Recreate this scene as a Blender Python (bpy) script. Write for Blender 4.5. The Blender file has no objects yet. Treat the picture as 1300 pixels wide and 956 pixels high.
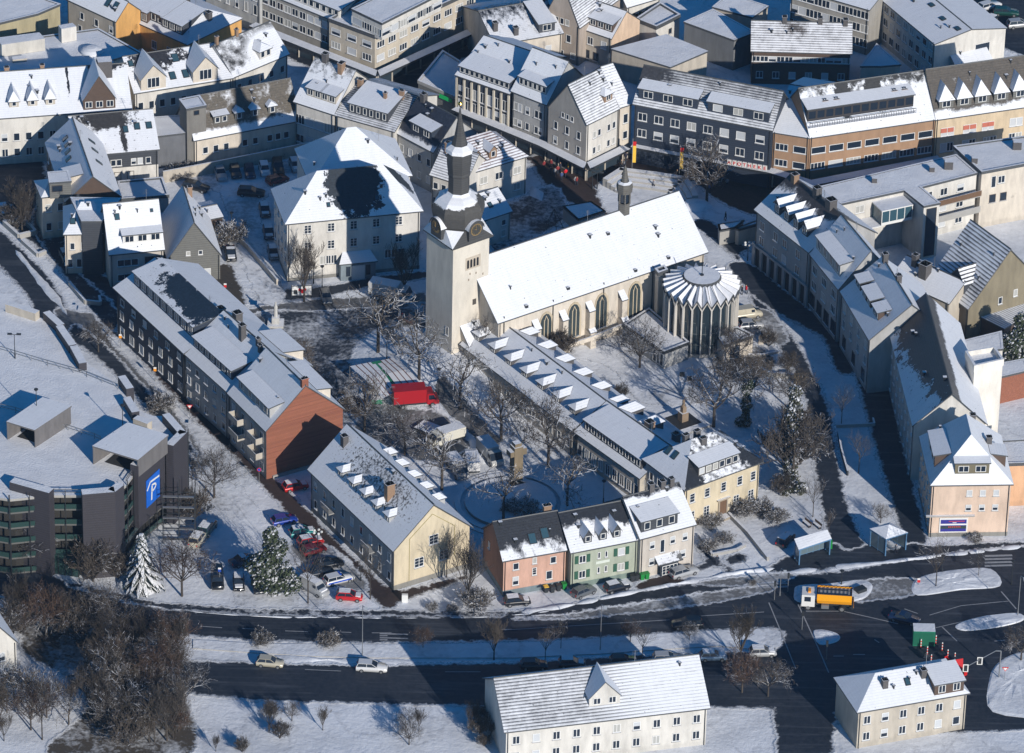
import bpy, math, random
DBG = False
from mathutils import Vector, Matrix, noise
R = math.radians
random.seed(7)
sc = bpy.context.scene
# ------------------------------------------------------------------ camera
F_PX, H_CAM, PITCH, ROLL = 7000.0, 450.0, 31.0, 1.3
cam = bpy.data.cameras.new('camera'); cam_o = bpy.data.objects.new('camera', cam)
sc.collection.objects.link(cam_o); sc.camera = cam_o
cam.sensor_width = 36; cam.lens = F_PX/1300*36; cam.clip_start = 5; cam.clip_end = 6000
fwd = Vector((0, math.cos(R(PITCH)), -math.sin(R(PITCH))))
CAM = Vector((0, 0, 0)) - fwd*(H_CAM/math.sin(R(PITCH)))
rt0 = Vector((1, 0, 0)); up0 = rt0.cross(fwd)
rr = R(ROLL)
# real verticals lean to the right at their top in the photograph
rt = rt0*math.cos(rr) + up0*math.sin(rr); up = up0*math.cos(rr) - rt0*math.sin(rr)
m = Matrix((rt, up, -fwd)).transposed().to_4x4(); m.translation = CAM
cam_o.matrix_world = m
def P(px, py, z=0.0):
    d = fwd*F_PX + rt*(px-650) - up*(py-478)
    p = CAM + d*((z-CAM.z)/d.z)
    if z == 0.0:
        for _ in range(4): p = CAM + d*((gz(p.x, p.y)-CAM.z)/d.z)
    return p
MOUND = (0, 0)
def gz(x, y):          # the church tower stands on a low rise
    d = math.hypot(x-MOUND[0], y-MOUND[1]); t = max(0.0, min(1.0, (24-d)/18)); return 3.0*t*t*(3-2*t)
_m = P(578, 452, .001); MOUND = (_m.x, _m.y)
# ------------------------------------------------------------------ light
SUN_AZ, SUN_EL = 29.5, 21.0        # sun stands behind the camera, to its right
w = bpy.data.worlds.new('World'); sc.world = w; w.use_nodes = True
nt = w.node_tree; bg = nt.nodes['Background']
sky = nt.nodes.new('ShaderNodeTexSky'); sky.sky_type = 'NISHITA'; sky.sun_disc = False
sky.sun_elevation = R(SUN_EL); sky.sun_rotation = R(180-SUN_AZ); sky.altitude = 300; sky.air_density = 1.0; sky.dust_density = .2; sky.ozone_density = 4.0
hs = nt.nodes.new('ShaderNodeHueSaturation'); hs.inputs['Saturation'].default_value = 1.45; nt.links.new(sky.outputs[0], hs.inputs['Color']); nt.links.new(hs.outputs[0], bg.inputs[0]); bg.inputs[1].default_value = 0.07
sun = bpy.data.lights.new('sun', 'SUN'); sun.energy = 3.75; sun.angle = R(.5); sun.color = (1, .94, .86)
so = bpy.data.objects.new('sun', sun); sc.collection.objects.link(so)
sd = Vector((math.sin(R(SUN_AZ))*math.cos(R(SUN_EL)), -math.cos(R(SUN_AZ))*math.cos(R(SUN_EL)), math.sin(R(SUN_EL))))
so.rotation_euler = sd.to_track_quat('Z', 'Y').to_euler()
sc.view_settings.view_transform = 'Standard'; sc.view_settings.look = 'None'; sc.view_settings.exposure = 0.3; sc.view_settings.gamma = 1
sc.cycles.max_bounces = 4; sc.cycles.diffuse_bounces = 3; sc.cycles.glossy_bounces = 2
# ------------------------------------------------------------------ materials
MATS = {}
class NB:
    def __init__(s, mat):
        s.t = mat.node_tree; s.n = s.t.nodes; s.l = s.t.links; s.b = s.n['Principled BSDF']
    def new(s, ty, **kw):
        n = s.n.new(ty)
        for k, v in kw.items(): setattr(n, k, v)
        return n
    def val(s, sock, v):
        if hasattr(v, 'is_linked') or hasattr(v, 'links'): s.l.new(v, sock)
        else: sock.default_value = v
    def math(s, op, a, b=0.0, c=None, clamp=False):
        n = s.new('ShaderNodeMath', operation=op); n.use_clamp = clamp
        s.val(n.inputs[0], a); s.val(n.inputs[1], b)
        if c is not None: s.val(n.inputs[2], c)
        return n.outputs[0]
    def mix(s, f, a, b):
        n = s.new('ShaderNodeMix', data_type='RGBA')
        s.val(n.inputs[0], f)
        for i, v in ((6, a), (7, b)):
            if isinstance(v, tuple): n.inputs[i].default_value = (*v[:3], 1)
            else: s.l.new(v, n.inputs[i])
        return n.outputs[2]
    def noise(s, vec, scale, detail=4, rough=.55, w=None):
        n = s.new('ShaderNodeTexNoise'); n.noise_dimensions = '4D' if w is not None else '3D'
        n.inputs['Scale'].default_value = scale; n.inputs['Detail'].default_value = detail; n.inputs['Roughness'].default_value = rough
        if vec is not None: s.l.new(vec, n.inputs['Vector'])
        if w is not None: s.val(n.inputs['W'], w)
        return n.outputs[0]
    def ramp(s, v, a, b):      # linear 0..1 between a and b
        n = s.new('ShaderNodeMapRange'); n.clamp = True
        s.val(n.inputs[0], v); s.val(n.inputs[1], a); s.val(n.inputs[2], b); n.inputs[3].default_value = 0; n.inputs[4].default_value = 1
        return n.outputs[0]
    def bump(s, h, dist, strength=1.0):
        n = s.new('ShaderNodeBump'); n.inputs['Strength'].default_value = strength; n.inputs['Distance'].default_value = dist
        s.l.new(h, n.inputs['Height']); s.l.new(n.outputs[0], s.b.inputs['Normal'])
def mat(key, fn=None):
    if key in MATS: return MATS[key]
    m_ = bpy.data.materials.new(str(key)); m_.use_nodes = True; nb = NB(m_)
    fn(nb); MATS[key] = m_; return m_
def flat(key, col, rough=.7, metal=0.0, noise_amt=.0, scale=1.0, coat=0.0, emit=None):
    def f(nb):
        if noise_amt:
            g = nb.new('ShaderNodeTexCoord'); n = nb.noise(g.outputs['Object'], scale, 5)
            c = nb.mix(n, tuple(max(0, x*(1-noise_amt)) for x in col), tuple(min(1, x*(1+noise_amt)) for x in col))
            nb.l.new(c, nb.b.inputs['Base Color'])
        else: nb.b.inputs['Base Color'].default_value = (*col, 1)
        nb.b.inputs['Roughness'].default_value = rough; nb.b.inputs['Metallic'].default_value = metal
        nb.b.inputs['Coat Weight'].default_value = coat
        if emit: nb.b.inputs['Emission Color'].default_value = (*col, 1); nb.b.inputs['Emission Strength'].default_value = emit
    return mat(key, f)
SNOWC = (.8, .81, .84)
def snow_fn(nb):
    g = nb.new('ShaderNodeNewGeometry'); n = nb.noise(g.outputs['Position'], .35, 6, .6); n2 = nb.noise(g.outputs['Position'], 3.5, 4, .6)
    c = nb.mix(nb.ramp(n, .35, .7), (.82, .83, .86), (.72, .73, .76)); nb.l.new(c, nb.b.inputs['Base Color'])
    nb.b.inputs['Roughness'].default_value = .9
    nb.bump(nb.math('ADD', n2, nb.math('MULTIPLY', n, 1.5)), .12, .7)
SNOW = mat('snow', snow_fn)
def wall(key, col, dirt=.3, rough=.9):
    g_ = sum(col)/3; col = tuple(x*.82+g_*.18 for x in col)
    def f(nb):
        g = nb.new('ShaderNodeNewGeometry'); o = nb.new('ShaderNodeObjectInfo')
        p = g.outputs['Position']; sx = nb.new('ShaderNodeSeparateXYZ'); nb.l.new(p, sx.inputs[0])
        cm = nb.new('ShaderNodeCombineXYZ'); nb.l.new(sx.outputs[0], cm.inputs[0]); nb.l.new(sx.outputs[1], cm.inputs[1]); nb.l.new(nb.math('MULTIPLY', sx.outputs[2], .25), cm.inputs[2])
        a = nb.noise(cm.outputs[0], .9, 6, .65); b = nb.noise(p, .22, 3)
        foot = nb.math('MULTIPLY', nb.ramp(nb.math('SUBTRACT', sx.outputs[2], nb.math('MULTIPLY', a, 1.2)), .5, 0.0), .35)
        f1 = nb.math('ADD', nb.math('MULTIPLY', nb.ramp(nb.math('ADD', a, nb.math('MULTIPLY', b, .5)), .6, 1.05), 1.0), foot, clamp=True)
        c = nb.mix(f1, col, tuple(x*(1-dirt*1.1) for x in col)); nb.l.new(c, nb.b.inputs['Base Color'])
        nb.b.inputs['Roughness'].default_value = rough
        nb.bump(nb.noise(p, 6, 3), .02, .5)
    return mat('wall_'+key, f)
def slate_wall(key, col):
    def f(nb):
        g = nb.new('ShaderNodeNewGeometry'); sx = nb.new('ShaderNodeSeparateXYZ'); nb.l.new(g.outputs['Position'], sx.inputs[0])
        s1 = nb.math('FRACT', nb.math('MULTIPLY', sx.outputs[2], 2.5)); n = nb.noise(g.outputs['Position'], 1.6, 6, .7)
        c = nb.mix(nb.math('ADD', nb.math('MULTIPLY', s1, .5), nb.math('MULTIPLY', n, .6)), tuple(x*.6 for x in col), tuple(x*1.5 for x in col))
        nb.l.new(c, nb.b.inputs['Base Color']); nb.b.inputs['Roughness'].default_value = .65
        nb.bump(s1, .02, .6)
    return mat('slate_'+key, f)
def brick_fn(nb):
    tc = nb.new('ShaderNodeTexCoord'); mp = nb.new('ShaderNodeMapping'); nb.l.new(tc.outputs['Object'], mp.inputs[0]); mp.inputs['Rotation'].default_value = (R(90), 0, R(90))
    mp.inputs['Scale'].default_value = (1, 1, 1)
    b = nb.new('ShaderNodeTexBrick'); nb.l.new(mp.outputs[0], b.inputs[0]); b.inputs['Scale'].default_value = 2.2
    b.inputs['Color1'].default_value = (.3, .105, .06, 1); b.inputs['Color2'].default_value = (.2, .065, .04, 1); b.inputs['Mortar'].default_value = (.33, .2, .14, 1); b.inputs['Mortar Size'].default_value = .012
    n = nb.noise(tc.outputs['Object'], .7, 6, .65); c = nb.mix(nb.ramp(n, .4, .75), b.outputs[0], (.24, .09, .05)); nb.l.new(c, nb.b.inputs['Base Color'])
    nb.b.inputs['Roughness'].default_value = .9
BRICK = mat('brick_wall', brick_fn)
def roofmat(base=(.016, .019, .026), thr=.3, ridge=0.0, r0=.5, stripe=0.0, pitch=.42, eave=0.0, patches=(), brk=.12, streak=1.0, nsc=.35, seed=0.0):
    """snow lying on a roof covering: thr how bare overall, ridge bare towards the ridge, stripe tile rows showing, patches bare ovals"""
    key = ('roof', base, thr, ridge, r0, stripe, pitch, eave, tuple(patches), brk, streak, nsc, seed)
    def f(nb):
        um = nb.new('ShaderNodeUVMap', uv_map='m'); un = nb.new('ShaderNodeUVMap', uv_map='n')
        o = nb.new('ShaderNodeObjectInfo'); sd_ = nb.math('ADD', nb.math('MULTIPLY', o.outputs['Random'], 37.0), seed)
        sm = nb.new('ShaderNodeSeparateXYZ'); nb.l.new(um.outputs[0], sm.inputs[0]); sn = nb.new('ShaderNodeSeparateXYZ'); nb.l.new(un.outputs[0], sn.inputs[0])
        cm = nb.new('ShaderNodeCombineXYZ'); nb.l.new(nb.math('MULTIPLY', sm.outputs[0], streak), cm.inputs[0]); nb.l.new(sm.outputs[1], cm.inputs[1])
        N1 = nb.noise(cm.outputs[0], nsc, 5, .6, sd_); N2 = nb.noise(cm.outputs[0], nsc*6, 4, .65, sd_)
        score = nb.math('ADD', nb.math('MULTIPLY', N1, .72), nb.math('MULTIPLY', N2, .28))
        row = nb.math('FRACT', nb.math('MULTIPLY', sm.outputs[1], 1/pitch))
        t = nb.math('ADD', nb.math('MULTIPLY', nb.ramp(sn.outputs[1], r0, 1.0), ridge), thr)
        if stripe: t = nb.math('ADD', t, nb.math('MULTIPLY', nb.math('SUBTRACT', nb.ramp(row, .45, 1.0), .28), stripe))
        if eave: t = nb.math('ADD', t, nb.math('MULTIPLY', nb.ramp(sn.outputs[1], .25, 0.0), eave))
        N3 = nb.noise(um.outputs[0], 2.6, 1, .5, sd_); t = nb.math('ADD', t, nb.math('MULTIPLY', nb.ramp(N3, .7, .78), .5))
        for (cx, cy, rx, ry, amt) in patches:
            dx = nb.math('DIVIDE', nb.math('SUBTRACT', sn.outputs[0], cx), rx); dy = nb.math('DIVIDE', nb.math('SUBTRACT', sn.outputs[1], cy), ry)
            d = nb.math('ADD', nb.math('SQRT', nb.math('ADD', nb.math('MULTIPLY', dx, dx), nb.math('MULTIPLY', dy, dy))), nb.math('ADD', nb.math('MULTIPLY', nb.math('SUBTRACT', N1, .5), 1.8), nb.math('MULTIPLY', nb.math('SUBTRACT', N2, .5), 1.0)))
            t = nb.math('ADD', t, nb.math('MULTIPLY', nb.ramp(d, 1.55, .5), amt))
        mask = nb.ramp(nb.math('SUBTRACT', score, t), -brk*.12, brk*.12)
        n3 = nb.noise(um.outputs[0], 2.2, 5, .7, sd_)
        bc = nb.mix(nb.ramp(n3, .3, .75), tuple(x*.6 for x in base), tuple(x*1.7 for x in base))
        bc = nb.mix(nb.math('MULTIPLY', nb.ramp(row, .85, 1.0), .6), bc, tuple(x*.35 for x in base))
        sc_ = nb.mix(nb.ramp(N2, .3, .7), (.82, .84, .88), (.76, .78, .82))
        cs = nb.new('ShaderNodeCombineXYZ'); nb.l.new(nb.math('MULTIPLY', sm.outputs[0], 1.8), cs.inputs[0]); nb.l.new(nb.math('MULTIPLY', sm.outputs[1], .22), cs.inputs[1]); N4 = nb.noise(cs.outputs[0], 1.0, 4, .6, sd_)
        sc_ = nb.mix(nb.math('MULTIPLY', nb.ramp(N4, .45, .72), .4), sc_, (.66, .68, .72)); sc_ = nb.mix(nb.math('MULTIPLY', nb.ramp(N1, .5, .3), .3), sc_, (.68, .7, .74)); sc_ = nb.mix(nb.math('MULTIPLY', nb.ramp(row, .8, 1.0), .22), sc_, (.5, .51, .54))
        edge = nb.ramp(nb.math('SUBTRACT', score, t), 0.0, .07)
        sc_ = nb.mix(nb.math('MULTIPLY', nb.math('SUBTRACT', 1.0, edge), .3), sc_, (.45, .46, .49))
        nb.l.new(nb.mix(mask, bc, sc_), nb.b.inputs['Base Color'])
        nb.l.new(nb.math('ADD', nb.math('MULTIPLY', mask, .35), .5), nb.b.inputs['Roughness'])
        h = nb.math('ADD', nb.math('MULTIPLY', mask, 1.0), nb.math('MULTIPLY', N2, .5))
        nb.bump(nb.math('ADD', h, nb.math('MULTIPLY', row, .3)), .1, .6)
    return mat(key, f)
GLASS = flat('window_glass', (.018, .028, .045), .12); GLASSB = flat('blue_glass', (.04, .09, .12), .1)
WFR = flat('white_frame', (.72, .72, .7), .5); DFR = flat('dark_frame', (.06, .05, .045), .6); BLIND = flat('roller_blind', (.5, .52, .54), .7)
CURT = flat('curtain', (.38, .38, .36), .9)
DARKEDGE = flat('eave_metal', (.07, .075, .08), .55); CONC = flat('concrete', (.34, .33, .31), .9, 0, .2, .8); GREY = flat('grey_render', (.3, .31, .32), .9, 0, .12, .5)
CHIM = flat('chimney_slate', (.09, .085, .085), .85, 0, .3, 3); CHIMB = flat('chimney_brick', (.26, .17, .11), .9, 0, .3, 4); RUBBER = flat('rubber', (.02, .02, .022), .8)
METAL = flat('galvanised', (.35, .36, .37), .4, .6); DKMETAL = flat('dark_metal', (.035, .04, .045), .5, .3); STEELBLUE = flat('blue_steel', (.1, .22, .38), .5)
WOOD = flat('brown_wood', (.14, .08, .045), .8, 0, .3, 3); RED = flat('red_paint', (.55, .015, .015), .35, 0, .08, .5); GREEN = flat('green_paint', (.02, .2, .1), .5)
LENS = flat('lamp_glass', (.75, .75, .72), .2); REDL = flat('red_lens', (.5, .01, .01), .3); ORANGE = flat('orange_paint', (.85, .32, .02), .4)
# ------------------------------------------------------------------ mesh building
class MB:
    def __init__(s): s.v, s.f, s.m, s.uv, s.un = [], [], [], [], []
    def add(s, pts, faces, m=0):
        b = len(s.v); s.v += [tuple(p) for p in pts]
        for f in faces:
            s.f.append(tuple(b+i for i in f)); s.m.append(m); s.uv.append(None)
    def poly(s, pts, m=0, uv=None):
        b = len(s.v); s.v += [tuple(p) for p in pts]; s.f.append(tuple(range(b, b+len(pts)))); s.m.append(m); s.uv.append(uv)
    def box(s, x0, x1, y0, y1, z0, z1, m=0, top=None):
        s.add([(x0, y0, z0), (x1, y0, z0), (x1, y1, z0), (x0, y1, z0), (x0, y0, z1), (x1, y0, z1), (x1, y1, z1), (x0, y1, z1)],
              [(0, 3, 2, 1), (0, 1, 5, 4), (1, 2, 6, 5), (2, 3, 7, 6), (3, 0, 4, 7)], m)
        s.poly([(x0, y0, z1), (x1, y0, z1), (x1, y1, z1), (x0, y1, z1)], m if top is None else top)
    def prism(s, pts, z0, z1, m=0, top=None, bottom=True):
        n = len(pts); b = [(p[0], p[1], z0) for p in pts]; t = [(p[0], p[1], z1) for p in pts]
        s.add(b+t, [(i, (i+1) % n, n+(i+1) % n, n+i) for i in range(n)], m)
        s.poly(t, m if top is None else top)
        if bottom: s.poly(b[::-1], m)
    def slab(s, pts, th=.2, m=0, me=1, uvo=None):   # pts CCW seen from above, uv from eave edge pts[0]-pts[1]
        p = [Vector(q) for q in pts]; n = len(p)
        o, e = (p[0], (p[1]-p[0])) if uvo is None else uvo
        el = e.length or 1; e = e/el; nn = (p[1]-p[0]).cross(p[2]-p[0]).normalized(); vv = nn.cross(e)
        a = [((q-o).dot(e), (q-o).dot(vv)) for q in p]
        vm = max(x[1] for x in a) or 1; um0 = min(x[0] for x in a); um = (max(x[0] for x in a)-um0) or 1
        b = len(s.v); s.v += [tuple(q) for q in p]; s.f.append(tuple(range(b, b+n))); s.m.append(m)
        s.uv.append([(x[0], x[1], (x[0]-um0)/um, x[1]/vm) for x in a])
        lo = [(q.x, q.y, q.z-th) for q in p]
        s.add([tuple(q) for q in p]+lo, [(i, n+i, n+(i+1) % n, (i+1) % n) for i in range(n)], me)
        s.poly(lo[::-1], me)
    def tube(s, a, b, r0, r1=None, n=6, m=0, cap=True):
        a = Vector(a); b = Vector(b); r1 = r0 if r1 is None else r1; d = (b-a)
        if d.length < 1e-6: return
        d.normalize(); x = d.orthogonal().normalized(); y = d.cross(x)
        c = [x*math.cos(2*math.pi*i/n)+y*math.sin(2*math.pi*i/n) for i in range(n)]
        s.add([a+q*r0 for q in c]+[b+q*r1 for q in c], [(i, (i+1) % n, n+(i+1) % n, n+i) for i in range(n)], m)
        if cap: s.poly([b+q*r1 for q in c], m); s.poly([a+q*r0 for q in c][::-1], m)
    def lathe(s, prof, n=16, m=0, c=(0, 0), rot=0, mfn=None):
        for k in range(len(prof)-1):
            (r0, z0), (r1, z1) = prof[k], prof[k+1]
            mm = m if mfn is None else mfn(k)
            ang = [2*math.pi*i/n+rot for i in range(n)]
            s.add([(c[0]+r0*math.cos(a), c[1]+r0*math.sin(a), z0) for a in ang]+[(c[0]+r1*math.cos(a), c[1]+r1*math.sin(a), z1) for a in ang],
                  [(i, (i+1) % n, n+(i+1) % n, n+i) for i in range(n)], mm)
    def mesh(s, name, mats, smooth=False):
        me = bpy.data.meshes.new(name); me.from_pydata(s.v, [], s.f)
        for q in mats: me.materials.append(q)
        me.polygons.foreach_set('material_index', s.m)
        if any(u is not None for u in s.uv):
            a = me.uv_layers.new(name='m'); b = me.uv_layers.new(name='n')
            for pl, u in zip(me.polygons, s.uv):
                if u:
                    for k, li in enumerate(pl.loop_indices): a.data[li].uv = (u[k][0], u[k][1]); b.data[li].uv = (u[k][2], u[k][3])
        if smooth: me.polygons.foreach_set('use_smooth', [True]*len(me.polygons))
        me.update(); return me
def obj(name, me, parent=None, loc=None, rz=None, mtx=None):
    o = bpy.data.objects.new(name, me); sc.collection.objects.link(o)
    if parent is not None: o.parent = parent
    if mtx is not None: o.matrix_local = mtx
    else:
        if loc is not None: o.location = loc
        if rz is not None: o.rotation_euler = (0, 0, rz)
    return o
def tag(o, label, cat, group=None, kind=None):
    if label: o['label'] = label
    if cat: o['category'] = cat
    if group: o['group'] = group
    if kind: o['kind'] = kind
    return o
def copy_tree(o, parent=None):
    c = o.copy(); sc.collection.objects.link(c)
    if parent is not None: c.parent = parent; c.matrix_parent_inverse = o.matrix_parent_inverse.copy()
    for ch in KIDS.get(o.name, []): copy_tree(ch, c)
    return c
KIDS = {}
def kid(o, *ch): KIDS.setdefault(o.name, []).extend(ch); return o
# ------------------------------------------------------------------ windows
WIN = {}
def win_mesh(w_, h_, st):
    k = (round(w_, 2), round(h_, 2), st)
    if k in WIN: return WIN[k]
    b = MB(); t = .09; d = .07
    fm = 1
    gl = {'blind': 2, 'curt': 3}.get(st, 0)
    b.box(-w_/2, w_/2, -.02, .05, 0, h_, gl)
    if st == 'half': b.box(-w_/2, w_/2, -.03, .0, h_*.45, h_, 2)
    for (x0, x1, z0, z1) in ((-w_/2, w_/2, 0, t), (-w_/2, w_/2, h_-t, h_), (-w_/2, -w_/2+t, t, h_-t), (w_/2-t, w_/2, t, h_-t)):
        b.box(x0, x1, -d, .02, z0, z1, fm)
    nm = 0 if st in ('plain', 'blind', 'half', 'dark') else (max(1, round(w_/.7))-1)
    for i in range(nm):
        x = -w_/2+(i+1)*w_/(nm+1); b.box(x-.045, x+.045, -d+.01, .02, t, h_-t, fm)
    if st == 'cross':
        for q in (.36, .68): b.box(-w_/2+t, w_/2-t, -d+.02, .02, h_*q-.025, h_*q+.025, fm)
    ms = [GLASS, DFR if st == 'dark' else WFR, BLIND, CURT]
    me = b.mesh('window', ms); b2 = MB(); b2.box(-w_/2-.08, w_/2+.08, -.2, .02, -.1, 0, 1, 0)
    WIN[k] = (me, b2.mesh('window_sill', [SNOW, CONC])); return WIN[k]
def put_window(parent, p, q, t, z, w_, h_, st='std', off=0.0, name='window', sill=True):
    d = Vector((q[0]-p[0], q[1]-p[1], 0)); a = math.atan2(d.y, d.x); n = Vector((d.y, -d.x, 0)).normalized()
    x = Vector((p[0], p[1], 0)) + d*t + n*(.0+off)
    me, ms = win_mesh(w_, h_, st)
    o = obj(name, me, parent, (x.x, x.y, z), a)
    if sill: obj('window_sill', ms, o, (0, 0, 0), 0)
    return o
def rows(parent, p, q, specs):
    """specs: (z, n or list of fractions, w, h, style)"""
    for s_ in specs:
        z, n, w_, h_ = s_[:4]; st = s_[4] if len(s_) > 4 else 'std'
        ts = n if isinstance(n, (list, tuple)) else [(i+.5)/n for i in range(n)]
        for i, t in enumerate(ts):
            s2 = st
            if st == 'std' and random.random() < .4: s2 = random.choice(['curt', 'curt', 'half', 'blind', 'plain'])
            if st == 'mix': s2 = random.choice(['std', 'std', 'curt', 'blind', 'half'])
            put_window(parent, p, q, t, z, w_, h_, s2, sill=len(s_) < 6)
# ------------------------------------------------------------------ houses
def slope_mtx(p, q, z):
    d = Vector((q[0]-p[0], q[1]-p[1], 0)).normalized(); n = Vector((-d.y, d.x, 0))
    mm = Matrix((d, n, Vector((0, 0, 1)))).transposed().to_4x4(); mm.translation = (p[0], p[1], z); return mm
class House: pass
def add_dormer(h, side, t, v0, w_, hh, kind='gable', nwin=1, ww=None, wh=None, roof=None, wallm=None, wst='std'):
    p, q, tp = h.slopes[side]; L = math.hypot(q[0]-p[0], q[1]-p[1]); mm = slope_mtx(p, q, h.he) @ Matrix.Translation((t*L, 0, 0))
    zb = v0*tp; b = MB(); x0, x1 = -w_/2, w_/2; zb0 = zb-.15
    if kind == 'shed':
        s2 = min(.18, tp*.4); dv = min(hh/(tp-s2), max(.6, h.depths[side]-v0)); zt = zb+hh+dv*s2
        for x in (x0, x1): 
            pts = [(x, v0, zb0), (x, v0, zb+hh), (x, v0+dv, zt)]
            b.poly(pts if x == x1 else pts[::-1], 0)
        b.poly([(x0, v0, zb0), (x1, v0, zb0), (x1, v0, zb+hh), (x0, v0, zb+hh)], 0)
        b.slab([(x0-.2, v0-.3, zb+hh+.12), (x1+.2, v0-.3, zb+hh+.12), (x1+.2, v0+dv+.05, zt+.16), (x0-.2, v0+dv+.05, zt+.16)], .2, 1, 2)
    else:
        gh = w_*(.55 if kind == 'gable' else .8 if kind == 'steep' else .8 if kind == 'pyr' else .32); mx = max(.8, h.depths[side]-v0); dr = min((hh+gh)/tp, mx); de = min(hh/tp, mx); o_ = .22
        b.poly([(x0, v0, zb0), (x1, v0, zb0), (x1, v0, zb+hh), (0, v0, zb+hh+gh), (x0, v0, zb+hh)] if kind not in ('hip', 'pyr') else [(x0, v0, zb0), (x1, v0, zb0), (x1, v0, zb+hh), (x0, v0, zb+hh)], 0)
        b.poly([(x0, v0+de, zb+hh), (x0, v0, zb0), (x0, v0, zb+hh)], 0); b.poly([(x1, v0, zb0), (x1, v0+de, zb+hh), (x1, v0, zb+hh)], 0)
        zr = zb+hh+gh; k = o_*gh/(w_/2)
        fr = v0-.25 if kind not in ('hip', 'pyr') else v0+w_*.4
        b.slab([(x0-o_, v0+de-k/tp, zb+hh-k+.1), (x0-o_, v0-.25, zb+hh-k+.1), (0, fr, zr+.1), (0, v0+dr, zr+.1)], .14, 1, 2)
        b.slab([(x1+o_, v0-.25, zb+hh-k+.1), (x1+o_, v0+de-k/tp, zb+hh-k+.1), (0, v0+dr, zr+.1), (0, fr, zr+.1)], .14, 1, 2)
        if kind in ('hip', 'pyr'): b.slab([(x0-o_, v0-.25, zb+hh-k+.1), (x1+o_, v0-.25, zb+hh-k+.1), (0, fr, zr+.1)], .14, 1, 2)
    me = b.mesh('dormer', [wallm or h.dw, roof or roofmat(thr=.12), DARKEDGE])
    d = obj('dormer', me, h.root, mtx=mm)
    ww = ww or min(1.1, w_/nwin*.72); wh = wh or hh*.72
    for i in range(nwin):
        x = x0+(i+.5)*w_/nwin
        put_window(d, (x-1, v0), (x+1, v0), .5, zb+hh*.16, ww, wh, random.choice(['std', 'std', 'curt', 'blind']) if wst == 'mix' else wst, sill=False)
    return d
def add_skylight(h, side, t, vf, w_=.8, l_=1.2):
    p, q, tp = h.slopes[side]; L = math.hypot(q[0]-p[0], q[1]-p[1]); v = vf*h.depths[side]
    mm = slope_mtx(p, q, h.he) @ Matrix.Translation((t*L, v, v*tp+.06)) @ Matrix.Rotation(math.atan(tp), 4, 'X')
    b = MB(); b.box(-w_/2, w_/2, -l_/2, l_/2, -.1, .1, 1); b.box(-w_/2+.1, w_/2-.1, -l_/2+.1, l_/2-.1, .09, .12, 0)
    obj('skylight', b.mesh('skylight', [GLASSB, DKMETAL]), h.root, mtx=mm)
def add_chimney(h, x, y, w_=.8, d_=.8, up_=1.4, m_=None, fr=True):
    if fr: x, y = x*h.W, y*h.D
    z0 = h.rz(x, y); b = MB(); b.box(-w_/2, w_/2, -d_/2, d_/2, -1.0, up_, 0); b.box(-w_/2-.08, w_/2+.08, -d_/2-.08, d_/2+.08, up_-.18, up_, 0, 1)
    for i in range(2): b.tube((-w_/5+i*w_/2.5, 0, up_), (-w_/5+i*w_/2.5, 0, up_+.25), .12, n=6, m=2)
    obj('chimney', b.mesh('chimney', [m_ or CHIM, SNOW, DKMETAL]), h.root, (x, y, z0))
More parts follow.
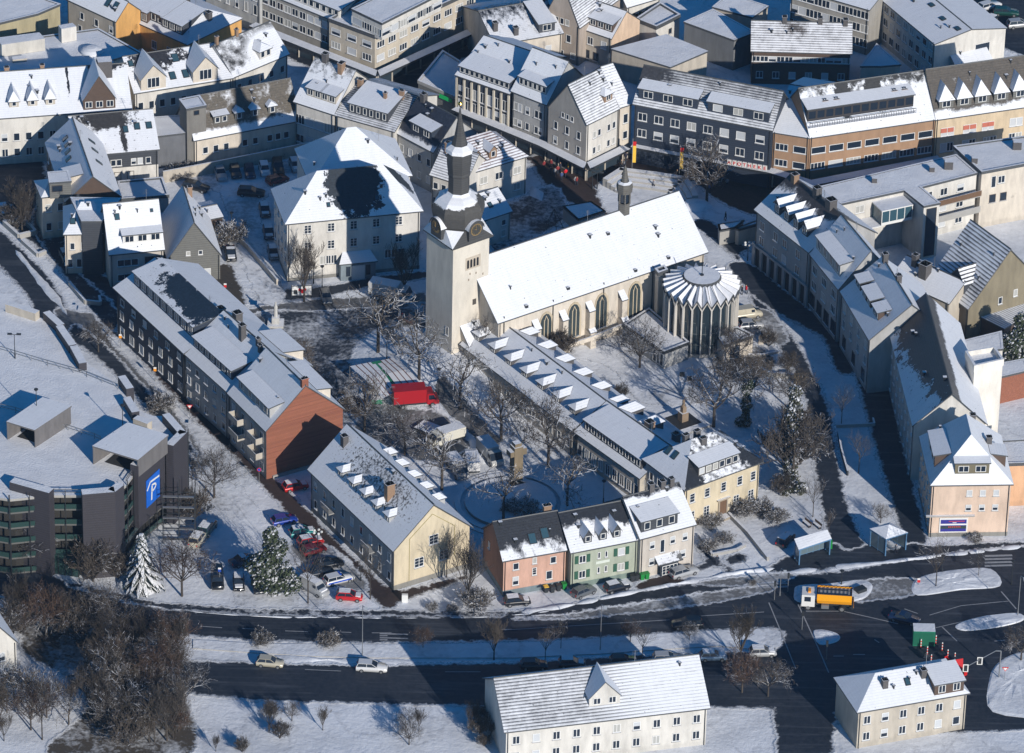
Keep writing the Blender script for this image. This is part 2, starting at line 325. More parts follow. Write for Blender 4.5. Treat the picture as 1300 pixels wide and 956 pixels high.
def house(name, label, A, B, C=None, he=7.0, Rg=None, rh=None, roof='gable', axis='x', wallm=None, rm=None, rm2=None, wins=None, ov=.4, dormers=(), chim=(), sky=(), dw=None,
          cat='house', group=None, rid=None, D=None, extend=0, shop=None, plinth=None, th=.22, backwin=False):
    a = P(*A, he); b = P(*B, he); a.z = b.z = 0
    ex = (b-a); W = ex.length; ex.normalize(); ey = Vector((-ex.y, ex.x, 0)); yaw = math.atan2(ex.y, ex.x)
    def loc(px, py, z): q = P(px, py, z)-a; return q.dot(ex), q.dot(ey)
    if C is not None: D = loc(C[0], C[1], he)[1]
    if Rg is not None:
        u0, v0 = loc(Rg[0], Rg[1], 0); u1, v1 = loc(Rg[0], Rg[1], 10); ku, kv = (u1-u0)/10, (v1-v0)/10
        if axis == 'x':
            if len(Rg) > 2:
                ut = W if Rg[2] == 'r' else 0
                z = (ut-u0)/ku if abs(ku) > 1e-4 else he+4; dd = v0+kv*z
                if D is None: D = 2*dd
                rh = z-he
            else: z = (D/2-v0)/kv; rh = z-he
        else:
            vt = 0 if roof == 'gable' else (Rg[2] if len(Rg) > 2 else D*.3)
            z = (vt-v0)/kv; rh = z-he
    if DBG: print('HOUSE %-26s W=%.1f D=%.1f he=%.1f rh=%.1f' % (name, W, D, he, rh or 0))
    D = max(3, min(D, 60)); rh = max(.3, min(rh if rh is not None else 4, 14))
    h = House(); h.W, h.D, h.he, h.rh = W, D, he, rh; h.dw = dw or CHIM
    root = obj(name, None, None, (a.x, a.y, 0), yaw); tag(root, label, cat, group); h.root = root; root.empty_display_size = 1
    La, Lb = (W, D) if axis == 'x' else (D, W)
    mp = (lambda x, y, z: Vector((x, y, z))) if axis == 'x' else (lambda x, y, z: Vector((W-y, x, z)))
    hb = Lb/2; tp = rh/hb; h.tp = tp; hr = he+rh
    if roof == 'hip':
        if rid: r1, r2 = rid
        else: r1, r2 = hb*.95, La-hb*.95
        if r1 > r2: r1 = r2 = La/2
    else: r1, r2 = 0, La
    rm = rm or roofmat(); rm2 = rm2 or rm; rb = MB()
    rb.slab([mp(0, 0, he), mp(La, 0, he), mp(r2, hb, hr), mp(r1, hb, hr)] if r2 > r1 else [mp(0, 0, he), mp(La, 0, he), mp(r1, hb, hr)], th, 0, 1)
    rb.slab([mp(La, Lb, he), mp(0, Lb, he), mp(r1, hb, hr), mp(r2, hb, hr)] if r2 > r1 else [mp(La, Lb, he), mp(0, Lb, he), mp(r1, hb, hr)], th, 2, 1)
    if roof == 'hip':
        rb.slab([mp(0, Lb, he), mp(0, 0, he), mp(r1, hb, hr)], th, 2, 1)
        rb.slab([mp(La, 0, he), mp(La, Lb, he), mp(r2, hb, hr)], th, 0, 1)
    else:   # ridge cap
        rb.tube(mp(0, hb, hr), mp(La, hb, hr), .12, n=5, m=1)
    ro = obj('roof', rb.mesh('roof', [rm, DARKEDGE, rm2]), root)
    # walls
    wb = MB(); o = ov; zw = he+o*tp-.12; zp = hr-.14
    wb.poly([mp(o, o, 0), mp(La-o, o, 0), mp(La-o, o, zw), mp(o, o, zw)]); wb.poly([mp(La-o, Lb-o, 0), mp(o, Lb-o, 0), mp(o, Lb-o, zw), mp(La-o, Lb-o, zw)])
    if roof == 'gable':
        wb.poly([mp(La-o, o, 0), mp(La-o, Lb-o, 0), mp(La-o, Lb-o, zw), mp(La-o, hb, zp), mp(La-o, o, zw)])
        wb.poly([mp(o, Lb-o, 0), mp(o, o, 0), mp(o, o, zw), mp(o, hb, zp), mp(o, Lb-o, zw)])
    else:
        wb.poly([mp(La-o, o, 0), mp(La-o, Lb-o, 0), mp(La-o, Lb-o, zw), mp(La-o, o, zw)]); wb.poly([mp(o, Lb-o, 0), mp(o, o, 0), mp(o, o, zw), mp(o, Lb-o, zw)])
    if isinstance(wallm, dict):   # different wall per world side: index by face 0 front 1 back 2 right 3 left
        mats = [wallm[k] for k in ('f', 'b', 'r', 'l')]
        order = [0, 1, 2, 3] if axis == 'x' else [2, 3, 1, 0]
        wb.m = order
    else: mats = [wallm or wall('cream', (.7, .62, .48))]
    if plinth:
        e = .03
        for i in range(1): wb.box(o-e, W-o+e, o-e, D-o+e, 0, plinth[0], len(mats)); mats = mats+[plinth[1]]
    wo = obj('wall', wb.mesh('wall', mats), root)
    h.f = {'f': ((o, o), (W-o, o)), 'r': ((W-o, o), (W-o, D-o)), 'b': ((W-o, D-o), (o, D-o)), 'l': ((o, D-o), (o, o))}
    if axis == 'x':
        h.slopes = {'f': ((0, 0), (W, 0), tp), 'b': ((W, D), (0, D), tp)}; h.depths = {'f': hb, 'b': hb}
        if roof == 'hip':
            h.slopes['l'] = ((0, D), (0, 0), rh/max(.1, r1)); h.slopes['r'] = ((W, 0), (W, D), rh/max(.1, W-r2)); h.depths['l'] = r1; h.depths['r'] = W-r2
    else:
        h.slopes = {'r': ((W, 0), (W, D), tp), 'l': ((0, D), (0, 0), tp)}; h.depths = {'r': hb, 'l': hb}
        if roof == 'hip': h.slopes['f'] = ((0, 0), (W, 0), rh/max(.1, r1)); h.depths['f'] = r1
    def rz(x, y):
        b_ = y if axis == 'x' else W-x
        z = he+min(b_, Lb-b_)*tp
        if roof == 'hip':
            a_ = x if axis == 'x' else y
            z = min(z, he+a_*rh/max(.1, r1), he+(La-a_)*rh/max(.1, La-r2))
        return z
    h.rz = rz
    rg = random.Random(int(W*1000))
    if W > 6:
        for x in (ov+.25, W-ov-.25):
            b = MB(); b.tube((x, ov-.1, 0), (x, ov-.1, he+.1), .06, n=5); obj('downpipe', b.mesh('downpipe', [DKMETAL]), root)
    for i in range(rg.choice((2, 3, 4)) if W > 6 else 1):
        x, y = W*rg.uniform(.08, .92), D*rg.uniform(.2, .46)
        if axis == 'y': x, y = W*rg.uniform(.15, .85), D*rg.uniform(.2, .9)
        b = MB(); r_ = rg.choice((.1, .14, .2)); b.tube((0, 0, -.3), (0, 0, .55), r_, n=6, m=0); b.box(-r_*1.5, r_*1.5, -r_*1.5, r_*1.5, .5, .62, 0, 1); obj('roof_vent', b.mesh('roof_vent', [DKMETAL, SNOW]), root, (x, y, rz(x, y)))
    if rg.random() < .5:
        b = MB(); b.tube((0, 0, -.2), (0, 0, 2.0), .035, n=4)
        for k in range(4): b.tube((-.5+.06*k, 0, 1.2+k*.22), (.5-.06*k, 0, 1.2+k*.22), .02, n=3)
        x = W*rg.uniform(.2, .8); y = D*.5; x, y = (x, y) if axis == 'x' else (W*.5, D*.6); obj('antenna', b.mesh('antenna', [METAL]), root, (x, y, rz(x, y)))
    for fc, sp in (wins or {}).items(): rows(root, h.f[fc][0], h.f[fc][1], sp)
    for d in dormers: add_dormer(h, *d[:-1], **d[-1]) if isinstance(d[-1], dict) else add_dormer(h, *d)
    for s_ in sky: add_skylight(h, *s_)
    for c in chim: add_chimney(h, *c)
    if shop:
        for fc in shop.get('faces', 'f'):
            p, q = h.f[fc]; shopfront(root, p, q, shop)
    return h
def shopfront(root, p, q, s):
    L = math.hypot(q[0]-p[0], q[1]-p[1]); zc = s.get('z', 3.1); dep = s.get('d', 1.7)
    mm = slope_mtx(p, q, 0)
    b = MB(); b.box(-.3, L+.3, -dep, .0, zc, zc+.35, 1, 0)
    obj('canopy', b.mesh('canopy', [SNOW, s.get('m', DKMETAL)]), root, mtx=mm)
    b = MB(); n = max(2, int(L/3)); b.box(.3, L-.3, -.04, .1, .3, zc-.2, 0)
    for i in range(n+1): x = .3+(L-.6)*i/n; b.box(x-.12, x+.12, -.1, .05, .0, zc, 1)
    b.box(.3, L-.3, -.08, .05, 0, .3, 1)
    obj('shop_window', b.mesh('shop_window', [GLASS, s.get('pm', CONC)]), root, mtx=mm)
def block(name, label, poly, he, wallm=None, rm=None, cat='building', group=None, wins=None, parapet=.35, pm=None, over=0.0, bottom=0.0, extra=None):
    """flat roofed block; poly = pixels of the roof outline at height he, counter-clockwise seen from above"""
    w3 = [P(x, y, he) for x, y in poly]; o = w3[0].copy(); o.z = 0
    pts = [(v.x-o.x, v.y-o.y) for v in w3]
    if sum(pts[i][0]*pts[(i+1) % len(pts)][1]-pts[(i+1) % len(pts)][0]*pts[i][1] for i in range(len(pts))) < 0: raise Exception('cw '+name)
    root = obj(name, None, None, (o.x, o.y, 0)); tag(root, label, cat, group)
    b = MB(); b.prism(pts, bottom, he-.02, 0)
    obj('wall', b.mesh('wall', [wallm or wall('cream', (.7, .62, .48))]), root)
    b = MB(); n = len(pts)
    cx = sum(p[0] for p in pts)/n; cy = sum(p[1] for p in pts)/n
    def ins(d):
        out = []
        for i in range(n):
            p0, p1, p2 = Vector(pts[i-1]), Vector(pts[i]), Vector(pts[(i+1) % n])
            d1 = (p1-p0).normalized(); d2 = (p2-p1).normalized(); n1 = Vector((-d1.y, d1.x)); n2 = Vector((-d2.y, d2.x))
            k = 1+n1.dot(n2)
            bis = (n1+n2)/max(k, .4); out.append(tuple(p1+bis*d))
        return out
    ou = ins(-.12-over); inn = ins(.25)
    b.slab([(x, y, he+.05) for x, y in ou], .3, 0, 1)
    if parapet:
        for i in range(n):
            j = (i+1) % n
            q = [ou[i], ou[j], inn[j], inn[i]]; b.prism(q, he+.054, he+parapet, 1, 0, bottom=False)
    obj('roof', b.mesh('roof', [rm or SNOW, pm or DARKEDGE]), root)
    h = House(); h.root = root; h.pts = pts; h.he = he; h.o = o
    h.rz = lambda x, y: he; h.W = h.D = 1
    for i, sp in (wins or {}).items(): rows(root, pts[i], pts[(i+1) % n], sp)
    return h
def loc_on(h, px, py, z):
    q = P(px, py, z)-h.root.location
    c, s_ = math.cos(-h.root.rotation_euler.z), math.sin(-h.root.rotation_euler.z)
    return q.x*c-q.y*s_, q.x*s_+q.y*c
# ------------------------------------------------------------------ ground sheet and snowy sheets on it
def ground():
    c = P(650, 478); b = MB(); X0, X1, Y0, Y1 = MOUND[0]-28, MOUND[0]+28, MOUND[1]-28, MOUND[1]+28; Z = 0
    for q in ([(-2500, -2500), (2500, -2500), (2500, Y0), (-2500, Y0)], [(-2500, Y1), (2500, Y1), (2500, 4000), (-2500, 4000)], [(-2500, Y0), (X0, Y0), (X0, Y1), (-2500, Y1)], [(X1, Y0), (2500, Y0), (2500, Y1), (X1, Y1)]): b.poly([(x, y, 0) for x, y in q], 0)
    n = 40; b.add([(X0+56*i/n, Y0+56*j/n, gz(X0+56*i/n, Y0+56*j/n)) for i in range(n+1) for j in range(n+1)], [(i*(n+1)+j, (i+1)*(n+1)+j, (i+1)*(n+1)+j+1, i*(n+1)+j+1) for i in range(n) for j in range(n)], 0)
    o = obj('ground', b.mesh('ground', [GSNOW])); tag(o, None, None, kind='structure'); return o
def gs(nb, edge=None, kind='asphalt'):
    g = nb.new('ShaderNodeNewGeometry'); p = g.outputs['Position']
    n = nb.noise(p, .12, 6, .62); n2 = nb.noise(p, 1.3, 5, .65); n3 = nb.noise(p, .45, 4, .6)
    snow = nb.mix(nb.ramp(nb.math('ADD', n, nb.math('MULTIPLY', n2, .35)), .58, .85), (.8, .82, .86), (.6, .62, .66))
    n5 = nb.noise(p, .05, 3, .5); tr = nb.ramp(nb.math('ABSOLUTE', nb.math('SUBTRACT', n5, .5)), .012, .004); snow = nb.mix(nb.math('MULTIPLY', nb.math('MULTIPLY', tr, nb.ramp(n2, .35, .6)), .45), snow, (.4, .41, .44))
    h = nb.math('ADD', nb.math('MULTIPLY', n2, .8), n3)
    if edge is None: nb.l.new(snow, nb.b.inputs['Base Color']); nb.b.inputs['Roughness'].default_value = .9
    else:
        at = nb.new('ShaderNodeAttribute', attribute_name='edge'); cov = nb.new('ShaderNodeAttribute', attribute_name='cover')
        e = nb.math('ADD', at.outputs['Fac'], nb.math('MULTIPLY', nb.math('SUBTRACT', nb.math('ADD', nb.math('MULTIPLY', n3, .5), nb.math('MULTIPLY', n2, .5)), .5), 3.2))
        m1 = nb.ramp(e, -.15, .35)
        pt = nb.ramp(nb.math('SUBTRACT', nb.math('ADD', nb.math('MULTIPLY', n, .6), nb.math('MULTIPLY', n2, .4)), cov.outputs['Fac']), -.1, .1)   # bare where noise beats cover
        nb.l.new(nb.ramp(e, -.5, -.1), nb.b.inputs['Alpha'])
        m2 = nb.math('MULTIPLY', m1, pt)
        base = {'asphalt': ((.006, .012, .024), (.038, .044, .058)), 'brown': ((.03, .019, .016), (.065, .042, .036)), 'slush': ((.06, .058, .056), (.24, .24, .245)), 'soil': ((.04, .033, .026), (.1, .08, .06))}[kind]  # asphalt is tinted navy: bluish airlight put into its colour
        c2 = nb.mix(nb.ramp(nb.math('ADD', nb.math('MULTIPLY', n2, .6), nb.math('MULTIPLY', n, .5)), .4, .75), *base)
        if kind == 'asphalt':
            sp = nb.new('ShaderNodeSeparateXYZ'); nb.l.new(p, sp.inputs[0]); cb = nb.new('ShaderNodeCombineXYZ'); nb.l.new(nb.math('MULTIPLY', sp.outputs[0], .06), cb.inputs[0]); nb.l.new(sp.outputs[1], cb.inputs[1]); st = nb.noise(cb.outputs[0], 1.1, 5, .6); c2 = nb.mix(nb.math('MULTIPLY', nb.ramp(st, .52, .72), .55), c2, (.1, .11, .13)); pch = nb.noise(p, .09, 2); c2 = nb.mix(nb.math('MULTIPLY', nb.ramp(pch, .55, .6), .4), c2, (.012, .018, .03))
        nb.l.new(nb.mix(m2, snow, c2), nb.b.inputs['Base Color'])
        nb.l.new(nb.math('SUBTRACT', .9, nb.math('MULTIPLY', m2, .2 if kind == 'asphalt' else .1)), nb.b.inputs['Roughness']); h = nb.math('MULTIPLY', h, nb.math('SUBTRACT', 1.0, nb.math('MULTIPLY', m2, .85)))
    nb.bump(h, .16, .8)
GSNOW = mat('ground_snow', lambda nb: gs(nb))
for k in ('asphalt', 'brown', 'slush', 'soil'): mat('sheet_'+k, lambda nb, k=k: gs(nb, 1, k))
ground()
LAYER = [0]
def smooth_poly(pts, sub=4):
    out = []; n = len(pts)
    for i in range(n):
        p0, p1, p2, p3 = pts[i-1], pts[i], pts[(i+1) % n], pts[(i+2) % n]
        for k in range(sub):
            t = k/sub; out.append(tuple(.5*((2*p1[j])+(-p0[j]+p2[j])*t+(2*p0[j]-5*p1[j]+4*p2[j]-p3[j])*t*t+(-p0[j]+3*p1[j]-3*p2[j]+p3[j])*t*t*t) for j in (0, 1)))
    return out
def sheet(name, px, kind='asphalt', cover=.0, cell=.8, smooth=True, z=None, soft=1.6):
    pts = [(P(x, y).x, P(x, y).y) for x, y in px]
    if smooth: pts = smooth_poly(pts)
    LAYER[0] += 1; z = LAYER[0]*.004 if z is None else z
    x0 = min(p[0] for p in pts)-soft; x1 = max(p[0] for p in pts)+soft; y0 = min(p[1] for p in pts)-soft; y1 = max(p[1] for p in pts)+soft
    nx = int((x1-x0)/cell)+2; ny = int((y1-y0)/cell)+2; E = len(pts)
    segs = [(pts[i], pts[(i+1) % E]) for i in range(E)]
    sdv = {}
    import numpy as np
    gx, gy = np.meshgrid(x0+np.arange(nx)*cell, y0+np.arange(ny)*cell, indexing='ij'); best = np.full(gx.shape, 1e9); ins = np.zeros(gx.shape, bool)
    for (ax, ay), (bx, by) in segs:
        dx, dy = bx-ax, by-ay; L2 = dx*dx+dy*dy or 1e-9; t = np.clip(((gx-ax)*dx+(gy-ay)*dy)/L2, 0, 1)
        best = np.minimum(best, np.hypot(gx-ax-t*dx, gy-ay-t*dy))
        cond = ((ay > gy) != (by > gy)); xi = ax+(gy-ay)*dx/(dy if abs(dy) > 1e-9 else 1e-9); ins ^= cond & (gx < xi)
    sd = np.where(ins, best, -best)
    idx = -np.ones(gx.shape, int); V = []; vals = []; Fc = []
    keep = sd > -soft
    for i in range(nx-1):
        for j in range(ny-1):
            if keep[i, j] or keep[i+1, j] or keep[i, j+1] or keep[i+1, j+1]:
                f = []
                for a, c in ((i, j), (i+1, j), (i+1, j+1), (i, j+1)):
                    if idx[a, c] < 0: idx[a, c] = len(V); V.append((gx[a, c], gy[a, c], z+gz(gx[a, c], gy[a, c])+(.03 if gz(gx[a, c], gy[a, c]) > 0 else 0))); vals.append(float(sd[a, c]))
                    f.append(int(idx[a, c]))
                Fc.append(f)
    me = bpy.data.meshes.new(name); me.from_pydata(V, [], Fc); at = me.attributes.new('edge', 'FLOAT', 'POINT'); at.data.foreach_set('value', vals)
    cv = me.attributes.new('cover', 'FLOAT', 'POINT'); cv.data.foreach_set('value', [cover]*len(V))
    me.materials.append(MATS['sheet_'+kind]); o = obj(name, me); tag(o, None, None, kind='structure'); return o
# slushy, trampled areas first, then streets
sheet('plaza_path', [(140, 560), (250, 540), (300, 610), (330, 650), (400, 700), (420, 765), (300, 765), (330, 700), (270, 640), (205, 600)], 'slush', .62)
sheet('plaza_slush', [(300, 395), (350, 385), (430, 378), (540, 372), (560, 400), (500, 420), (560, 470), (520, 560), (600, 590), (640, 560), (560, 470), (470, 420), (420, 450), (455, 520), (440, 560), (395, 470), (340, 430), (280, 420)], 'slush', .3, smooth=False)
sheet('plaza_shade_lot', [(440, 500), (500, 515), (560, 525), (600, 560), (560, 585), (520, 580), (470, 560), (430, 540)], 'slush', .38)
sheet('plaza_lane', [(325, 396), (400, 395), (470, 390), (555, 385), (560, 402), (490, 415), (462, 430), (445, 460), (455, 520), (435, 545), (395, 478), (370, 430), (330, 415)], 'asphalt', .44)
sheet('garden_lane', [(330, 372), (420, 362), (470, 352), (545, 345), (548, 352), (460, 366), (400, 378), (335, 382)], 'asphalt', .2)
sheet('pedestrian_street', [(560, 130), (600, 145), (690, 190), (745, 210), (790, 190), (800, 195), (880, 214), (985, 232), (1035, 240), (1110, 225), (1060, 250), (1035, 258), (985, 262), (960, 275), (925, 262), (905, 250), (880, 230), (840, 222), (785, 216), (755, 238), (765, 262), (790, 290), (760, 290), (725, 258), (700, 245), (685, 225), (672, 205), (640, 190), (600, 165)], 'brown', .0, smooth=False)
sheet('alley', [(380, 50), (470, 95), (620, 40), (640, 0), (660, 0), (650, 60), (575, 80), (600, 135), (690, 185), (650, 195), (560, 140), (500, 112), (470, 112), (360, 70)], 'asphalt', .2)
sheet('back_lane', [(590, 270), (640, 262), (700, 235), (720, 270), (700, 290), (660, 310), (640, 325), (620, 310)], 'asphalt', .45)
sheet('church_lane', [(880, 285), (935, 330), (960, 395), (990, 440), (1020, 500), (1030, 560), (1042, 640), (1062, 705), (1100, 705), (1075, 640), (1062, 580), (1052, 520), (1020, 450), (985, 400), (960, 360), (940, 325), (960, 320), (1000, 370), (1030, 380), (1040, 360), (1000, 335), (940, 310), (900, 280)], 'asphalt', .14)
sheet('shop_side_street', [(1000, 350), (1070, 405), (1085, 470), (1110, 560), (1150, 690), (1175, 690), (1165, 640), (1150, 580), (1125, 470), (1100, 430), (1060, 380), (1030, 345)], 'asphalt', .3)
sheet('west_street', [(-60, 232), (0, 292), (42, 330), (72, 366), (86, 402), (70, 430), (20, 425), (40, 402), (42, 388), (24, 362), (-6, 334), (-60, 290)], 'asphalt', -.1)  # street widened on the right; shadow beyond the kerb is painted as asphalt
sheet('west_junction', [(70, 392), (100, 396), (140, 400), (150, 412), (130, 420), (160, 455), (215, 515), (262, 585), (240, 590), (200, 540), (150, 480), (110, 440), (80, 425)], 'slush', .3)
sheet('west_lane', [(95, 412), (130, 436), (180, 488), (225, 540), (255, 585), (225, 560), (170, 500), (120, 452), (90, 430)], 'asphalt', .3)
sheet('west_side_road', [(-20, 262), (-10, 180), (45, 185), (62, 240), (75, 290), (100, 335), (150, 360), (150, 400), (110, 385), (60, 325), (10, 285)], 'asphalt', .25)  # road sheet also spreads over shadowed snow, painting that shade as asphalt
sheet('west_court', [(60, 255), (85, 300), (95, 340), (150, 395), (140, 420), (90, 360), (60, 320), (40, 280)], 'asphalt', .35)
sheet('pavement_strip', [(130, 415), (165, 440), (210, 492), (255, 540), (300, 582), (340, 625), (385, 672), (425, 712), (470, 757), (486, 772), (500, 772), (505, 765), (600, 733), (605, 726), (512, 750), (490, 745), (440, 700), (400, 658), (365, 622), (335, 595), (290, 550), (240, 505), (200, 460), (160, 425)], 'brown', .12, smooth=False, soft=1.0)
sheet('car_yard', [(240, 225), (395, 205), (400, 235), (360, 240), (330, 260), (340, 330), (360, 380), (330, 380), (300, 300), (280, 245)], 'slush', .6)
sheet('hedge_bed', [(262, 350), (290, 335), (310, 380), (300, 400), (285, 385)], 'soil', .3)
sheet('garden_path', [(655, 470), (700, 452), (780, 430), (830, 470), (900, 500), (930, 510), (880, 512), (815, 510), (780, 470), (740, 455), (700, 468)], 'slush', .62)
sheet('garden_bed', [(905, 455), (960, 440), (985, 465), (950, 485), (915, 480)], 'soil', .42)
sheet('chapel_yard', [(930, 395), (975, 395), (1000, 435), (960, 430)], 'slush', .45)
sheet('parking_lot', [(1185, -30), (1340, -40), (1340, 70), (1275, 62), (1262, 40), (1215, 10)], 'asphalt', .25)
sheet('arcade_court', [(935, 332), (962, 340), (1000, 372), (1060, 420), (1085, 470), (1062, 470), (1045, 430), (1000, 405), (975, 390), (945, 365), (925, 340)], 'asphalt', .2)
sheet('shelter_forecourt', [(1012, 702), (1058, 690), (1075, 700), (1110, 690), (1125, 700), (1160, 690), (1185, 693), (1300, 688), (1340, 684), (1340, 692), (1230, 701), (1150, 712), (1060, 722), (990, 728), (975, 724), (985, 715)], 'asphalt', .12, soft=1)
sheet('forecourt', [(806, 742), (850, 729), (862, 735), (886, 740), (850, 750), (815, 752)], 'brown', .1, soft=1)
sheet('front_path', [(880, 690), (886, 688), (905, 706), (918, 716), (934, 724), (926, 729), (905, 719), (880, 728), (872, 724), (898, 714)], 'asphalt', .1, smooth=False, soft=1)
sheet('small_patch', [(921, 710), (935, 703), (948, 706), (945, 712), (928, 717)], 'asphalt', .1, soft=1)
sheet('corner_lot_tracks', [(370, 690), (420, 695), (465, 740), (455, 752), (420, 740), (380, 712)], 'slush', .48)
# main dual road
sheet('thicket_floor', [(-60, 728), (60, 738), (110, 752), (200, 792), (228, 812), (225, 845), (240, 900), (235, 960), (60, 960), (110, 900), (75, 855), (30, 830), (20, 800), (-60, 790)], 'soil', .42)
sheet('main_road', [(-80, 690), (40, 722), (120, 752), (200, 768), (260, 775), (340, 779), (490, 780), (580, 780), (650, 777), (720, 770), (800, 752), (880, 741), (960, 730), (1000, 731), (1060, 727), (1150, 712), (1230, 700), (1340, 690), (1340, 925), (1245, 930), (1090, 930), (1062, 905), (1056, 960), (988, 960), (982, 900), (900, 898), (640, 898), (500, 894), (330, 890), (230, 880), (200, 860), (200, 838), (330, 843), (480, 846), (650, 842), (760, 836), (920, 828), (975, 830), (992, 820), (996, 803), (985, 797), (960, 797), (860, 803), (740, 811), (600, 815), (480, 816), (330, 814), (250, 808), (180, 800), (80, 780), (-80, 735)], 'asphalt', .02, smooth=False)
def strip(name, px, w_m, kind, cover, z=None):
    pts = [Vector((P(x, y).x, P(x, y).y)) for x, y in px]; L = []; Rr = []
    for i, p in enumerate(pts):
        d = (pts[min(i+1, len(pts)-1)]-pts[max(i-1, 0)]).normalized(); n = Vector((-d.y, d.x)); L.append(p+n*w_m/2); Rr.append(p-n*w_m/2)
    return L, Rr
def snowbank(name, px, w_m=1.6, hgt=.35, closed=False, fill=False):
    """raised ploughed snow: uneven ridge along a line"""
    pts = [Vector((P(x, y).x, P(x, y).y, 0)) for x, y in px]; out = []
    for i in range(len(pts)-1):
        n = max(1, int((pts[i+1]-pts[i]).length/1.2))
        out += [pts[i].lerp(pts[i+1], k/n) for k in range(n)]
    out.append(pts[-1]); b = MB(); rings = []
    for i, p in enumerate(out):
        d = (out[min(i+1, len(out)-1)]-out[max(i-1, 0)]).normalized(); n = Vector((-d.y, d.x, 0)); p = Vector((p.x, p.y, gz(p.x, p.y))); ww = w_m*.75*(.75+1.1*noise.noise(p*.35)); hh = hgt*.7*(.8+1.2*noise.noise(p*.6))
        e = 1 if 0 < i < len(out)-1 else .1
        rings.append([p-n*ww*.5*e+Vector((0, 0, -.02)), p-n*ww*.3*e+Vector((0, 0, max(.05, hh*.75*e))), p+n*ww*(.12*noise.noise(p*1.7))*e+Vector((0, 0, max(.08, hh*e))), p+n*ww*.32*e+Vector((0, 0, max(.05, hh*.7*e))), p+n*ww*.5*e+Vector((0, 0, -.02))])
    vs = [v for r_ in rings for v in r_]; b.add(vs, [(i*5+k, i*5+k+1, i*5+k+6, i*5+k+5) for i in range(len(rings)-1) for k in range(4)][:], 0)
    b.f = [f[::-1] for f in b.f]
    o = obj(name, b.mesh(name, [GSNOW], True)); tag(o, None, None, kind='stuff'); return o
sheet('junction_slush', [(1085, 742), (1120, 735), (1165, 738), (1160, 756), (1110, 762), (1088, 764)], 'slush', .42)
def island(name, px, label, hgt=.3):
    pts = smooth_poly([(P(x, y).x, P(x, y).y) for x, y in px], 4); c = Vector((sum(p[0] for p in pts)/len(pts), sum(p[1] for p in pts)/len(pts)))
    b = MB(); n = len(pts); rings = []
    for f_, z in ((1.0, .0), (.995, .14), (.93, hgt*.8), (.6, hgt), (.25, hgt)):
        rings.append([(c.x+(p[0]-c.x)*f_, c.y+(p[1]-c.y)*f_, z+(.12*noise.noise(Vector((p[0]*.5, p[1]*.5, f_*3))) if z > .2 else 0)) for p in pts])
    for k in range(len(rings)-1):
        b.add(rings[k]+rings[k+1], [(i, (i+1) % n, n+(i+1) % n, n+i) for i in range(n)], 1 if k == 0 else 0)
    b.add(rings[-1], [tuple(range(n))], 0)
    o = obj(name, b.mesh(name, [GSNOW, CONC])); tag(o, None, None, kind='structure'); return o
island('traffic_island', [(1158, 742), (1175, 731), (1215, 724), (1258, 723), (1270, 745), (1220, 750), (1165, 757)], '')
island('traffic_island', [(1008, 752), (1014, 744), (1050, 742), (1092, 737), (1108, 745), (1095, 762), (1050, 768), (1012, 765)], '')
island('traffic_island', [(1032, 802), (1050, 801), (1066, 808), (1062, 816), (1040, 819)], '')
island('traffic_island', [(1213, 795), (1240, 785), (1290, 779), (1300, 788), (1270, 797), (1225, 802)], '')
island('traffic_island', [(1256, 862), (1270, 840), (1300, 828), (1340, 830), (1340, 905), (1260, 905)], '')
def median():
    top = [(245, 813), (330, 818), (420, 819), (500, 819), (600, 818), (650, 817), (740, 813), (790, 809), (860, 804), (920, 801), (975, 799), (992, 803)]
    bot = [(990, 822), (965, 826), (912, 821), (860, 824), (760, 831), (650, 836), (560, 836), (480, 836), (400, 834), (330, 830), (245, 824)]
    pts = [(P(x, y).x, P(x, y).y) for x, y in top+bot]; pts = pts[::-1]; b = MB()
    if sum(pts[i][0]*pts[(i+1) % len(pts)][1]-pts[(i+1) % len(pts)][0]*pts[i][1] for i in range(len(pts))) < 0: pts = pts[::-1]
    b.prism(pts, 0, .15, 1, 0); o = obj('road_median', b.mesh('road_median', [GSNOW, CONC])); tag(o, None, None, kind='structure')
median()
sheet('footway', [(85, 738), (200, 766), (330, 775), (490, 775.5), (640, 778), (640, 783), (490, 782), (330, 781), (200, 773), (85, 745)], 'asphalt', .3, smooth=False, soft=.4)
snowbank('snow_bank', [(150, 765), (260, 779), (340, 784), (490, 785.5), (600, 785), (660, 781), (720, 774)], .9, .25)
snowbank('snow_bank', [(660, 778), (720, 770), (790, 755), (870, 740), (930, 728), (985, 722)], 2.2, .45)
sheet('lane_slush', [(650, 786), (720, 780), (800, 768), (880, 756), (970, 744), (975, 752), (890, 768), (800, 779), (720, 786)], 'slush', .4)
sheet('lane_slush', [(880, 742), (930, 734), (1000, 728), (1000, 736), (940, 744)], 'slush', .4)
snowbank('snow_bank', [(995, 728), (1050, 722), (1100, 717), (1180, 708), (1250, 700), (1300, 694)], 2.4, .4)
snowbank('snow_bank', [(20, 318), (50, 355), (75, 385), (85, 400)], 2.4, .5)
snowbank('snow_bank', [(545, 505), (575, 535), (600, 560), (615, 590)], 2.4, .7)
snowbank('snow_bank', [(250, 588), (300, 640), (340, 690), (385, 735)], 1.2, .3)
snowbank('snow_bank', [(640, 840), (560, 842), (480, 840), (330, 835)], 2.2, .2)
snowbank('snow_bank', [(705, 650), (690, 670), (720, 690)], 1.0, .3)
for px in ([(862, 262), (905, 262)], [(672, 248), (690, 245)]): snowbank('snow_pile', px, 7, 2.4)
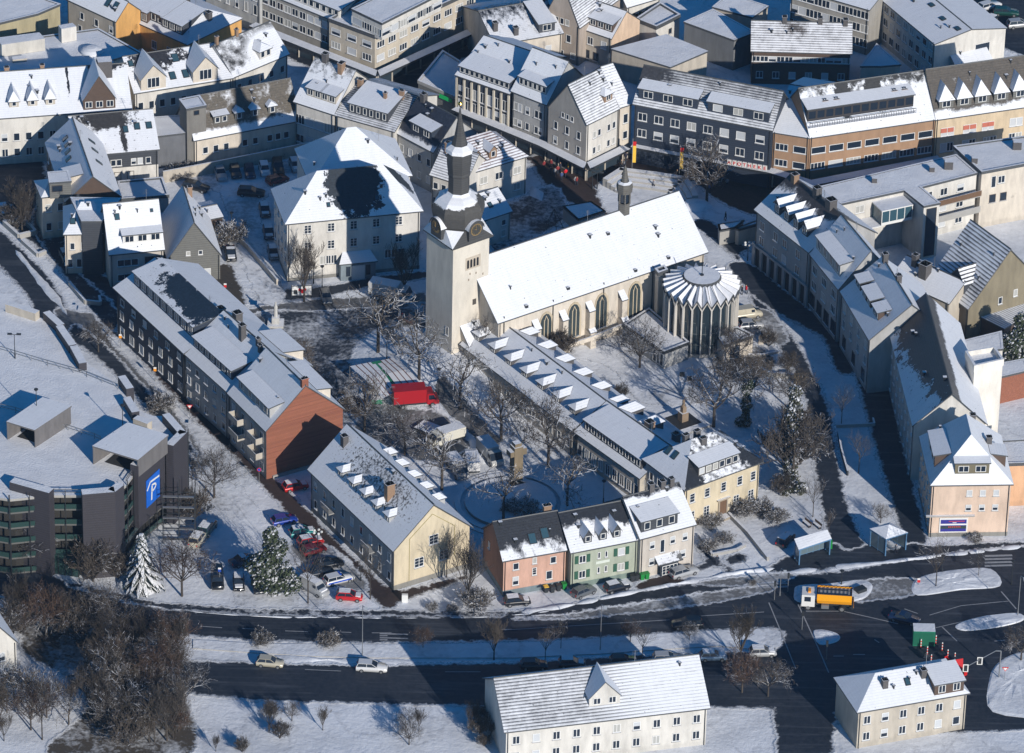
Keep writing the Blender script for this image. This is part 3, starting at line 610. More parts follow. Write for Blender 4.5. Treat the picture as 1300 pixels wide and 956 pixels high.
# ------------------------------------------------------------------ painted markings
PAINT = flat('road_paint', (.3, .31, .33), .8, 0, .35, 3)
def mark(px, w_m, z=None):
    LAYER[0] += 1
    b = MB(); pts = [P(x, y) for x, y in px]
    for i in range(len(pts)-1):
        d = (pts[i+1]-pts[i]).normalized(); n = Vector((-d.y, d.x, 0))*w_m/2
        b.poly([(v.x, v.y, ZM) for v in (pts[i]-n, pts[i+1]-n, pts[i+1]+n, pts[i]+n)])
    return b
ZM = (LAYER[0]+2)*.004+.01
allm = []
for (x0, y0, x1, y1) in ((254, 796, 282, 798), (307, 799, 329, 800), (362, 802, 391, 803), (432, 803.5, 446, 804), (472, 804.5, 497, 804.5), (636, 800, 650, 800), (640, 801, 850, 788), (890, 783, 970, 778), (387, 851, 433, 853), (565, 854, 610, 854)):
    allm.append(([(x0, y0), (x1, y1)], .16))
for k in range(4): allm.append(([(482, 805.5+k*2.6), (492, 805.5+k*2.6)] if k % 2 else [(482, 805.5+k*2.6), (518, 806.5+k*2.6)], .3))
for k in range(4): allm.append(([(964, 734.5+k*4.2), (1000, 733+k*4.2)], .5))       # zebra bars left
for k in range(4): allm.append(([(1250, 707+k*4.2), (1285, 706+k*4.2)], .5))
allm += [([(1013, 768), (1038, 822), (1052, 855)], .18), ([(1023, 777), (1070, 777), (1110, 786), (1140, 793)], .18), ([(1180, 782), (1220, 770), (1282, 764)], .16), ([(1188, 798), (1240, 786)], .16), ([(1148, 774), (1165, 780)], .16), ([(1196, 797), (1215, 815)], .2), ([(976, 766), (990, 800), (1010, 850)], .16), ([(1271, 752), (1290, 774)], .2), ([(1058, 834), (1071, 834)], .2), ([(1083, 832), (1098, 832)], .2), ([(1110, 813), (1116, 817)], .2), ([(1262, 815), (1276, 814)], .2)]
for px, w_m in allm:
    b = mark(px, w_m); o = obj('road_marking', b.mesh('road_marking', [PAINT])); tag(o, None, None, kind='structure')
# ------------------------------------------------------------------ palettes
CREAM = wall('warm_cream', (.66, .58, .47)); WHITE = wall('white_plaster', (.66, .63, .57)); BEIGE = wall('beige', (.52, .46, .37)); GREYW = wall('grey_plaster_and_shade', (.42, .42, .41))  # grey plaster also paints in the shaded sides of the yellow houses
YELLOW = wall('pale_yellow', (.66, .55, .36)); PINK = wall('salmon', (.66, .37, .26)); MINT = wall('mint', (.42, .47, .36)); OFFW = wall('off_white', (.58, .52, .45)); OCHRE = wall('ochre', (.72, .36, .06))
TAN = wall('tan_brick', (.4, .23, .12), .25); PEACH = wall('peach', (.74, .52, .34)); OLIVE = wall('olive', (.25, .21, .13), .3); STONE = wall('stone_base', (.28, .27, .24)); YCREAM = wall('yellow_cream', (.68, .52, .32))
SLATE = slate_wall('dark', (.045, .05, .06)); SLATE2 = slate_wall('grey', (.13, .13, .12)); SLATEN = slate_wall('navy', (.025, .035, .055)); BROWN = flat('brown_boards', (.09, .06, .045), .8, 0, .25, 2)
FULL = roofmat(thr=.08); FULLR = roofmat(thr=.16, ridge=.2, r0=.8); SHUT = flat('shutter_green', (.03, .1, .065), .5); ARC_SHADED = wall('arcade_shaded_plaster', (.4, .4, .4)); SPOT = roofmat(thr=.42, ridge=.05, brk=.3, nsc=.8); HALF = roofmat(thr=.44, ridge=.35, r0=.3)  # arcade plaster is whitish; its shade is put into the darker wall colour
TILE = roofmat(base=(.03, .03, .035), thr=.33, ridge=.15, stripe=.5, pitch=.45, brk=2.6, r0=.4, nsc=.8); TILED = roofmat(base=(.035, .033, .035), thr=.38, ridge=.25, stripe=.45, pitch=.45, brk=2.4, r0=.3, nsc=.8)
REDT = roofmat(base=(.1, .035, .025), thr=.4, stripe=.5, pitch=.5, brk=2.0, nsc=.5, ridge=.15, r0=.4); MOSS = roofmat(base=(.075, .062, .045), thr=.62, eave=-.5, brk=.6); PATCHY = roofmat(thr=.42, brk=.7, nsc=.5, base=(.04, .035, .035))
BAREN = roofmat(base=(.03, .035, .05), thr=.72, eave=-.45, brk=.5)
# ------------------------------------------------------------------ church
def church():
    h = house('church', 'long cream parish church nave with a steep snow covered roof and pointed windows', (632, 411), (899.5, 320), he=10.0, Rg=(862, 242, 'r'), wallm=CREAM, rm=FULL, cat='church', ov=.5)
    h.root['category'] = 'church'; W, D = h.W, h.D; p, q = h.f['f']
    L = q[0]-p[0]
    us = [loc_on(h, x, y, 5)[0]/W for x, y in ((694, 425), (730, 412), (766, 400), (808, 384))]
    for i, u in enumerate([us[0], us[1], us[2], us[3], us[3]+.19]):
        x = p[0]+L*u; n_ = 5; hw = 1.1; z0, z1 = 2.4, 6.6
        arch = [(-hw, z0), (hw, z0), (hw, z1)]+[(hw*math.cos(a)*(1-.12*math.sin(a)*0), z1+hw*1.7*math.sin(a)) for a in [R(30), R(60), R(90), R(120), R(150)]]+[(-hw, z1)]
        b = MB(); y = p[1]
        b.poly([(x+ax, y-.03, az) for ax, az in arch], 0)
        out = [(ax*1.25, (az-4.5)*1.1+4.5) for ax, az in arch]
        for k in range(len(arch)):
            k2 = (k+1) % len(arch); b.poly([(x+out[k][0], y-.14, out[k][1]), (x+out[k2][0], y-.14, out[k2][1]), (x+arch[k2][0], y-.05, arch[k2][1]), (x+arch[k][0], y-.05, arch[k][1])], 1)
            b.poly([(x+out[k][0], y, out[k][1]), (x+out[k2][0], y, out[k2][1]), (x+out[k2][0], y-.14, out[k2][1]), (x+out[k][0], y-.14, out[k][1])], 1)
        for ux in (-.36, .36): b.box(x+ux-.07, x+ux+.07, y-.14, y, z0, z1+.8, 1)
        b.tube((x-.36, y-.1, z1+.6), (x, y-.1, z1+1.5), .07, n=4, m=1); b.tube((x+.36, y-.1, z1+.6), (x, y-.1, z1+1.5), .07, n=4, m=1)
        b.box(x-1.3, x+1.3, y-.3, y, z0-.25, z0, 1, 2)
        obj('arched_window', b.mesh('arched_window', [flat('church_glass', (.04, .055, .06), .2), flat('window_stone', (.5, .42, .3), .9), SNOW]), h.root)
    bus = [us[0]-.055, us[1]-.06, us[2]-.065, us[3]-.07]
    for u in bus:
        x = p[0]+L*u; b = MB(); y = p[1]
        b.prism([(x-.55, y-1.7), (x+.55, y-1.7), (x+.55, y), (x-.55, y)], 0, 3.2, 0)
        b.prism([(x-.5, y-1.2), (x+.5, y-1.2), (x+.5, y), (x-.5, y)], 3.2, 6.9, 0)
        b.slab([(x-.6, y-1.3, 6.9), (x+.6, y-1.3, 6.9), (x+.6, y, 8.1), (x-.6, y, 8.1)], .18, 1, 2)
        b.slab([(x-.62, y-1.8, 3.2), (x+.62, y-1.8, 3.2), (x+.62, y-1.1, 3.75), (x-.62, y-1.1, 3.75)], .15, 1, 2)
        obj('buttress', b.mesh('buttress', [CREAM, FULL, DARKEDGE]), h.root)
    for i, u in enumerate((.02, .255, .5, .74)):
        b = MB(); x = p[0]+L*u+.2; b.tube((x, p[1]-.1, 0), (x, p[1]-.1, 10.6), .09, n=6); obj('downpipe', b.mesh('downpipe', [DKMETAL]), h.root)
    # snow stops and vents dotted on the roof
    for (px, py) in ((722, 323), (669, 343), (772, 283), (850, 282), (808, 297)):
        z = 13.5
        for it in range(8):
            x, y = loc_on(h, px, py, z); z = h.rz(x, max(0, min(y, D/2)))
        b = MB(); b.box(-.25, .25, -.3, .2, -.1, .35, 0, 1); obj('roof_vent', b.mesh('roof_vent', [DKMETAL, SNOW]), h.root, (x, y, z))
    # ridge turret
    x, y = loc_on(h, 796, 268, h.he+h.rh); b = MB(); zr = 0
    S1 = slate_wall('turret', (.1, .095, .085))
    b.lathe([(1.0, -1.4), (1.0, 1.3)], 6, 0); b.lathe([(.75, 1.3), (.75, 3.1)], 6, 1)
    for k in range(6):
        a = 2*math.pi*k/6; b.tube((.95*math.cos(a), .95*math.sin(a), 1.2), (.95*math.cos(a), .95*math.sin(a), 3.2), .16, n=4, m=0)
    b.lathe([(1.15, 3.1), (1.25, 3.4), (1.35, 4.2), (1.25, 4.9)], 8, 0); b.lathe([(1.25, 4.9), (.75, 5.15)], 8, 2); b.lathe([(.6, 5.15), (.3, 7.3), (.05, 8.0)], 8, 0)
    obj('ridge_turret', b.mesh('ridge_turret', [S1, GLASS, SNOW]), h.root, (x, D/2, h.he+h.rh))
    b = MB(); b.tube((0, 0, 8.0), (0, 0, 9.2), .07, n=5); b.tube((-.4, 0, 8.8), (.4, 0, 8.8), .05, n=5); obj('cross', b.mesh('cross', [DKMETAL]), h.root, (x, D/2, h.he+h.rh))
    return h
def tower():
    z00 = 4.5; he = 18.0; a = P(574.6, 317, he+z00); b_ = P(626, 299, he+z00); c_ = P(536, 291, he+z00); a.z = b_.z = c_.z = z00
    ex = (b_-a).normalized(); ey = Vector((-ex.y, ex.x, 0)); W = ((b_-a).length+abs((c_-a).dot(ey)))/2; yaw = math.atan2(ex.y, ex.x)
    root = obj('church_tower', None, None, a, yaw); tag(root, 'square cream church tower with a snow capped slate onion dome and tall spire', 'church tower')
    o = .45; b = MB(); b.prism([(o, o), (W-o, o), (W-o, W-o), (o, W-o)], -5.0, he+.1, 0); obj('shaft', b.mesh('shaft', [wall('tower', (.66, .6, .5), .25)]), root)
    c = W/2; SL = slate_wall('tower', (.05, .05, .05)); hw = W/2
    # spreading square eave plates that turn into the eight sided dome
    k = hw*1.03; b = MB()
    def oc(r, z): return [(c+r*math.cos(R(22.5+45*i)), c+r*math.sin(R(22.5+45*i)), z) for i in range(8)]
    sq = [(0, 0), (W, 0), (W, W), (0, W)]; O = oc(k*.93, he+2.2)   # O[0] east-north ... 
    b.slab([(0, 0, he), (W, 0, he), O[6], O[5]], .2, 0, 0)
    b.slab([(W, 0, he), (W, W, he), O[0], O[7]], .2, 0, 0)
    b.slab([(W, W, he), (0, W, he), O[2], O[1]], .2, 0, 0)
    b.slab([(0, W, he), (0, 0, he), O[4], O[3]], .2, 0, 0)
    for (q, i, j) in (((0, 0), 4, 5), ((W, 0), 6, 7), ((W, W), 0, 1), ((0, W), 2, 3)):
        b.slab([(q[0], q[1], he+.03), O[j], O[i]], .2, 1, 0)
    b.slab([(0, W, he+.02), (0, 0, he+.02), O[4], O[3]], .1, 1, 0)
    obj('eaves_roof', b.mesh('eaves_roof', [SL, SNOW]), root)
    def domefn(nb):
        g = nb.new('ShaderNodeTexCoord'); sx = nb.new('ShaderNodeSeparateXYZ'); nb.l.new(g.outputs['Object'], sx.inputs[0])
        n = nb.noise(g.outputs['Object'], .8, 5, .6)
        # snow lies on the upper shell, ragged lower edge
        s_ = nb.math('ADD', sx.outputs[2], nb.math('ADD', nb.math('MULTIPLY', n, 1.6), nb.math('MULTIPLY', sx.outputs[0], -.14)))
        mask = nb.ramp(s_, 5.0, 5.15); n2 = nb.noise(g.outputs['Object'], 2.5, 5, .7)
        c1 = nb.mix(n2, (.03, .03, .029), (.1, .095, .088)); nb.l.new(nb.mix(mask, c1, SNOWC), nb.b.inputs['Base Color']); nb.b.inputs['Roughness'].default_value = .7
        nb.bump(nb.math('ADD', mask, n2), .1, .6)
    DM = mat('dome_slate', domefn)
    b = MB(); z0 = he+2.0; rr_ = [(k*.84, 0), (k*.93, .7), (k*1.01, 1.5), (k*1.05, 2.4), (k*1.03, 3.2), (k*.95, 3.9), (k*.82, 4.5), (k*.64, 4.95), (k*.5, 5.2), (k*.43, 5.6)]
    b.lathe([(r_, z) for r_, z in rr_], 8, 0, (0, 0), R(22.5))
    obj('onion_dome', b.mesh('onion_dome', [DM]), root, (c, c, z0))
    b = MB(); r1 = k*.46; b.lathe([(r1*.93, 5.1), (r1*.9, 8.4), (r1*1.0, 8.7), (r1*.95, 9.0), (r1*1.02, 10.0), (r1*1.08, 11.2), (r1*1.04, 12.2), (r1*1.0, 12.6)], 8, 0, (0, 0), R(22.5)); b.lathe([(r1*1.2, 12.7), (r1*1.18, 13.3), (r1*.72, 13.9)], 8, 1, (0, 0), R(22.5)); b.lathe([(r1*1.02, 12.5), (r1*1.2, 12.7)], 8, 0, (0, 0), R(22.5))
    obj('lantern', b.mesh('lantern', [SL, SNOW]), root, (c, c, z0))
    b = MB(); b.lathe([(r1*.74, 13.4), (r1*.44, 15.6), (r1*.2, 18.2), (.06, 20.4)], 8, 0, (0, 0), R(22.5)); obj('spire', b.mesh('spire', [SL]), root, (c, c, z0))
    b = MB(); b.tube((0, 0, 20.4), (0, 0, 21.4), .08, n=6, m=1); b.lathe([(.02, 20.55), (.3, 20.7), (.42, 20.95), (.3, 21.2), (.02, 21.35)], 12, 0); b.tube((0, 0, 21.3), (0, 0, 22.6), .06, n=5, m=1); b.tube((-.45, 0, 22.1), (.45, 0, 22.1), .05, n=5, m=1)
    obj('golden_ball', b.mesh('golden_ball', [flat('gold', (.8, .5, .12), .25, 1.0), DKMETAL], True), root, (c, c, z0))
    # clocks on right front and left front
    def clock(mm):
        b = MB(); n = 20; rdx = 1.35
        arc = [(rdx*math.cos(R(a)), rdx*math.sin(R(a))) for a in range(0, 181, 15)]
        pts = [(-rdx, -1.9)]+[(rdx, -1.9)]+arc
        b.add([(x, -.35, z) for x, z in pts]+[(x, 1.2, z) for x, z in pts], [tuple(range(len(pts)))]+[(i, (i+1) % len(pts), len(pts)+(i+1) % len(pts), len(pts)+i) for i in range(len(pts))], 0)
        out = [(1.14*x, 1.14*z) for x, z in arc]
        for i in range(len(arc)-1):
            b.poly([(out[i][0], -.5, out[i][1]), (out[i+1][0], -.5, out[i+1][1]), (out[i+1][0], 1.2, out[i+1][1]), (out[i][0], 1.2, out[i][1])][::-1], 1)
            b.poly([(arc[i][0], -.5, arc[i][1]), (arc[i+1][0], -.5, arc[i+1][1]), (out[i+1][0], -.5, out[i+1][1]), (out[i][0], -.5, out[i][1])], 0)
        o_ = obj('clock_gable', b.mesh('clock_gable', [SL, SNOW]), root, mtx=mm)
        b = MB()
        for i in range(24):
            a0, a1 = 2*math.pi*i/24, 2*math.pi*(i+1)/24
            b.poly([(1.05*math.cos(a0), -.4, 1.05*math.sin(a0)-.1), (1.05*math.cos(a1), -.4, 1.05*math.sin(a1)-.1), (.88*math.cos(a1), -.4, .88*math.sin(a1)-.1), (.88*math.cos(a0), -.4, .88*math.sin(a0)-.1)][::-1], 1)
        b.poly([(.88*math.cos(2*math.pi*i/24), -.39, .88*math.sin(2*math.pi*i/24)-.1) for i in range(24)][::-1], 0)
        for i in range(12):
            a0 = 2*math.pi*i/12; b.tube((.66*math.cos(a0), -.43, .66*math.sin(a0)-.1), (.84*math.cos(a0), -.43, .84*math.sin(a0)-.1), .04, n=4, m=1)
        b.tube((0, -.45, -.1), (-.15, -.45, .65), .05, n=4, m=1); b.tube((0, -.45, -.1), (-.38, -.45, .1), .06, n=4, m=1)
        obj('clock_face', b.mesh('clock_face', [flat('clock_dark', (.05, .05, .045), .5), flat('clock_gold', (.22, .15, .06), .6)]), o_)
    zc = he+2.5
    clock(slope_mtx((0, 0), (1, 0), zc) @ Matrix.Translation((c+.3, c-k+.1, 0)))
    clock(slope_mtx((0, W), (0, 0), zc) @ Matrix.Translation((c, c-k+.1, 0)))
    # belfry window, slots
    b = MB(); 
    y = o
    def ww(x0, x1, z0, z1, arch_=True):
        n = 6; cx = (x0+x1)/2; r_ = (x1-x0)/2
        b.poly([(x0, y-.03, z0), (x1, y-.03, z0), (x1, y-.03, z1)]+[(cx+r_*math.cos(R(a)), y-.03, z1+r_*math.sin(R(a))) for a in (45, 90, 135)]+[(x0, y-.03, z1)], 0)
    cx = W*.55
    b.box(cx-1.45, cx+1.45, y-.06, y, 13.0, 15.2, 1)
    y = o-.05
    for i in range(4): ww(cx-1.2+i*.62, cx-1.2+i*.62+.4, 13.3, 14.6)
    obj('belfry_window', b.mesh('belfry_window', [flat('opening', (.01, .01, .012), .9), wall('belfry_stone', (.5, .42, .32))]), root)
    y = o
    for (fx, z) in ((.45, 11), (.8, 11.2), (.63, 11.8), (.48, 12)):
        b = MB(); b.box(W*fx-.1, W*fx+.1, y-.04, y, z, z+.35, 0); obj('wall_slot', b.mesh('wall_slot', [flat('slot', (.25, .2, .15), .9)]), root)
    b = MB(); b.box(W*.6-.35, W*.6+.35, y-.05, y, 6.3, 7.3, 0); obj('small_window', b.mesh('small_window', [flat('slot2', (.08, .07, .06), .9)]), root)
    put_window(root, (o, W-o), (o, o), .82, 1.5, .7, 1.6, 'plain')
    return root
def chapel():
    cxp, rad = 891.5, 6.0
    he = 10.2; cp = P(891, 355, he+.9); cx, cy = cp.x, cp.y; Rr = (P(940, 355, he+.6)-P(842, 355, he+.6)).length/2
    root = obj('round_chapel', None, None, (cx, cy, 0)); tag(root, 'round glass walled chapel with a folded star roof under snow', 'chapel')
    n = 24; Rw = Rr*.9
    b = MB()
    for i in range(n):
        a0 = 2*math.pi*i/n; a1 = 2*math.pi*(i+1)/n; am = (a0+a1)/2
        p0 = (Rw*math.cos(a0), Rw*math.sin(a0)); p1 = (Rw*math.cos(a1), Rw*math.sin(a1)); pm = (Rr*.985*math.cos(am)*.97, Rr*.985*math.sin(am)*.97)
        b.poly([(*p0, .5), (*p1, .5), (*p1, he-1.5), (pm[0], pm[1], he), (*p0, he-1.5)], 0)
        d = Vector((p1[0]-p0[0], p1[1]-p0[1], 0)).normalized(); nn = Vector((d.y, -d.x, 0))
        for z in (2.2, 4.2, 6.2, 8.0):
            q0 = Vector((*p0, z)); q1 = Vector((*p1, z)); b.tube(q0, q1, .05, n=4, m=1, cap=False)
        b.tube(Vector(((p0[0]+p1[0])/2, (p0[1]+p1[1])/2, .5))+nn*.05, Vector(((p0[0]+p1[0])/2, (p0[1]+p1[1])/2, he-1))+nn*.05, .035, n=4, m=1, cap=False)
    obj('glass_wall', b.mesh('glass_wall', [flat('chapel_glass', (.022, .035, .045), .15), flat('lead', (.12, .13, .13), .6)]), root)
    FIN = wall('fin_concrete', (.6, .56, .5))
    for i in range(n):
        a = 2*math.pi*i/n; b = MB()
        b.box(Rw-.15, Rr*.985, -.1, .1, 0, he-1.4, 0)
        for s_ in (-1, 1):
            am = math.pi/n*s_; pm = Vector((Rr*.97*math.cos(am), Rr*.97*math.sin(am), he+.05)); b.tube((Rr*.97, 0, he-1.5), pm, .14, n=4, m=0)
        obj('fin', b.mesh('fin', [FIN]), root, (0, 0, 0), a)
    b = MB(); b.lathe([(Rw+.3, 0), (Rw+.3, .5), (Rw, .5)], n, 0); obj('plinth', b.mesh('plinth', [CONC]), root)
    b = MB(); ri = 2.9; zi = he+1.6
    for i in range(n):
        a0 = 2*math.pi*i/n; a1 = 2*math.pi*(i+1)/n; am = (a0+a1)/2
        vo0 = Vector((Rr*.97*math.cos(a0), Rr*.97*math.sin(a0), he-1.3)); vo1 = Vector((Rr*.97*math.cos(a1), Rr*.97*math.sin(a1), he-1.3)); rg = Vector((Rr*1.05*math.cos(am), Rr*1.05*math.sin(am), he+.45))
        i0 = Vector((ri*math.cos(a0), ri*math.sin(a0), zi-.35)); i1 = Vector((ri*math.cos(a1), ri*math.sin(a1), zi-.35)); ir = Vector((ri*math.cos(am), ri*math.sin(am), zi))
        for (u, v, vi) in ((vo0, rg, i0), (rg, vo1, i1)):
            pass
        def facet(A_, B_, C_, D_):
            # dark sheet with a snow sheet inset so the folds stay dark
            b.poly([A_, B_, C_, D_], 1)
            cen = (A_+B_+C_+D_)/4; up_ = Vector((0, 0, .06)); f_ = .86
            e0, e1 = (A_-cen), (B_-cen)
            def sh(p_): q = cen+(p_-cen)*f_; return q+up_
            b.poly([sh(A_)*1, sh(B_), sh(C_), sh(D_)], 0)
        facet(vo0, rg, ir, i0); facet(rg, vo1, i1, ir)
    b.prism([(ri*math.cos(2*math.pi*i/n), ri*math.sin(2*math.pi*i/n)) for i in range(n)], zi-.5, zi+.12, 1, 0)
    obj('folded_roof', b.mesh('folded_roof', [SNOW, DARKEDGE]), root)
    b = MB(); b.lathe([(.3, zi), (.3, zi+.3)], 8, 0); b.tube((0, 0, zi), (0, 0, zi+2.3), .07, n=5); obj('finial', b.mesh('finial', [DKMETAL]), root)
CH = church(); tower(); chapel()
block('chapel_connector', 'flat snow roofed connecting hall between church and round chapel', [(793, 413), (843, 448), (874, 436), (824, 393)], 3.0, GREYW, cat='annex', pm=DKMETAL, wins={0: [(.3, [.78, .86, .94], 1.1, 2.3, 'plain', 0)]})
block('chapel_porch', 'small flat roofed porch at the foot of the round chapel', [(909, 424), (919, 440), (956, 427), (936, 417)], 3.3, CREAM, cat='porch', wins={1: [(.1, [.38], 2.0, 2.6, 'dark', 0)]})
block('service_shaft', 'slim square pier between church wall and round chapel', [(832, 344), (836, 349), (847, 345), (843, 340)], 10.5, CREAM, cat='pier', parapet=.5)
# ------------------------------------------------------------------ annex rows beside the church
house('tower_link', 'small snow roofed link between tower foot and church nave', (598, 446), (640, 431), he=4.6, D=9, rh=4.6, wallm=CREAM, rm=FULL, cat='church annex', ov=.2)
dm = {'roof': FULL, 'wallm': flat('dormer_timber', (.12, .1, .08), .8), 'wst': 'std'}
h = house('parish_hall_wing', 'long low parish hall from the tower foot with rows of small dormers on both slopes', (583, 437), (726, 547), he=4.8, Rg=(769.5, 508.5, 'r'), wallm=BEIGE, rm=FULL, cat='parish hall',
    wins={'f': [(1.2, 13, 1.0, 1.5)]})
for i in range(7): add_dormer(h, 'f', .06+i*.142, 2.0, 1.7, 1.15, 'hip', 2, ww=.55, wh=.85, roof=FULL, wallm=CHIM)
for i in range(6): add_dormer(h, 'b', .03+i*.158, 2.0, 1.7, 1.1, 'hip', 1, roof=FULL, wallm=CHIM)
W0, D0, R0 = h.W, h.D, h.rh
h = house('rectory_row', 'low rectory row with a long strip dormer between parish hall and yellow villa', (728, 548), (812, 608), D=D0, rh=R0, he=4.8, wallm=BEIGE, rm=FULL, ov=.4, cat='rectory',
    wins={'f': [(1.0, 9, 1.1, 2.0)]}, chim=[(.55, .6, 1.2, 1.2, 1.2, CHIMB), (.8, .75, 1.0, 1.0, 1.5)])
add_dormer(h, 'f', .5, 1.2, h.W*.86, 1.7, 'shed', 10, ww=.85, wh=1.2, roof=FULL, wallm=CHIM)
for t in (.55, .85): add_dormer(h, 'b', t, 1.9, 2.2, 1.5, 'hip', 1, roof=FULL, wallm=CHIM)
# yellow villa
h = house('yellow_villa', 'pale yellow hipped villa with a six window strip dormer and brown front door', (869, 623), (970, 586), (810, 584), 7.6, Rg=(927, 540), roof='hip', wallm={'f': YELLOW, 'b': YELLOW, 'r': YELLOW, 'l': GREYW}, ov=.5, cat='villa',  # left wall grey in place of yellow, its shade painted in
    rm=roofmat(thr=.44, ridge=.04, brk=.6, nsc=1.3, patches=((.12, .3, .12, .5, .35), (.9, .3, .12, .4, .3))), rm2=FULL, rid=(5.2, 9.2), plinth=(.5, STONE),
    wins={'f': [(1.3, [.1, .3, .7, .9], 1.1, 1.7, 'cross'), (4.6, [.1, .3, .52, .74, .92], 1.0, 1.6, 'cross')], 'l': [(1.3, 5, 1.0, 1.6), (4.6, [.15, .35, .6, .8], 1.0, 1.5)]},
    chim=[(.34, .62, .9, .7, 1.4), (.48, .62, .9, .7, 1.4), (.45, .42, 1, .6, 1.0)])
add_dormer(h, 'f', .47, 1.0, 7.6, 1.7, 'shed', 6, ww=1.0, wh=1.15, roof=FULL, wallm=CHIM, wst='mix')
add_skylight(h, 'l', .45, .5, .9, 1.4); add_skylight(h, 'l', .3, .5, .9, 1.4)
b = MB(); b.box(-.65, .65, -.06, .05, .5, 3.0, 0); b.box(-.9, -.65, -.2, .05, .3, 3.1, 1); b.box(.65, .9, -.2, .05, .3, 3.1, 1); b.box(-1.2, 1.2, -.4, .05, 3.1, 3.35, 1, 2); b.box(-1.1, 1.1, -1.3, -.05, 0, .4, 1, 2)
obj('front_door', b.mesh('front_door', [WOOD, wall('door_stone', (.4, .33, .24)), SNOW]), h.root, (h.W*.52, .5, 0))
# ------------------------------------------------------------------ terrace on the main road
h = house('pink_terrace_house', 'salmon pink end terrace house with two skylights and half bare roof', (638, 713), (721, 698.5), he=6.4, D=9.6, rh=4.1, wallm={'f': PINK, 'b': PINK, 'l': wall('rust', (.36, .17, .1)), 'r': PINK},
    rm=roofmat(thr=.4, ridge=.55, r0=.1, brk=.5, streak=1.6, nsc=.45), rm2=FULL, ov=.25, plinth=(1.0, wall('plinth_blue', (.2, .27, .3))),
    wins={'f': [(1.7, [.2, .74], 1.0, 1.5), (4.4, [.2, .8], .95, 1.2), (2.9, [.5], .7, 1.3, 'cross'), (4.9, [.5], .7, 1.1)], 'l': [(4.6, [.3], .7, 1.2)]}, sky=[('f', .52, .42, 1.2, 1.7), ('f', .72, .5, 1.2, 1.7)], chim=[(.87, .6, 1.2, .7, 1.5, CHIMB)])
h = house('green_terrace_house', 'mint green middle terrace house with three pointed dormers and shuttered windows', (724.5, 702.5), (811.5, 685.5), he=6.5, Rg=(708.5, 651, 'l'), wallm=MINT, rm=roofmat(thr=.22, ridge=.75, r0=.45, brk=.5, nsc=.4, patches=((.85, .6, .1, .2, .5),)), rm2=FULL, ov=.2, plinth=(.9, wall('plinth_green', (.2, .28, .24))),
    wins={'f': [(1.6, [.17, .76], 1.1, 1.3, 'mix'), (4.3, [.17, .76], 1.1, 1.3, 'mix'), (1.9, [.42, .53], .45, 1.1), (4.5, [.42, .53], .45, 1.1)]})
for t in (.28, .5, .7): add_dormer(h, 'f', t, .9, 1.25, 1.3, 'steep', 1, ww=.8, wh=.95, roof=FULL, wallm=SLATE)
for zz in (1.6, 4.3):
    for t in (.17, .76):
        for s_ in (-1, 1):
            b = MB(); b.box(-.28, .28, -.1, 0, 0, 1.35, 0); obj('shutter', b.mesh('shutter', [SHUT]), h.root, (h.f['f'][0][0]+(h.W-.4)*t+s_*.95, .2, zz))
b = MB(); b.box(-1.1, 1.1, -.06, 0, 0, .45, 0); sg = obj('house_sign', b.mesh('house_sign', [flat('sign_pale', (.6, .65, .58), .6)]), h.root, (h.W*.48, .2, 3.55))
h = house('white_terrace_house', 'off white end terrace house with wide flat dormer and grey entrance canopy', (812.5, 685), (884.5, 666), he=7.2, D=11.5, rh=4.2, wallm=OFFW, rm=roofmat(thr=.2, ridge=.45, r0=.7, brk=.4), rm2=FULL, ov=.25,
    wins={'f': [(1.9, [.22, .8], .95, 1.3, 'half'), (4.8, [.22, .6, .83], .9, 1.3, 'half'), (3.7, [.41], .8, 2.3, 'plain')]}, chim=[(.5, .5, .8, .8, 1.2), (.7, .5, .8, .8, 1.2), (.86, .5, .7, .7, 1.2)])
add_dormer(h, 'f', .38, .8, 6.2, 1.9, 'shed', 3, ww=1.0, wh=1.3, roof=FULL, wallm=SLATE)
b = MB(); b.slab([(-2.1, -1.4, 2.5), (2.1, -1.4, 2.5), (2.1, 0, 3.3), (-2.1, 0, 3.3)], .2, 0, 1); b.box(-1.5, 1.5, -1.0, -.9, 0, 2.4, 2)
obj('entrance_canopy', b.mesh('entrance_canopy', [roofmat(thr=.5, base=(.12, .12, .12)), DARKEDGE, GLASS]), h.root, (h.W*.5, .25, 0))
put_window(h.root, (0, .25), (h.W, .25), .5, .3, 2.6, 1.6, 'cross', off=1.05, sill=False)
# ------------------------------------------------------------------ yellow long house
h = house('yellow_gabled_house', 'long house with pale yellow gable end, shaded street side and row of small dormers', (390, 596), (499, 700.5), he=7.3, Rg=(551, 640.5, 'r'), wallm={'f': GREYW, 'b': GREYW, 'r': YELLOW, 'l': YELLOW}, cat='house', ov=.45,  # grey street side: shade painted into the wall colour
    rm=roofmat(thr=.12, patches=((.52, .68, .42, .5, .36),), brk=.6, nsc=2.6), rm2=roofmat(thr=.1, ridge=.35, r0=.75, brk=.5, nsc=.9), plinth=(.9, STONE),
    wins={'f': [(1.2, 9, .9, 1.5), (4.4, 9, .9, 1.5)], 'r': [(2.9, [.33], 1.6, 1.7, 'cross'), (2.9, [.66], 1.6, 1.7, 'cross'), (6.2, [.52], 1.6, 1.7, 'cross')]},
    chim=[(.1, .36, .9, .9, 1.6), (.68, .3, 1.0, 1.3, 2.4, CHIMB)])
for i in range(5): add_dormer(h, 'f', .25+i*.135, 2.0, 1.5, 1.2, 'hip', 1, ww=.8, wh=.9, roof=roofmat(thr=.3, brk=.6, nsc=.9), wallm=GREYW)
for i in range(5): add_dormer(h, 'b', .25+i*.14, 1.6, 1.5, 1.2, 'hip', 1, ww=.8, wh=.9, roof=FULL, wallm=GREYW)
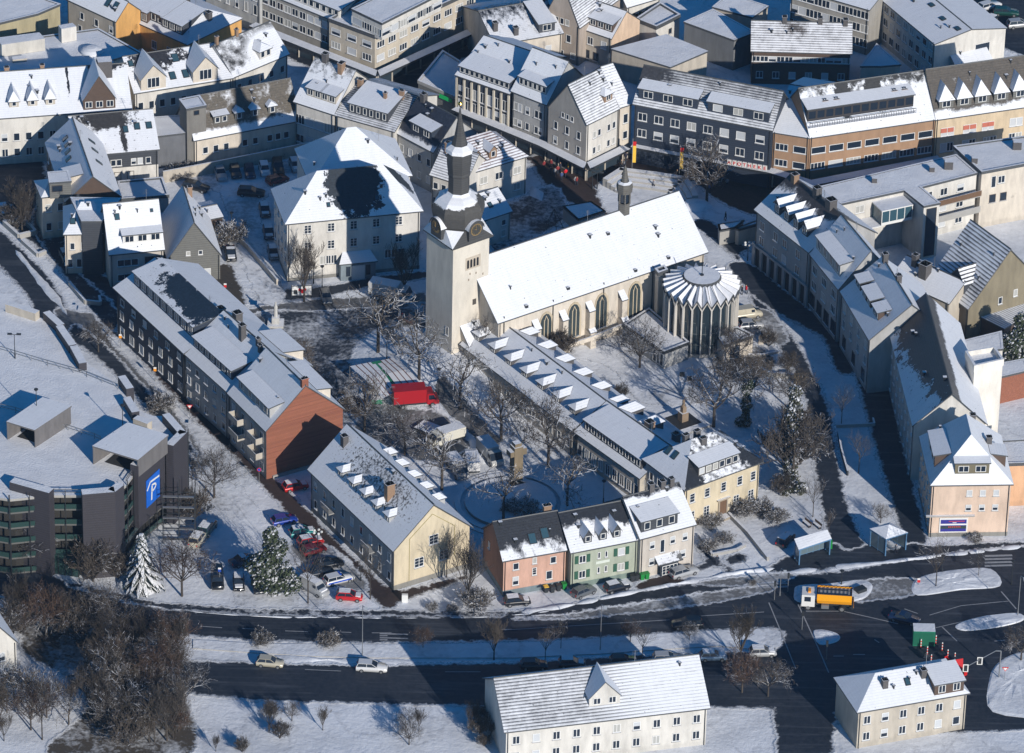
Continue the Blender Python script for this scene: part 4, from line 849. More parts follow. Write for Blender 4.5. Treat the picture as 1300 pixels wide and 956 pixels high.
for t in (.25, .72):
    b = MB(); b.box(-1.3, 1.3, -1.1, 0, 3.6, 3.75, 0)
    for i in range(14): b.box(-1.3+i*.195, -1.25+i*.195, -1.1, -1.05, 3.75, 4.7, 1)
    b.box(-1.3, 1.3, -1.12, -1.04, 4.7, 4.78, 1, 2); obj('balcony', b.mesh('balcony', [CONC, METAL, SNOW]), h.root, (h.W*t, .45, 0))
# thin painted line on gable end
b = MB(); p, q = h.f['r']; L = q[1]-p[1]; X = p[0]+.012
ln = [(.14, .9), (.14, 7.3), (.5, 12.2), (.72, 9.6), (.72, 1)]
hr_ = h.he+h.rh
ln = [(p[1]+L*.2, .9), (p[1]+L*.2, h.he+1.0), (p[1]+L*.5, hr_-1.9), (p[1]+L*.8, h.he+1.0), (p[1]+L*.8, 3.0)]
for i in range(4):
    (a0, z0), (a1, z1) = ln[i], ln[i+1]; b.tube((X, a0, z0), (X, a1, z1), .06, n=4)
obj('gable_line', b.mesh('gable_line', [flat('line_olive', (.3, .25, .1), .8)]), h.root)
# ------------------------------------------------------------------ brick gable row
h = house('slate_end_house', 'dark slate fronted row end house with long strip dormer and bare black roof patch', (143, 365), (233, 449), he=9.0, D=15.5, rh=3.4, wallm=SLATEN, cat='house', ov=.5,
    rm=FULL, rm2=FULL, wins={'f': [(1.0, 7, 1.4, 1.6), (4.0, 7, 1.2, 1.5), (6.6, 6, 1.2, 1.2)]}, chim=[(.86, .55, 1.2, 1.0, 1.2), (.97, .5, 1.3, 1.3, 1.0)])
add_dormer(h, 'f', .52, 2.6, h.W*.84, 2.2, 'shed', 9, ww=1.4, wh=1.5, wallm=SLATEN, roof=roofmat(base=(.02, .03, .045), thr=.12, patches=((.5, .7, .3, .4, .85), (.8, .62, .22, .5, .85)), brk=.5, nsc=.5))
h = house('middle_row_house', 'middle house of the slanting row with snowy roof, strip dormer and tall chimneys', (230, 446), (288, 498), he=8.8, rh=5.2, D=15.5, wallm=GREYW, cat='house', ov=.4, rm=FULL, wins={'f': [(1.0, 5, 1.1, 1.4), (3.7, 5, 1.1, 1.4), (6.4, 5, 1.1, 1.2)]},
    chim=[(.55, .42, .9, .9, 2.6), (.8, .47, .6, .6, 1.2), (.9, .44, .6, .6, 1.2), (.2, .55, 1.2, 1.2, 1.4)])
add_dormer(h, 'f', .5, 1.6, h.W*.84, 1.7, 'shed', 7, ww=1.0, wh=1.1, wallm=SLATEN, roof=FULL)
add_dormer(h, 'b', .35, 1.0, h.W*.5, 1.8, 'shed', 3, roof=FULL, wallm=CREAM)
h = house('brick_gable_house', 'last row house with a big red brick gable wall and stacked balconies', (288, 499), (337, 548), he=8.9, Rg=(388, 489, 'r'), wallm={'f': GREYW, 'b': GREYW, 'l': BRICK, 'r': BRICK}, cat='house', ov=.3, rm=FULL, wins={'f': [(1.0, 4, 1.1, 1.4), (3.7, 4, 1.1, 1.4), (6.4, 4, 1.1, 1.4)]},
    chim=[(.97, .5, .6, 1.1, 1.1, BRICK)])
add_dormer(h, 'f', .5, 1.4, h.W*.8, 1.8, 'shed', 4, ww=1.1, wh=1.2, wallm=GREYW, roof=FULL); add_dormer(h, 'b', .5, 1.6, h.W*.7, 1.8, 'shed', 3, roof=FULL, wallm=CREAM)
for zz in (3.4, 6.1):
    for t in (.3, .78):
        b = MB(); b.box(-1.5, 1.5, -1.3, 0, zz-.15, zz, 0); b.box(-1.5, 1.5, -1.3, -1.22, zz, zz+.95, 1, 2); b.box(-1.5, -1.42, -1.22, 0, zz, zz+.95, 1, 2); b.box(1.42, 1.5, -1.22, 0, zz, zz+.95, 1, 2)
        obj('balcony', b.mesh('balcony', [CONC, BEIGE, SNOW]), h.root, (h.W*t, .3, 0))
b = MB(); ft = .25
p, q = h.f['r']
b.box(p[0], p[0]+.3, p[1]+1, q[1], 0, .5, 0); obj('wall_base', b.mesh('wall_base', [CONC]), h.root)
# ------------------------------------------------------------------ white villa
WV = house('white_hipped_villa', 'large cream hipped villa with three storeys and a dark bare patch on its front roof', (361.4, 285), (537.8, 268), (340, 240), 11.0, Rg=(485, 209), roof='hip', wallm=WHITE, ov=.5, cat='villa', rid=(6.5, 17.5),
    rm=roofmat(base=(.014, .022, .032), thr=.1, patches=((.5, .6, .15, .55, .9), (.62, .75, .1, .5, .9), (.42, .75, .06, .3, .9)), brk=.35, nsc=.45), rm2=roofmat(thr=.12, brk=.4, ridge=.3, r0=.75), plinth=(.6, STONE),
    wins={'f': [(2.6, [.27, .31, .35, .76, .81, .86], 1.1, 1.6), (5.4, [.155, .33, .67, .84], 1.2, 1.6, 'cross'), (8.6, [.155, .33, .5, .67, .84], 1.2, 1.6, 'cross'), (5.4, [.5], 1.2, 1.6, 'cross')], 'l': [(2.6, 4, 1, 1.5), (5.4, 4, 1, 1.5), (8.6, 4, 1, 1.5)]},
    sky=[('f', .33, .3, .6, .8), ('f', .68, .35, .7, .9)])
b = MB(); b.box(-2.9, 2.9, -1.6, 0, 0, 3.4, 0); b.slab([(-3.2, -1.9, 3.3), (3.2, -1.9, 3.3), (2.3, 0, 4.5), (-2.3, 0, 4.5)], .2, 1, 2); b.box(-1.1, 1.1, -1.68, -1.5, .1, 2.7, 3); b.box(-2.0, -1.3, -1.68, -1.5, .8, 2.6, 4); b.box(1.3, 2.0, -1.68, -1.5, .8, 2.6, 4)
obj('entrance_porch', b.mesh('entrance_porch', [wall('porch_blue', (.2, .26, .3)), FULL, DARKEDGE, WFR, GLASS]), WV.root, (WV.W*.52, .5, 0))
house('villa_rear_wing', 'rear wing behind the large villa with a pyramid shaped snowy roof', (394, 236), (524, 223), he=11.0, D=13, rh=6.6, roof='hip', wallm=WHITE, cat='house', rm=FULL, rid=(7.5, 9), wins={'l': [(5, 3, 1, 1.5)]})
# ------------------------------------------------------------------ west group
h = house('bright_white_house', 'bright white house with smooth sunlit snow roof and a three window flat dormer', (138, 324), (209.5, 317), he=6.2, Rg=(130, 259, 'l'), wallm=OFFW, cat='house', ov=.25, rm=FULL,
    wins={'f': [(1.0, [.2, .33, .46], 1.2, 1.3, 'plain'), (3.7, [.2, .33, .46], 1.2, 1.3, 'plain'), (3.7, [.8], 2.6, 1.4, 'dark')]}, sky=[('f', .23, .72, .8, 1.1), ('f', .85, .78, .5, .6)])
add_dormer(h, 'f', .62, 1.0, 6.4, 1.6, 'shed', 3, ww=1.5, wh=1.2, roof=FULL, wallm=WFR)
b = MB(); b.box(-1.9, 1.9, -1.3, 0, 0, .12, 0); b.box(-1.9, 1.9, -1.3, -1.22, .12, 1.1, 0, 1); obj('red_balcony', b.mesh('red_balcony', [RED, SNOW]), h.root, (h.W*.84, .25, 3.0))
house('slate_gable_house', 'grey slate clad gabled house with two tiny attic windows beside hedge', (212, 330.4), (282, 324.6), he=4.6, D=12.5, Rg=(243, 282), axis='y', wallm=SLATE2, cat='house', ov=.3, rm=roofmat(thr=.13, ridge=.25, r0=.7), wins={'f': [(1.0, [.18, .74], 1.3, 1.3, 'blind'), (5.0, [.38, .62], .7, .8)]}, chim=[(.62, .95, .7, .7, 1.6, CHIMB)])
h = house('corner_bay_house', 'cream corner house with a bay front and smooth shaded roof above it', (80, 298), (131, 297), he=7.5, C=(60, 262), rh=3.4, roof='hip', wallm=CREAM, cat='house', ov=.3, rm=FULL, rid=(3, 5.2), wins={'f': [(1.2, 4, .9, 1.6), (4.5, [.2, .5], .8, 1.3)], 'l': [(1.2, 4, .9, 1.5), (4.5, 4, .9, 1.3)]}, sky=[('f', .25, .4, .9, 1.1)])
h = house('steep_gabled_house', 'steep old house with long blue shaded roof slope, many skylights and a brown gable', (82, 257), (155, 250), he=7.0, C=(112, 176), Rg=(115, 224), axis='y', wallm=BROWN, cat='house', ov=.3, rm=roofmat(thr=.2, brk=.5, nsc=.6, streak=.5), rm2=roofmat(thr=.2, stripe=.15, nsc=.5),
    sky=[('l', .2, .6, .9, 1.2), ('l', .3, .6, .9, 1.2), ('l', .4, .55, .9, 1.2), ('l', .5, .5, .9, 1.2), ('r', .4, .5, .7, 1.4), ('r', .6, .5, .7, 1.4), ('r', .75, .5, .7, 1.4)], wins={'l': [(1.2, 5, 1, 1.4), (4.4, 5, 1, 1.4)]})
add_dormer(h, 'l', .78, .4, 3.2, 2.4, 'shed', 2, ww=1.2, wh=1.7, roof=FULL, wallm=CREAM)
h = house('slate_backed_house', 'house with dark slate upper storey, five white windows and three skylights', (95, 199), (203, 189.5), he=6.0, Rg=(194, 138, 'r'), wallm={'f': SLATE, 'b': SLATE, 'r': WHITE, 'l': WHITE}, cat='house', ov=.3, plinth=(3.0, WHITE),
    rm=roofmat(base=(.04, .038, .038), thr=.3, patches=((.45, .9, .3, .3, .5), (.6, .4, .03, .6, .4)), brk=.6, nsc=.5), wins={'f': [(3.4, [.45, .52, .7, .78, .88], .9, 1.2), (.6, [.5, .66], 1.2, 1.6, 'dark')]}, sky=[('f', .64, .55, .9, 1.3), ('f', .78, .6, 1, 1.3), ('f', .92, .6, 1, 1.3)])
house('bay_turret_house', 'narrow cream bay house with hipped skirt roof left of the brown gable', (52, 251), (86, 247), he=8.0, D=6, rh=1.6, roof='hip', wallm=CREAM, cat='house', ov=.25, rm=FULL, wins={'f': [(1.5, 2, 1, 1.5), (5, 2, 1, 1.5)]})
block('turret_attic', 'small boxy attic with bright sunlit snow roof above the bay house', [(63, 232), (90, 230), (86, 217), (61, 219)], 11.0, SLATE2, cat='attic', bottom=8, parapet=.1, wins={0: [(9.2, [.35], 1.8, 1.2, 'dark', 0)]})
block('shaded_upper_block', 'dark walled upper block with smooth blue shaded snow roof above the corner house', [(104, 281), (129, 281), (153, 252), (90, 251)], 10.0, SLATE, cat='building', bottom=0, parapet=.1)
block('low_terrace', 'low flat snow covered roof terrace below the slate backed house', [(155, 254), (214, 249), (206, 227), (150, 232)], 3.0, GREYW, cat='annex')
house('low_yard_shed', 'low lean snowy shed roof beside the shaded car park', (264, 279), (284, 275), he=2.8, D=6, rh=.8, wallm=BROWN, cat='shed', rm=FULL, ov=.15)
h = house('long_white_row', 'long white row house with three tiny pointed dormers and one big half timbered gable', (-20, 152), (168, 138.5), he=9.0, D=14.5, rh=5.0, wallm=WHITE, cat='house', ov=.3, rm=roofmat(thr=.1, patches=((.88, 1.0, .12, .12, .7), (.59, .85, .01, .4, .6)), brk=.4), wins={'f': [(1.5, 12, 1.1, 1.5), (4.4, 12, 1.1, 1.5)]},
    chim=[(.19, .52, .8, .6, .9, CHIMB), (.43, .52, .7, .6, .9, CHIMB)])
for t in (.21, .335, .455): add_dormer(h, 'f', t, 1.6, 1.6, 1.4, 'pyr', 1, ww=.75, wh=.8, roof=FULL, wallm=BEIGE)
add_dormer(h, 'f', .78, .4, 5.4, 2.0, 'steep', 3, ww=1.2, wh=1.2, roof=FULL, wallm=BROWN)
b = MB(); b.box(-1.2, 1.2, -1.0, 1.0, -1, 2.6, 0, 1); obj('chimney', b.mesh('chimney', [CHIM, SNOW]), h.root, (h.W*.845, h.D*.42, h.he+h.rh*.8))
h = house('twin_gable_house', 'white house with two tall cream dormer gables and dark patches near its ridge', (170, 119), (297, 99), he=9.0, Rg=(155, 72, 'l'), wallm={'f': WHITE, 'b': WHITE, 'l': CREAM, 'r': WHITE}, cat='house', ov=.3,
    rm=roofmat(base=(.03, .03, .035), thr=.14, patches=((.3, .85, .25, .35, .6), (.62, .75, .08, .2, .3)), brk=.5, nsc=.5), wins={'f': [(2, 9, 1.0, 1.4), (5.5, 9, 1.0, 1.5)]}, sky=[('f', .06, .78, .9, 1.2), ('f', .27, .75, 1, 1.2), ('f', .55, .3, 1.1, 1.6), ('f', .42, .3, 1.1, 1.5), ('f', .5, .75, 1.2, 1.6), ('f', .72, .8, 1.2, 1.5)])
for t in (.2, .72): add_dormer(h, 'f', t, .25, 4.4, 2.2, 'gable', 1, ww=2.2, wh=1.9, roof=FULL, wallm=CREAM)
h = house('curved_end_house', 'angled end house whose roof is mostly dark and bare around one white dormer', (296.5, 98.5), (368, 68.5), he=9.0, D=10, rh=4.4, wallm=WHITE, cat='house', ov=.3, rm=roofmat(base=(.05, .048, .045), thr=.5, eave=-.35, patches=((.8, .3, .3, .4, -.4),), brk=.8, nsc=.6), wins={'f': [(2.5, 5, 1, 1.4), (5.8, 5, 1, 1.4)]}, chim=[(.05, .5, .5, .5, 1.4, CHIMB), (.4, .5, .5, .5, 1.2, CHIMB)])
add_dormer(h, 'f', .62, .8, 2.6, 1.6, 'hip', 2, ww=.9, roof=FULL, wallm=WHITE)
h = house('mossy_roof_house', 'low cream house with a brown mossy bare roof and four small snow capped dormers', (246, 179), (382, 153), he=5.2, D=9.2, rh=5.9, wallm=CREAM, cat='house', ov=.3, rm=MOSS, wins={'f': [(2.2, [.1, .2, .3, .48, .58, .72, .8, .88], 1.0, 1.3)]})
for t, k_ in ((.28, 'shed'), (.45, 'hip'), (.6, 'hip'), (.76, 'hip')): add_dormer(h, 'f', t, 1.3, 2.6 if k_ == 'shed' else 1.5, 1.5, k_, 2 if k_ == 'shed' else 1, ww=.8, roof=FULL, wallm=SLATE2)
block('grey_stair_tower', 'narrow grey rendered tower block rising from the mossy roof', [(237, 139), (261.5, 134.5), (253, 122), (228, 127)], 11.0, wall('dull_grey', (.2, .19, .17)), cat='tower', parapet=.2, wins={0: [(9.6, [.5], 1.0, .9, 'dark', 0)]})
block('blue_grey_box_building', 'windowless blue grey box building with flat snowy top', [(200, 173), (246, 167.5), (240, 146), (197, 149)], 6.2, wall('blue_grey', (.15, .16, .18)), cat='building', parapet=.1)
h = house('balcony_house', 'pale corner house with patchy roof, white chimneystack and two flat dormers', (372, 129), (424, 146), he=9.0, Rg=(452, 89, 'r'), wallm=WHITE, cat='house', ov=.3, rm=roofmat(thr=.3, ridge=.2, brk=.8, nsc=.7), wins={'f': [(1.5, 4, 1.6, 1.5, 'mix'), (5.0, 4, 1.8, 1.8, 'mix')]}, chim=[(.25, .5, .9, .9, 1.4), (.7, .45, .8, 1.2, 1.6, CHIMB)])
for t in (.4, .75): add_dormer(h, 'f', t, 1.4, 3.0, 1.5, 'shed', 2, ww=1.1, roof=FULL, wallm=BEIGE)
h = house('ribbed_tile_house', 'house with ribbed snow on grey tiles, long dormer and three brick chimneys', (424, 146), (501, 167.5), he=9.0, Rg=(530, 122, 'r'), wallm=WHITE, cat='house', ov=.3, rm=TILED, wins={'f': [(1.8, 6, 1.2, 1.4, 'mix'), (5.2, 5, 1.3, 1.5, 'mix')]}, chim=[(.12, .42, .8, .8, 1.6, CHIMB), (.62, .3, .5, .5, 2.2, CHIMB), (.8, .42, .8, .6, 1.6, CHIMB)])
add_dormer(h, 'f', .5, 1.3, 7.5, 1.8, 'shed', 6, ww=.7, roof=FULL, wallm=SLATE)
h = house('navy_roof_house', 'house with nearly black bare roof and one broad snow covered dormer', (501, 168), (550, 194), he=8.0, Rg=(530.7, 123, 'l'), wallm=GREYW, cat='house', ov=.3, rm=BAREN, rm2=FULL, wins={'f': [(1.5, 4, 1.0, 1.4), (4.8, 4, 1, 1.4)]}, chim=[(.15, .5, .9, .9, 1.3)])
add_dormer(h, 'f', .55, 1.2, 5.2, 1.7, 'shed', 2, ww=1.3, roof=FULL, wallm=SLATEN)
h = house('spire_shadow_house', 'white house right behind the spire with half bare red tile roof and two dormers', (590, 222.5), (671.5, 198), he=7.2, rh=3.8, D=10, roof='hip', rid=(1.0, 8.2), wallm=WHITE, cat='house', ov=.3, rm=REDT, rm2=REDT, wins={'f': [(1.2, [.3, .55, .85], 1.4, 1.4, 'mix'), (4.3, [.3, .55, .85], 1.5, 1.4, 'mix')]})
for t in (.25, .5): add_dormer(h, 'f', t, 1.2, 1.5, 1.5, 'gable', 1, ww=.8, roof=FULL, wallm=CHIMB)
h = house('narrow_striped_house', 'narrow house left of the spire with dark rows of tiles showing through snow', (545, 222), (590, 236), he=6.5, rh=4.0, D=9, wallm=WHITE, cat='house', ov=.3, rm=TILE, wins={'f': [(1.2, 4, 1, 1.3), (4, 4, 1, 1.3)]}, chim=[(.2, .4, .8, .8, 1.8, CHIMB)])
h = house('small_white_cottage', 'small white house between tower and church with a steep snow roof', (606, 283), (651, 268), he=5.3, Rg=(632, 237, 'r'), wallm=WHITE, cat='house', ov=.3, rm=FULL, wins={'f': [(.9, [.3, .8], 1, 1.3), (3.0, [.3, .8], .9, 1.1)]}, sky=[('f', .55, .45, .8, 1.0)])
# ------------------------------------------------------------------ department store and shops (north)
block('department_store', 'large beige corner store with set back top floor and street canopy', [(418, 26), (476, 47.5), (604, -12), (540, -38)], 8.8, wall('store', (.56, .49, .38)), cat='store', parapet=.5,
      wins={0: [(3.8, [.15, .5, .83], 2.0, 1.3, 'mix'), (6.4, [.15, .5, .83], 2.0, 1.3, 'mix')], 1: [(3.8, 9, 1.9, 1.3, 'mix'), (6.4, 9, 1.9, 1.3, 'mix')]})
h = block('store_penthouse', 'set back penthouse floor with window band on top of the beige store', [(447, 12), (485, 30), (560, -8), (520, -24)], 12.2, WHITE, cat='penthouse', parapet=.2, bottom=8.9, wins={0: [(9.6, 3, 2.6, 1.4, 'mix', 0)], 1: [(9.6, 7, 2.6, 1.4, 'mix', 0)]})
def canopy_obj(name, label, pts, z, m_=None, cat='canopy', th=.35):
    w3 = [P(x, y, z) for x, y in pts]; o = w3[0].copy(); o.z = 0; b = MB()
    b.prism([(v.x-o.x, v.y-o.y) for v in w3], z-th, z, 1, 0)
    c_ = sum((v-o for v in w3), Vector())/len(w3)
    for v in w3: q = (v-o)*.93+c_*.07; b.tube((q.x, q.y, 0), (q.x, q.y, z-th), .09, n=6, m=2)
    r = obj(name, b.mesh(name, [SNOW, m_ or DKMETAL, METAL]), None, o); tag(r, label, cat); return r
def shopband(name, label, pts, z, cat='shopfront'):
    """long street canopy with dark glazed shop front behind; pts: pixels of wall line at z, left to right"""
    w3 = [P(x, y, z) for x, y in pts]; o = w3[0].copy(); o.z = 0; root = obj(name, None, None, o); tag(root, label, cat)
    b = MB(); g = MB()
    for i in range(len(w3)-1):
        p = w3[i]-o; q = w3[i+1]-o; d = (q-p); L = d.length; d.normalize(); n = Vector((d.y, -d.x, 0))
        e0 = 1.0 if i else 0; e1 = 1.0 if i < len(w3)-2 else 0
        Pp = [p+n*.05-d*0, q+n*.05, q+n*1.9+d*e1*1.2, p+n*1.9-d*e0*1.2]
        b.prism([(v.x, v.y) for v in (Pp[3], Pp[2], Pp[1], Pp[0])], z-.4, z+.002*i, 1, 0)
        g.prism([(v.x, v.y) for v in (p+n*.12, q+n*.12, q+n*.02, p+n*.02)], .3, z-.4, 0)
        k = int(L/3.2)
        for j in range(k+1):
            x = p+d*L*j/max(1, k)+n*.2; g.tube((x.x, x.y, 0), (x.x, x.y, z-.4), .16, n=4, m=1)
    obj('canopy', b.mesh('canopy', [SNOW, DKMETAL]), root); obj('shop_window', g.mesh('shop_window', [flat('shop_glass', (.03, .045, .06), .2), BEIGE]), root)
    return root
shopband('store_shopfront', 'long canopy and dark shop windows round the beige corner store', [(325, 28), (418, 65), (479, 89), (604, 32)], 3.4)
h = house('grey_office_row', 'grey office row with paired windows left of the beige corner store', (330, -12), (418, 24), he=8.4, D=13, rh=2.2, wallm=wall('office_grey', (.36, .34, .3)), cat='office', ov=.2, rm=FULL, wins={'f': [(3.4, 9, 1.5, 1.4), (6.1, 9, 1.5, 1.4)]})
add_dormer(h, 'f', .7, .8, 13, 1.6, 'shed', 9, ww=1.0, roof=FULL, wallm=WHITE)
h = house('light_grey_arcade_house', 'light grey building at the top edge with tall narrow windows over green awning', (258, -42), (330, -12.5), he=9.0, D=14, rh=5, wallm=wall('lightgrey', (.45, .46, .46)), cat='building', ov=.2, wins={'f': [(3.6, 6, .9, 2.0, 'mix'), (6.4, 6, .9, 1.4)]})
canopy_obj('green_awning', 'green shop awning along the light grey building at the top', [(262, 8), (302, 25), (305, 22), (265, 5)], 3.6, GREEN, 'awning')
block('green_sign_shop', 'low flat roofed shop with green lit sign in the alley', [(531, 104), (577, 124), (585, 80), (562, 66)], 4.0, wall('shopgrey', (.16, .16, .15)), cat='shop', pm=CONC)
b = MB(); p = P(558, 122, 3.2); q = P(574, 129, 3.2); b.box(0, (q-p).length, -.15, 0, 0, .7, 0); r = obj('green_shop_sign', b.mesh('green_shop_sign', [flat('sign_green', (.01, .5, .12), .5)]), None, p-Vector((0, .4, 0)), math.atan2((q-p).y, (q-p).x)); tag(r, 'green sign board on the low flat roofed shop', 'sign')
h = house('grid_front_office', 'office block with black and cream window grid front', (577, 95), (647, 119.5), he=9.5, Rg=(614.5, 44.4, 'l'), wallm=SLATEN, cat='office', ov=.35, rm=FULL, wins={'f': [(3.2, 7, 1.15, 1.9, 'mix'), (5.7, 7, 1.15, 2.0, 'mix')]})
add_dormer(h, 'f', .5, .7, h.W*.9, 1.3, 'shed', 10, ww=.9, roof=FULL, wallm=SLATEN)
b = MB(); p, q = h.f['f']
for i in range(8): x = p[0]+(q[0]-p[0])*i/7; b.box(x-.16, x+.16, p[1]-.3, p[1], 3.0, 9.0, 0)
obj('pilasters', b.mesh('pilasters', [wall('pilaster', (.62, .56, .44))]), h.root)
h = house('grey_strip_dormer_house', 'grey plastered shop house with six window strip dormer', (648, 115.5), (694, 133.5), he=10, Rg=(676, 60, 'l'), wallm=GREYW, cat='house', ov=.3, rm=FULL, wins={'f': [(3.6, [.1, .22, .45, .72, .84], .9, 1.4), (6.6, [.1, .22, .45, .72, .84], .9, 1.5)]})
add_dormer(h, 'f', .5, 1.1, h.W*.75, 1.6, 'shed', 6, ww=.8, roof=FULL, wallm=GREYW)
h = house('tall_gable_shop_house', 'tall beige gabled shop house at the street corner with ribbed tile roof', (745, 159), (787, 138), he=10.3, Rg=(721, 107, 'l'), wallm={'f': WHITE, 'b': WHITE, 'l': wall('gablegrey', (.4, .37, .33)), 'r': WHITE}, cat='house', ov=.15, rm=TILE, wins={'f': [(4.0, [.25, .4, .7, .86], .8, 1.3), (7, [.25, .4, .7, .86], .8, 1.3)], 'l': [(4.0, [.2, .5, .8], .9, 1.5), (6.8, [.2, .5, .8], .9, 1.5), (9.6, [.38, .5, .62], .7, 1.0)]})
add_dormer(h, 'f', .8, 1.2, 2.0, 1.4, 'hip', 1, roof=FULL, wallm=CHIMB)
house('narrow_link_house', 'narrow house squeezed beside the tall gabled shop with one hipped dormer', (787, 137), (803, 132), he=10.3, D=12, rh=5.2, wallm=CREAM, cat='house', ov=.1, rm=roofmat(thr=.25, stripe=.4, pitch=.5), wins={'f': [(4, 1, 1, 1.5, 'plain'), (7, 1, 1, 1.8, 'plain')]})
h = house('black_slate_pharmacy_row', 'long black slate fronted shop row with white windows above a pharmacy', (803, 132), (981, 166), he=11.3, D=10.5, rh=4.9, wallm=SLATEN, cat='shop row', ov=.3, rm=roofmat(base=(.045, .045, .05), thr=.42, ridge=.25, r0=.3, stripe=.45, pitch=.45, brk=2.4, nsc=.8, patches=((.05, .9, .12, .3, .5),)), wins={'f': [(5.2, [.06, .18, .3, .42, .54, .66, .78, .92], 1.6, 1.5, 'mix'), (8.3, [.06, .18, .3, .42, .54, .66, .78, .92], 1.6, 1.5, 'mix')]})
for t, wd in ((.24, 10.5), (.74, 10.8)): add_dormer(h, 'f', t, .9, wd, 1.9, 'shed', 3, ww=1.7, wh=1.3, roof=FULL, wallm=SLATEN, wst='mix')
RF = h
h = house('corner_facet_house', 'narrow angled tan brick corner piece between black row and balcony roof', (981, 168), (1028, 175.5), he=10.4, Rg=(1002, 107, 'l'), wallm=TAN, cat='building', ov=.1, rm=FULL, wins={'f': [(4.2, [.25, .75], 2.2, 1.3), (7.2, [.25, .75], 2.2, 1.3)]})
h = house('tan_brick_block', 'tan brick block with window bands and a long roof terrace cut into snow', (1028, 175.5), (1188, 152), he=10.4, Rg=(1173, 89, 'r'), wallm=TAN, cat='building', ov=.1, rm=roofmat(base=(.03, .03, .03), thr=.24, ridge=.34, r0=.5, brk=.5, nsc=.7, patches=((.33, .7, .04, .4, .5), (.58, .75, .05, .4, .5))), wins={'f': [(4.2, 7, 2.6, 1.3, 'mix'), (7.2, 7, 2.6, 1.3, 'plain')]}, chim=[(.17, .3, 1, .8, 1.0, CHIMB), (.26, .3, 1, .8, 1.0, CHIMB), (.72, .3, 1, .8, 1.0, CHIMB), (.8, .3, 1, .8, 1.0, CHIMB)])
add_dormer(h, 'f', .43, 2.0, h.W*.84, 2.3, 'shed', 12, ww=1.5, wh=1.6, roof=FULL, wallm=flat('terrace_dark', (.03, .03, .035), .6), wst='dark')
b = MB(); zt = h.he+1.6*h.tp; x0, x1 = h.W*.01, h.W*.85; b.tube((x0, .7, zt+.75), (x1, .7, zt+.75), .06, n=4); b.box(x0, x1, .6, 2.0, zt-.2, zt-.1, 1)
for i in range(44): x = x0+(x1-x0)*i/43; b.tube((x, .7, zt-.2), (x, .7, zt+.75), .03, n=4)
obj('roof_terrace', b.mesh('roof_terrace', [DKMETAL, SNOW]), h.root)
h = house('yellow_shop_house', 'cream yellow house with red blinds below five pointed dormers on a brown bare roof', (1188, 152.5), (1330, 132), he=10.4, Rg=(1175, 88, 'l'), wallm=YCREAM, cat='house', ov=.1, rm=roofmat(base=(.06, .05, .04), thr=.68, eave=-.5, brk=.5), wins={'f': [(4.0, [.08, .14, .28, .34, .47, .53, .7, .76], 1.2, 1.7), (7.0, [.08, .14, .28, .34, .45, .5, .7, .76], 1.2, 1.6, 'blind')]})
for t in (.11, .27, .43, .6, .77): add_dormer(h, 'f', t, 1.1, 2.6, 1.8, 'pyr', 1, ww=1.5, wh=1.2, roof=FULL, wallm=SLATE2)
for t in (.08, .14, .28, .34, .45, .5):
    b = MB(); b.box(-.55, .55, -.12, -.05, .7, 1.5, 0); obj('red_blind', b.mesh('red_blind', [flat('blind_red', (.5, .15, .1), .8)]), h.root, (h.W*t, .1, 7.0))
sb = shopband('high_street_shopfront', 'snow covered canopy over the shops below tan brick and black rows', [(805, 180), (982, 213), (1030, 228), (1190, 197)], 3.6)
shopband('gable_shopfront', 'street canopy round the tall gabled corner shop over busy shop windows', [(582, 134), (694, 180), (745, 206), (790, 184)], 3.4)
# APOTHEKE letters on white boxes standing on canopy
root = obj('pharmacy_sign', None, None, P(929, 209, 4.1)); tag(root, 'row of white boxes with red capital letters spelling APOTHEKE on canopy', 'sign')
p0 = P(929, 203, 4.1); p1 = P(974, 210.5, 4.1); dv = (p1-p0); an = math.atan2(dv.y, dv.x); nn = Vector((math.sin(an), -math.cos(an), 0))
root.location = p0+nn*1.7; root.rotation_euler = (0, 0, an)
for i, ch in enumerate('APOTHEKE'):
    x = dv.length*i/7; b = MB(); b.box(-.36, .36, 0, .25, 0, .85, 0); bx = obj('letter_box', b.mesh('letter_box', [flat('sign_white', (.78, .76, .72), .6)]), root, (x, 0, 0))
    cu = bpy.data.curves.new('letter', 'FONT'); cu.body = ch; cu.size = .85; cu.extrude = .015; cu.align_x = 'CENTER'; cu.offset = .02
    cu.materials.append(flat('sign_red', (.55, .02, .02), .5)); t0 = bpy.data.objects.new('tmp', cu); sc.collection.objects.link(t0); me_ = bpy.data.meshes.new_from_object(t0.evaluated_get(bpy.context.evaluated_depsgraph_get())); bpy.data.objects.remove(t0); me_.name = 'letter'; t = obj('letter', me_, bx, (0, -.03, .12)); t.rotation_euler = (R(90), 0, 0)
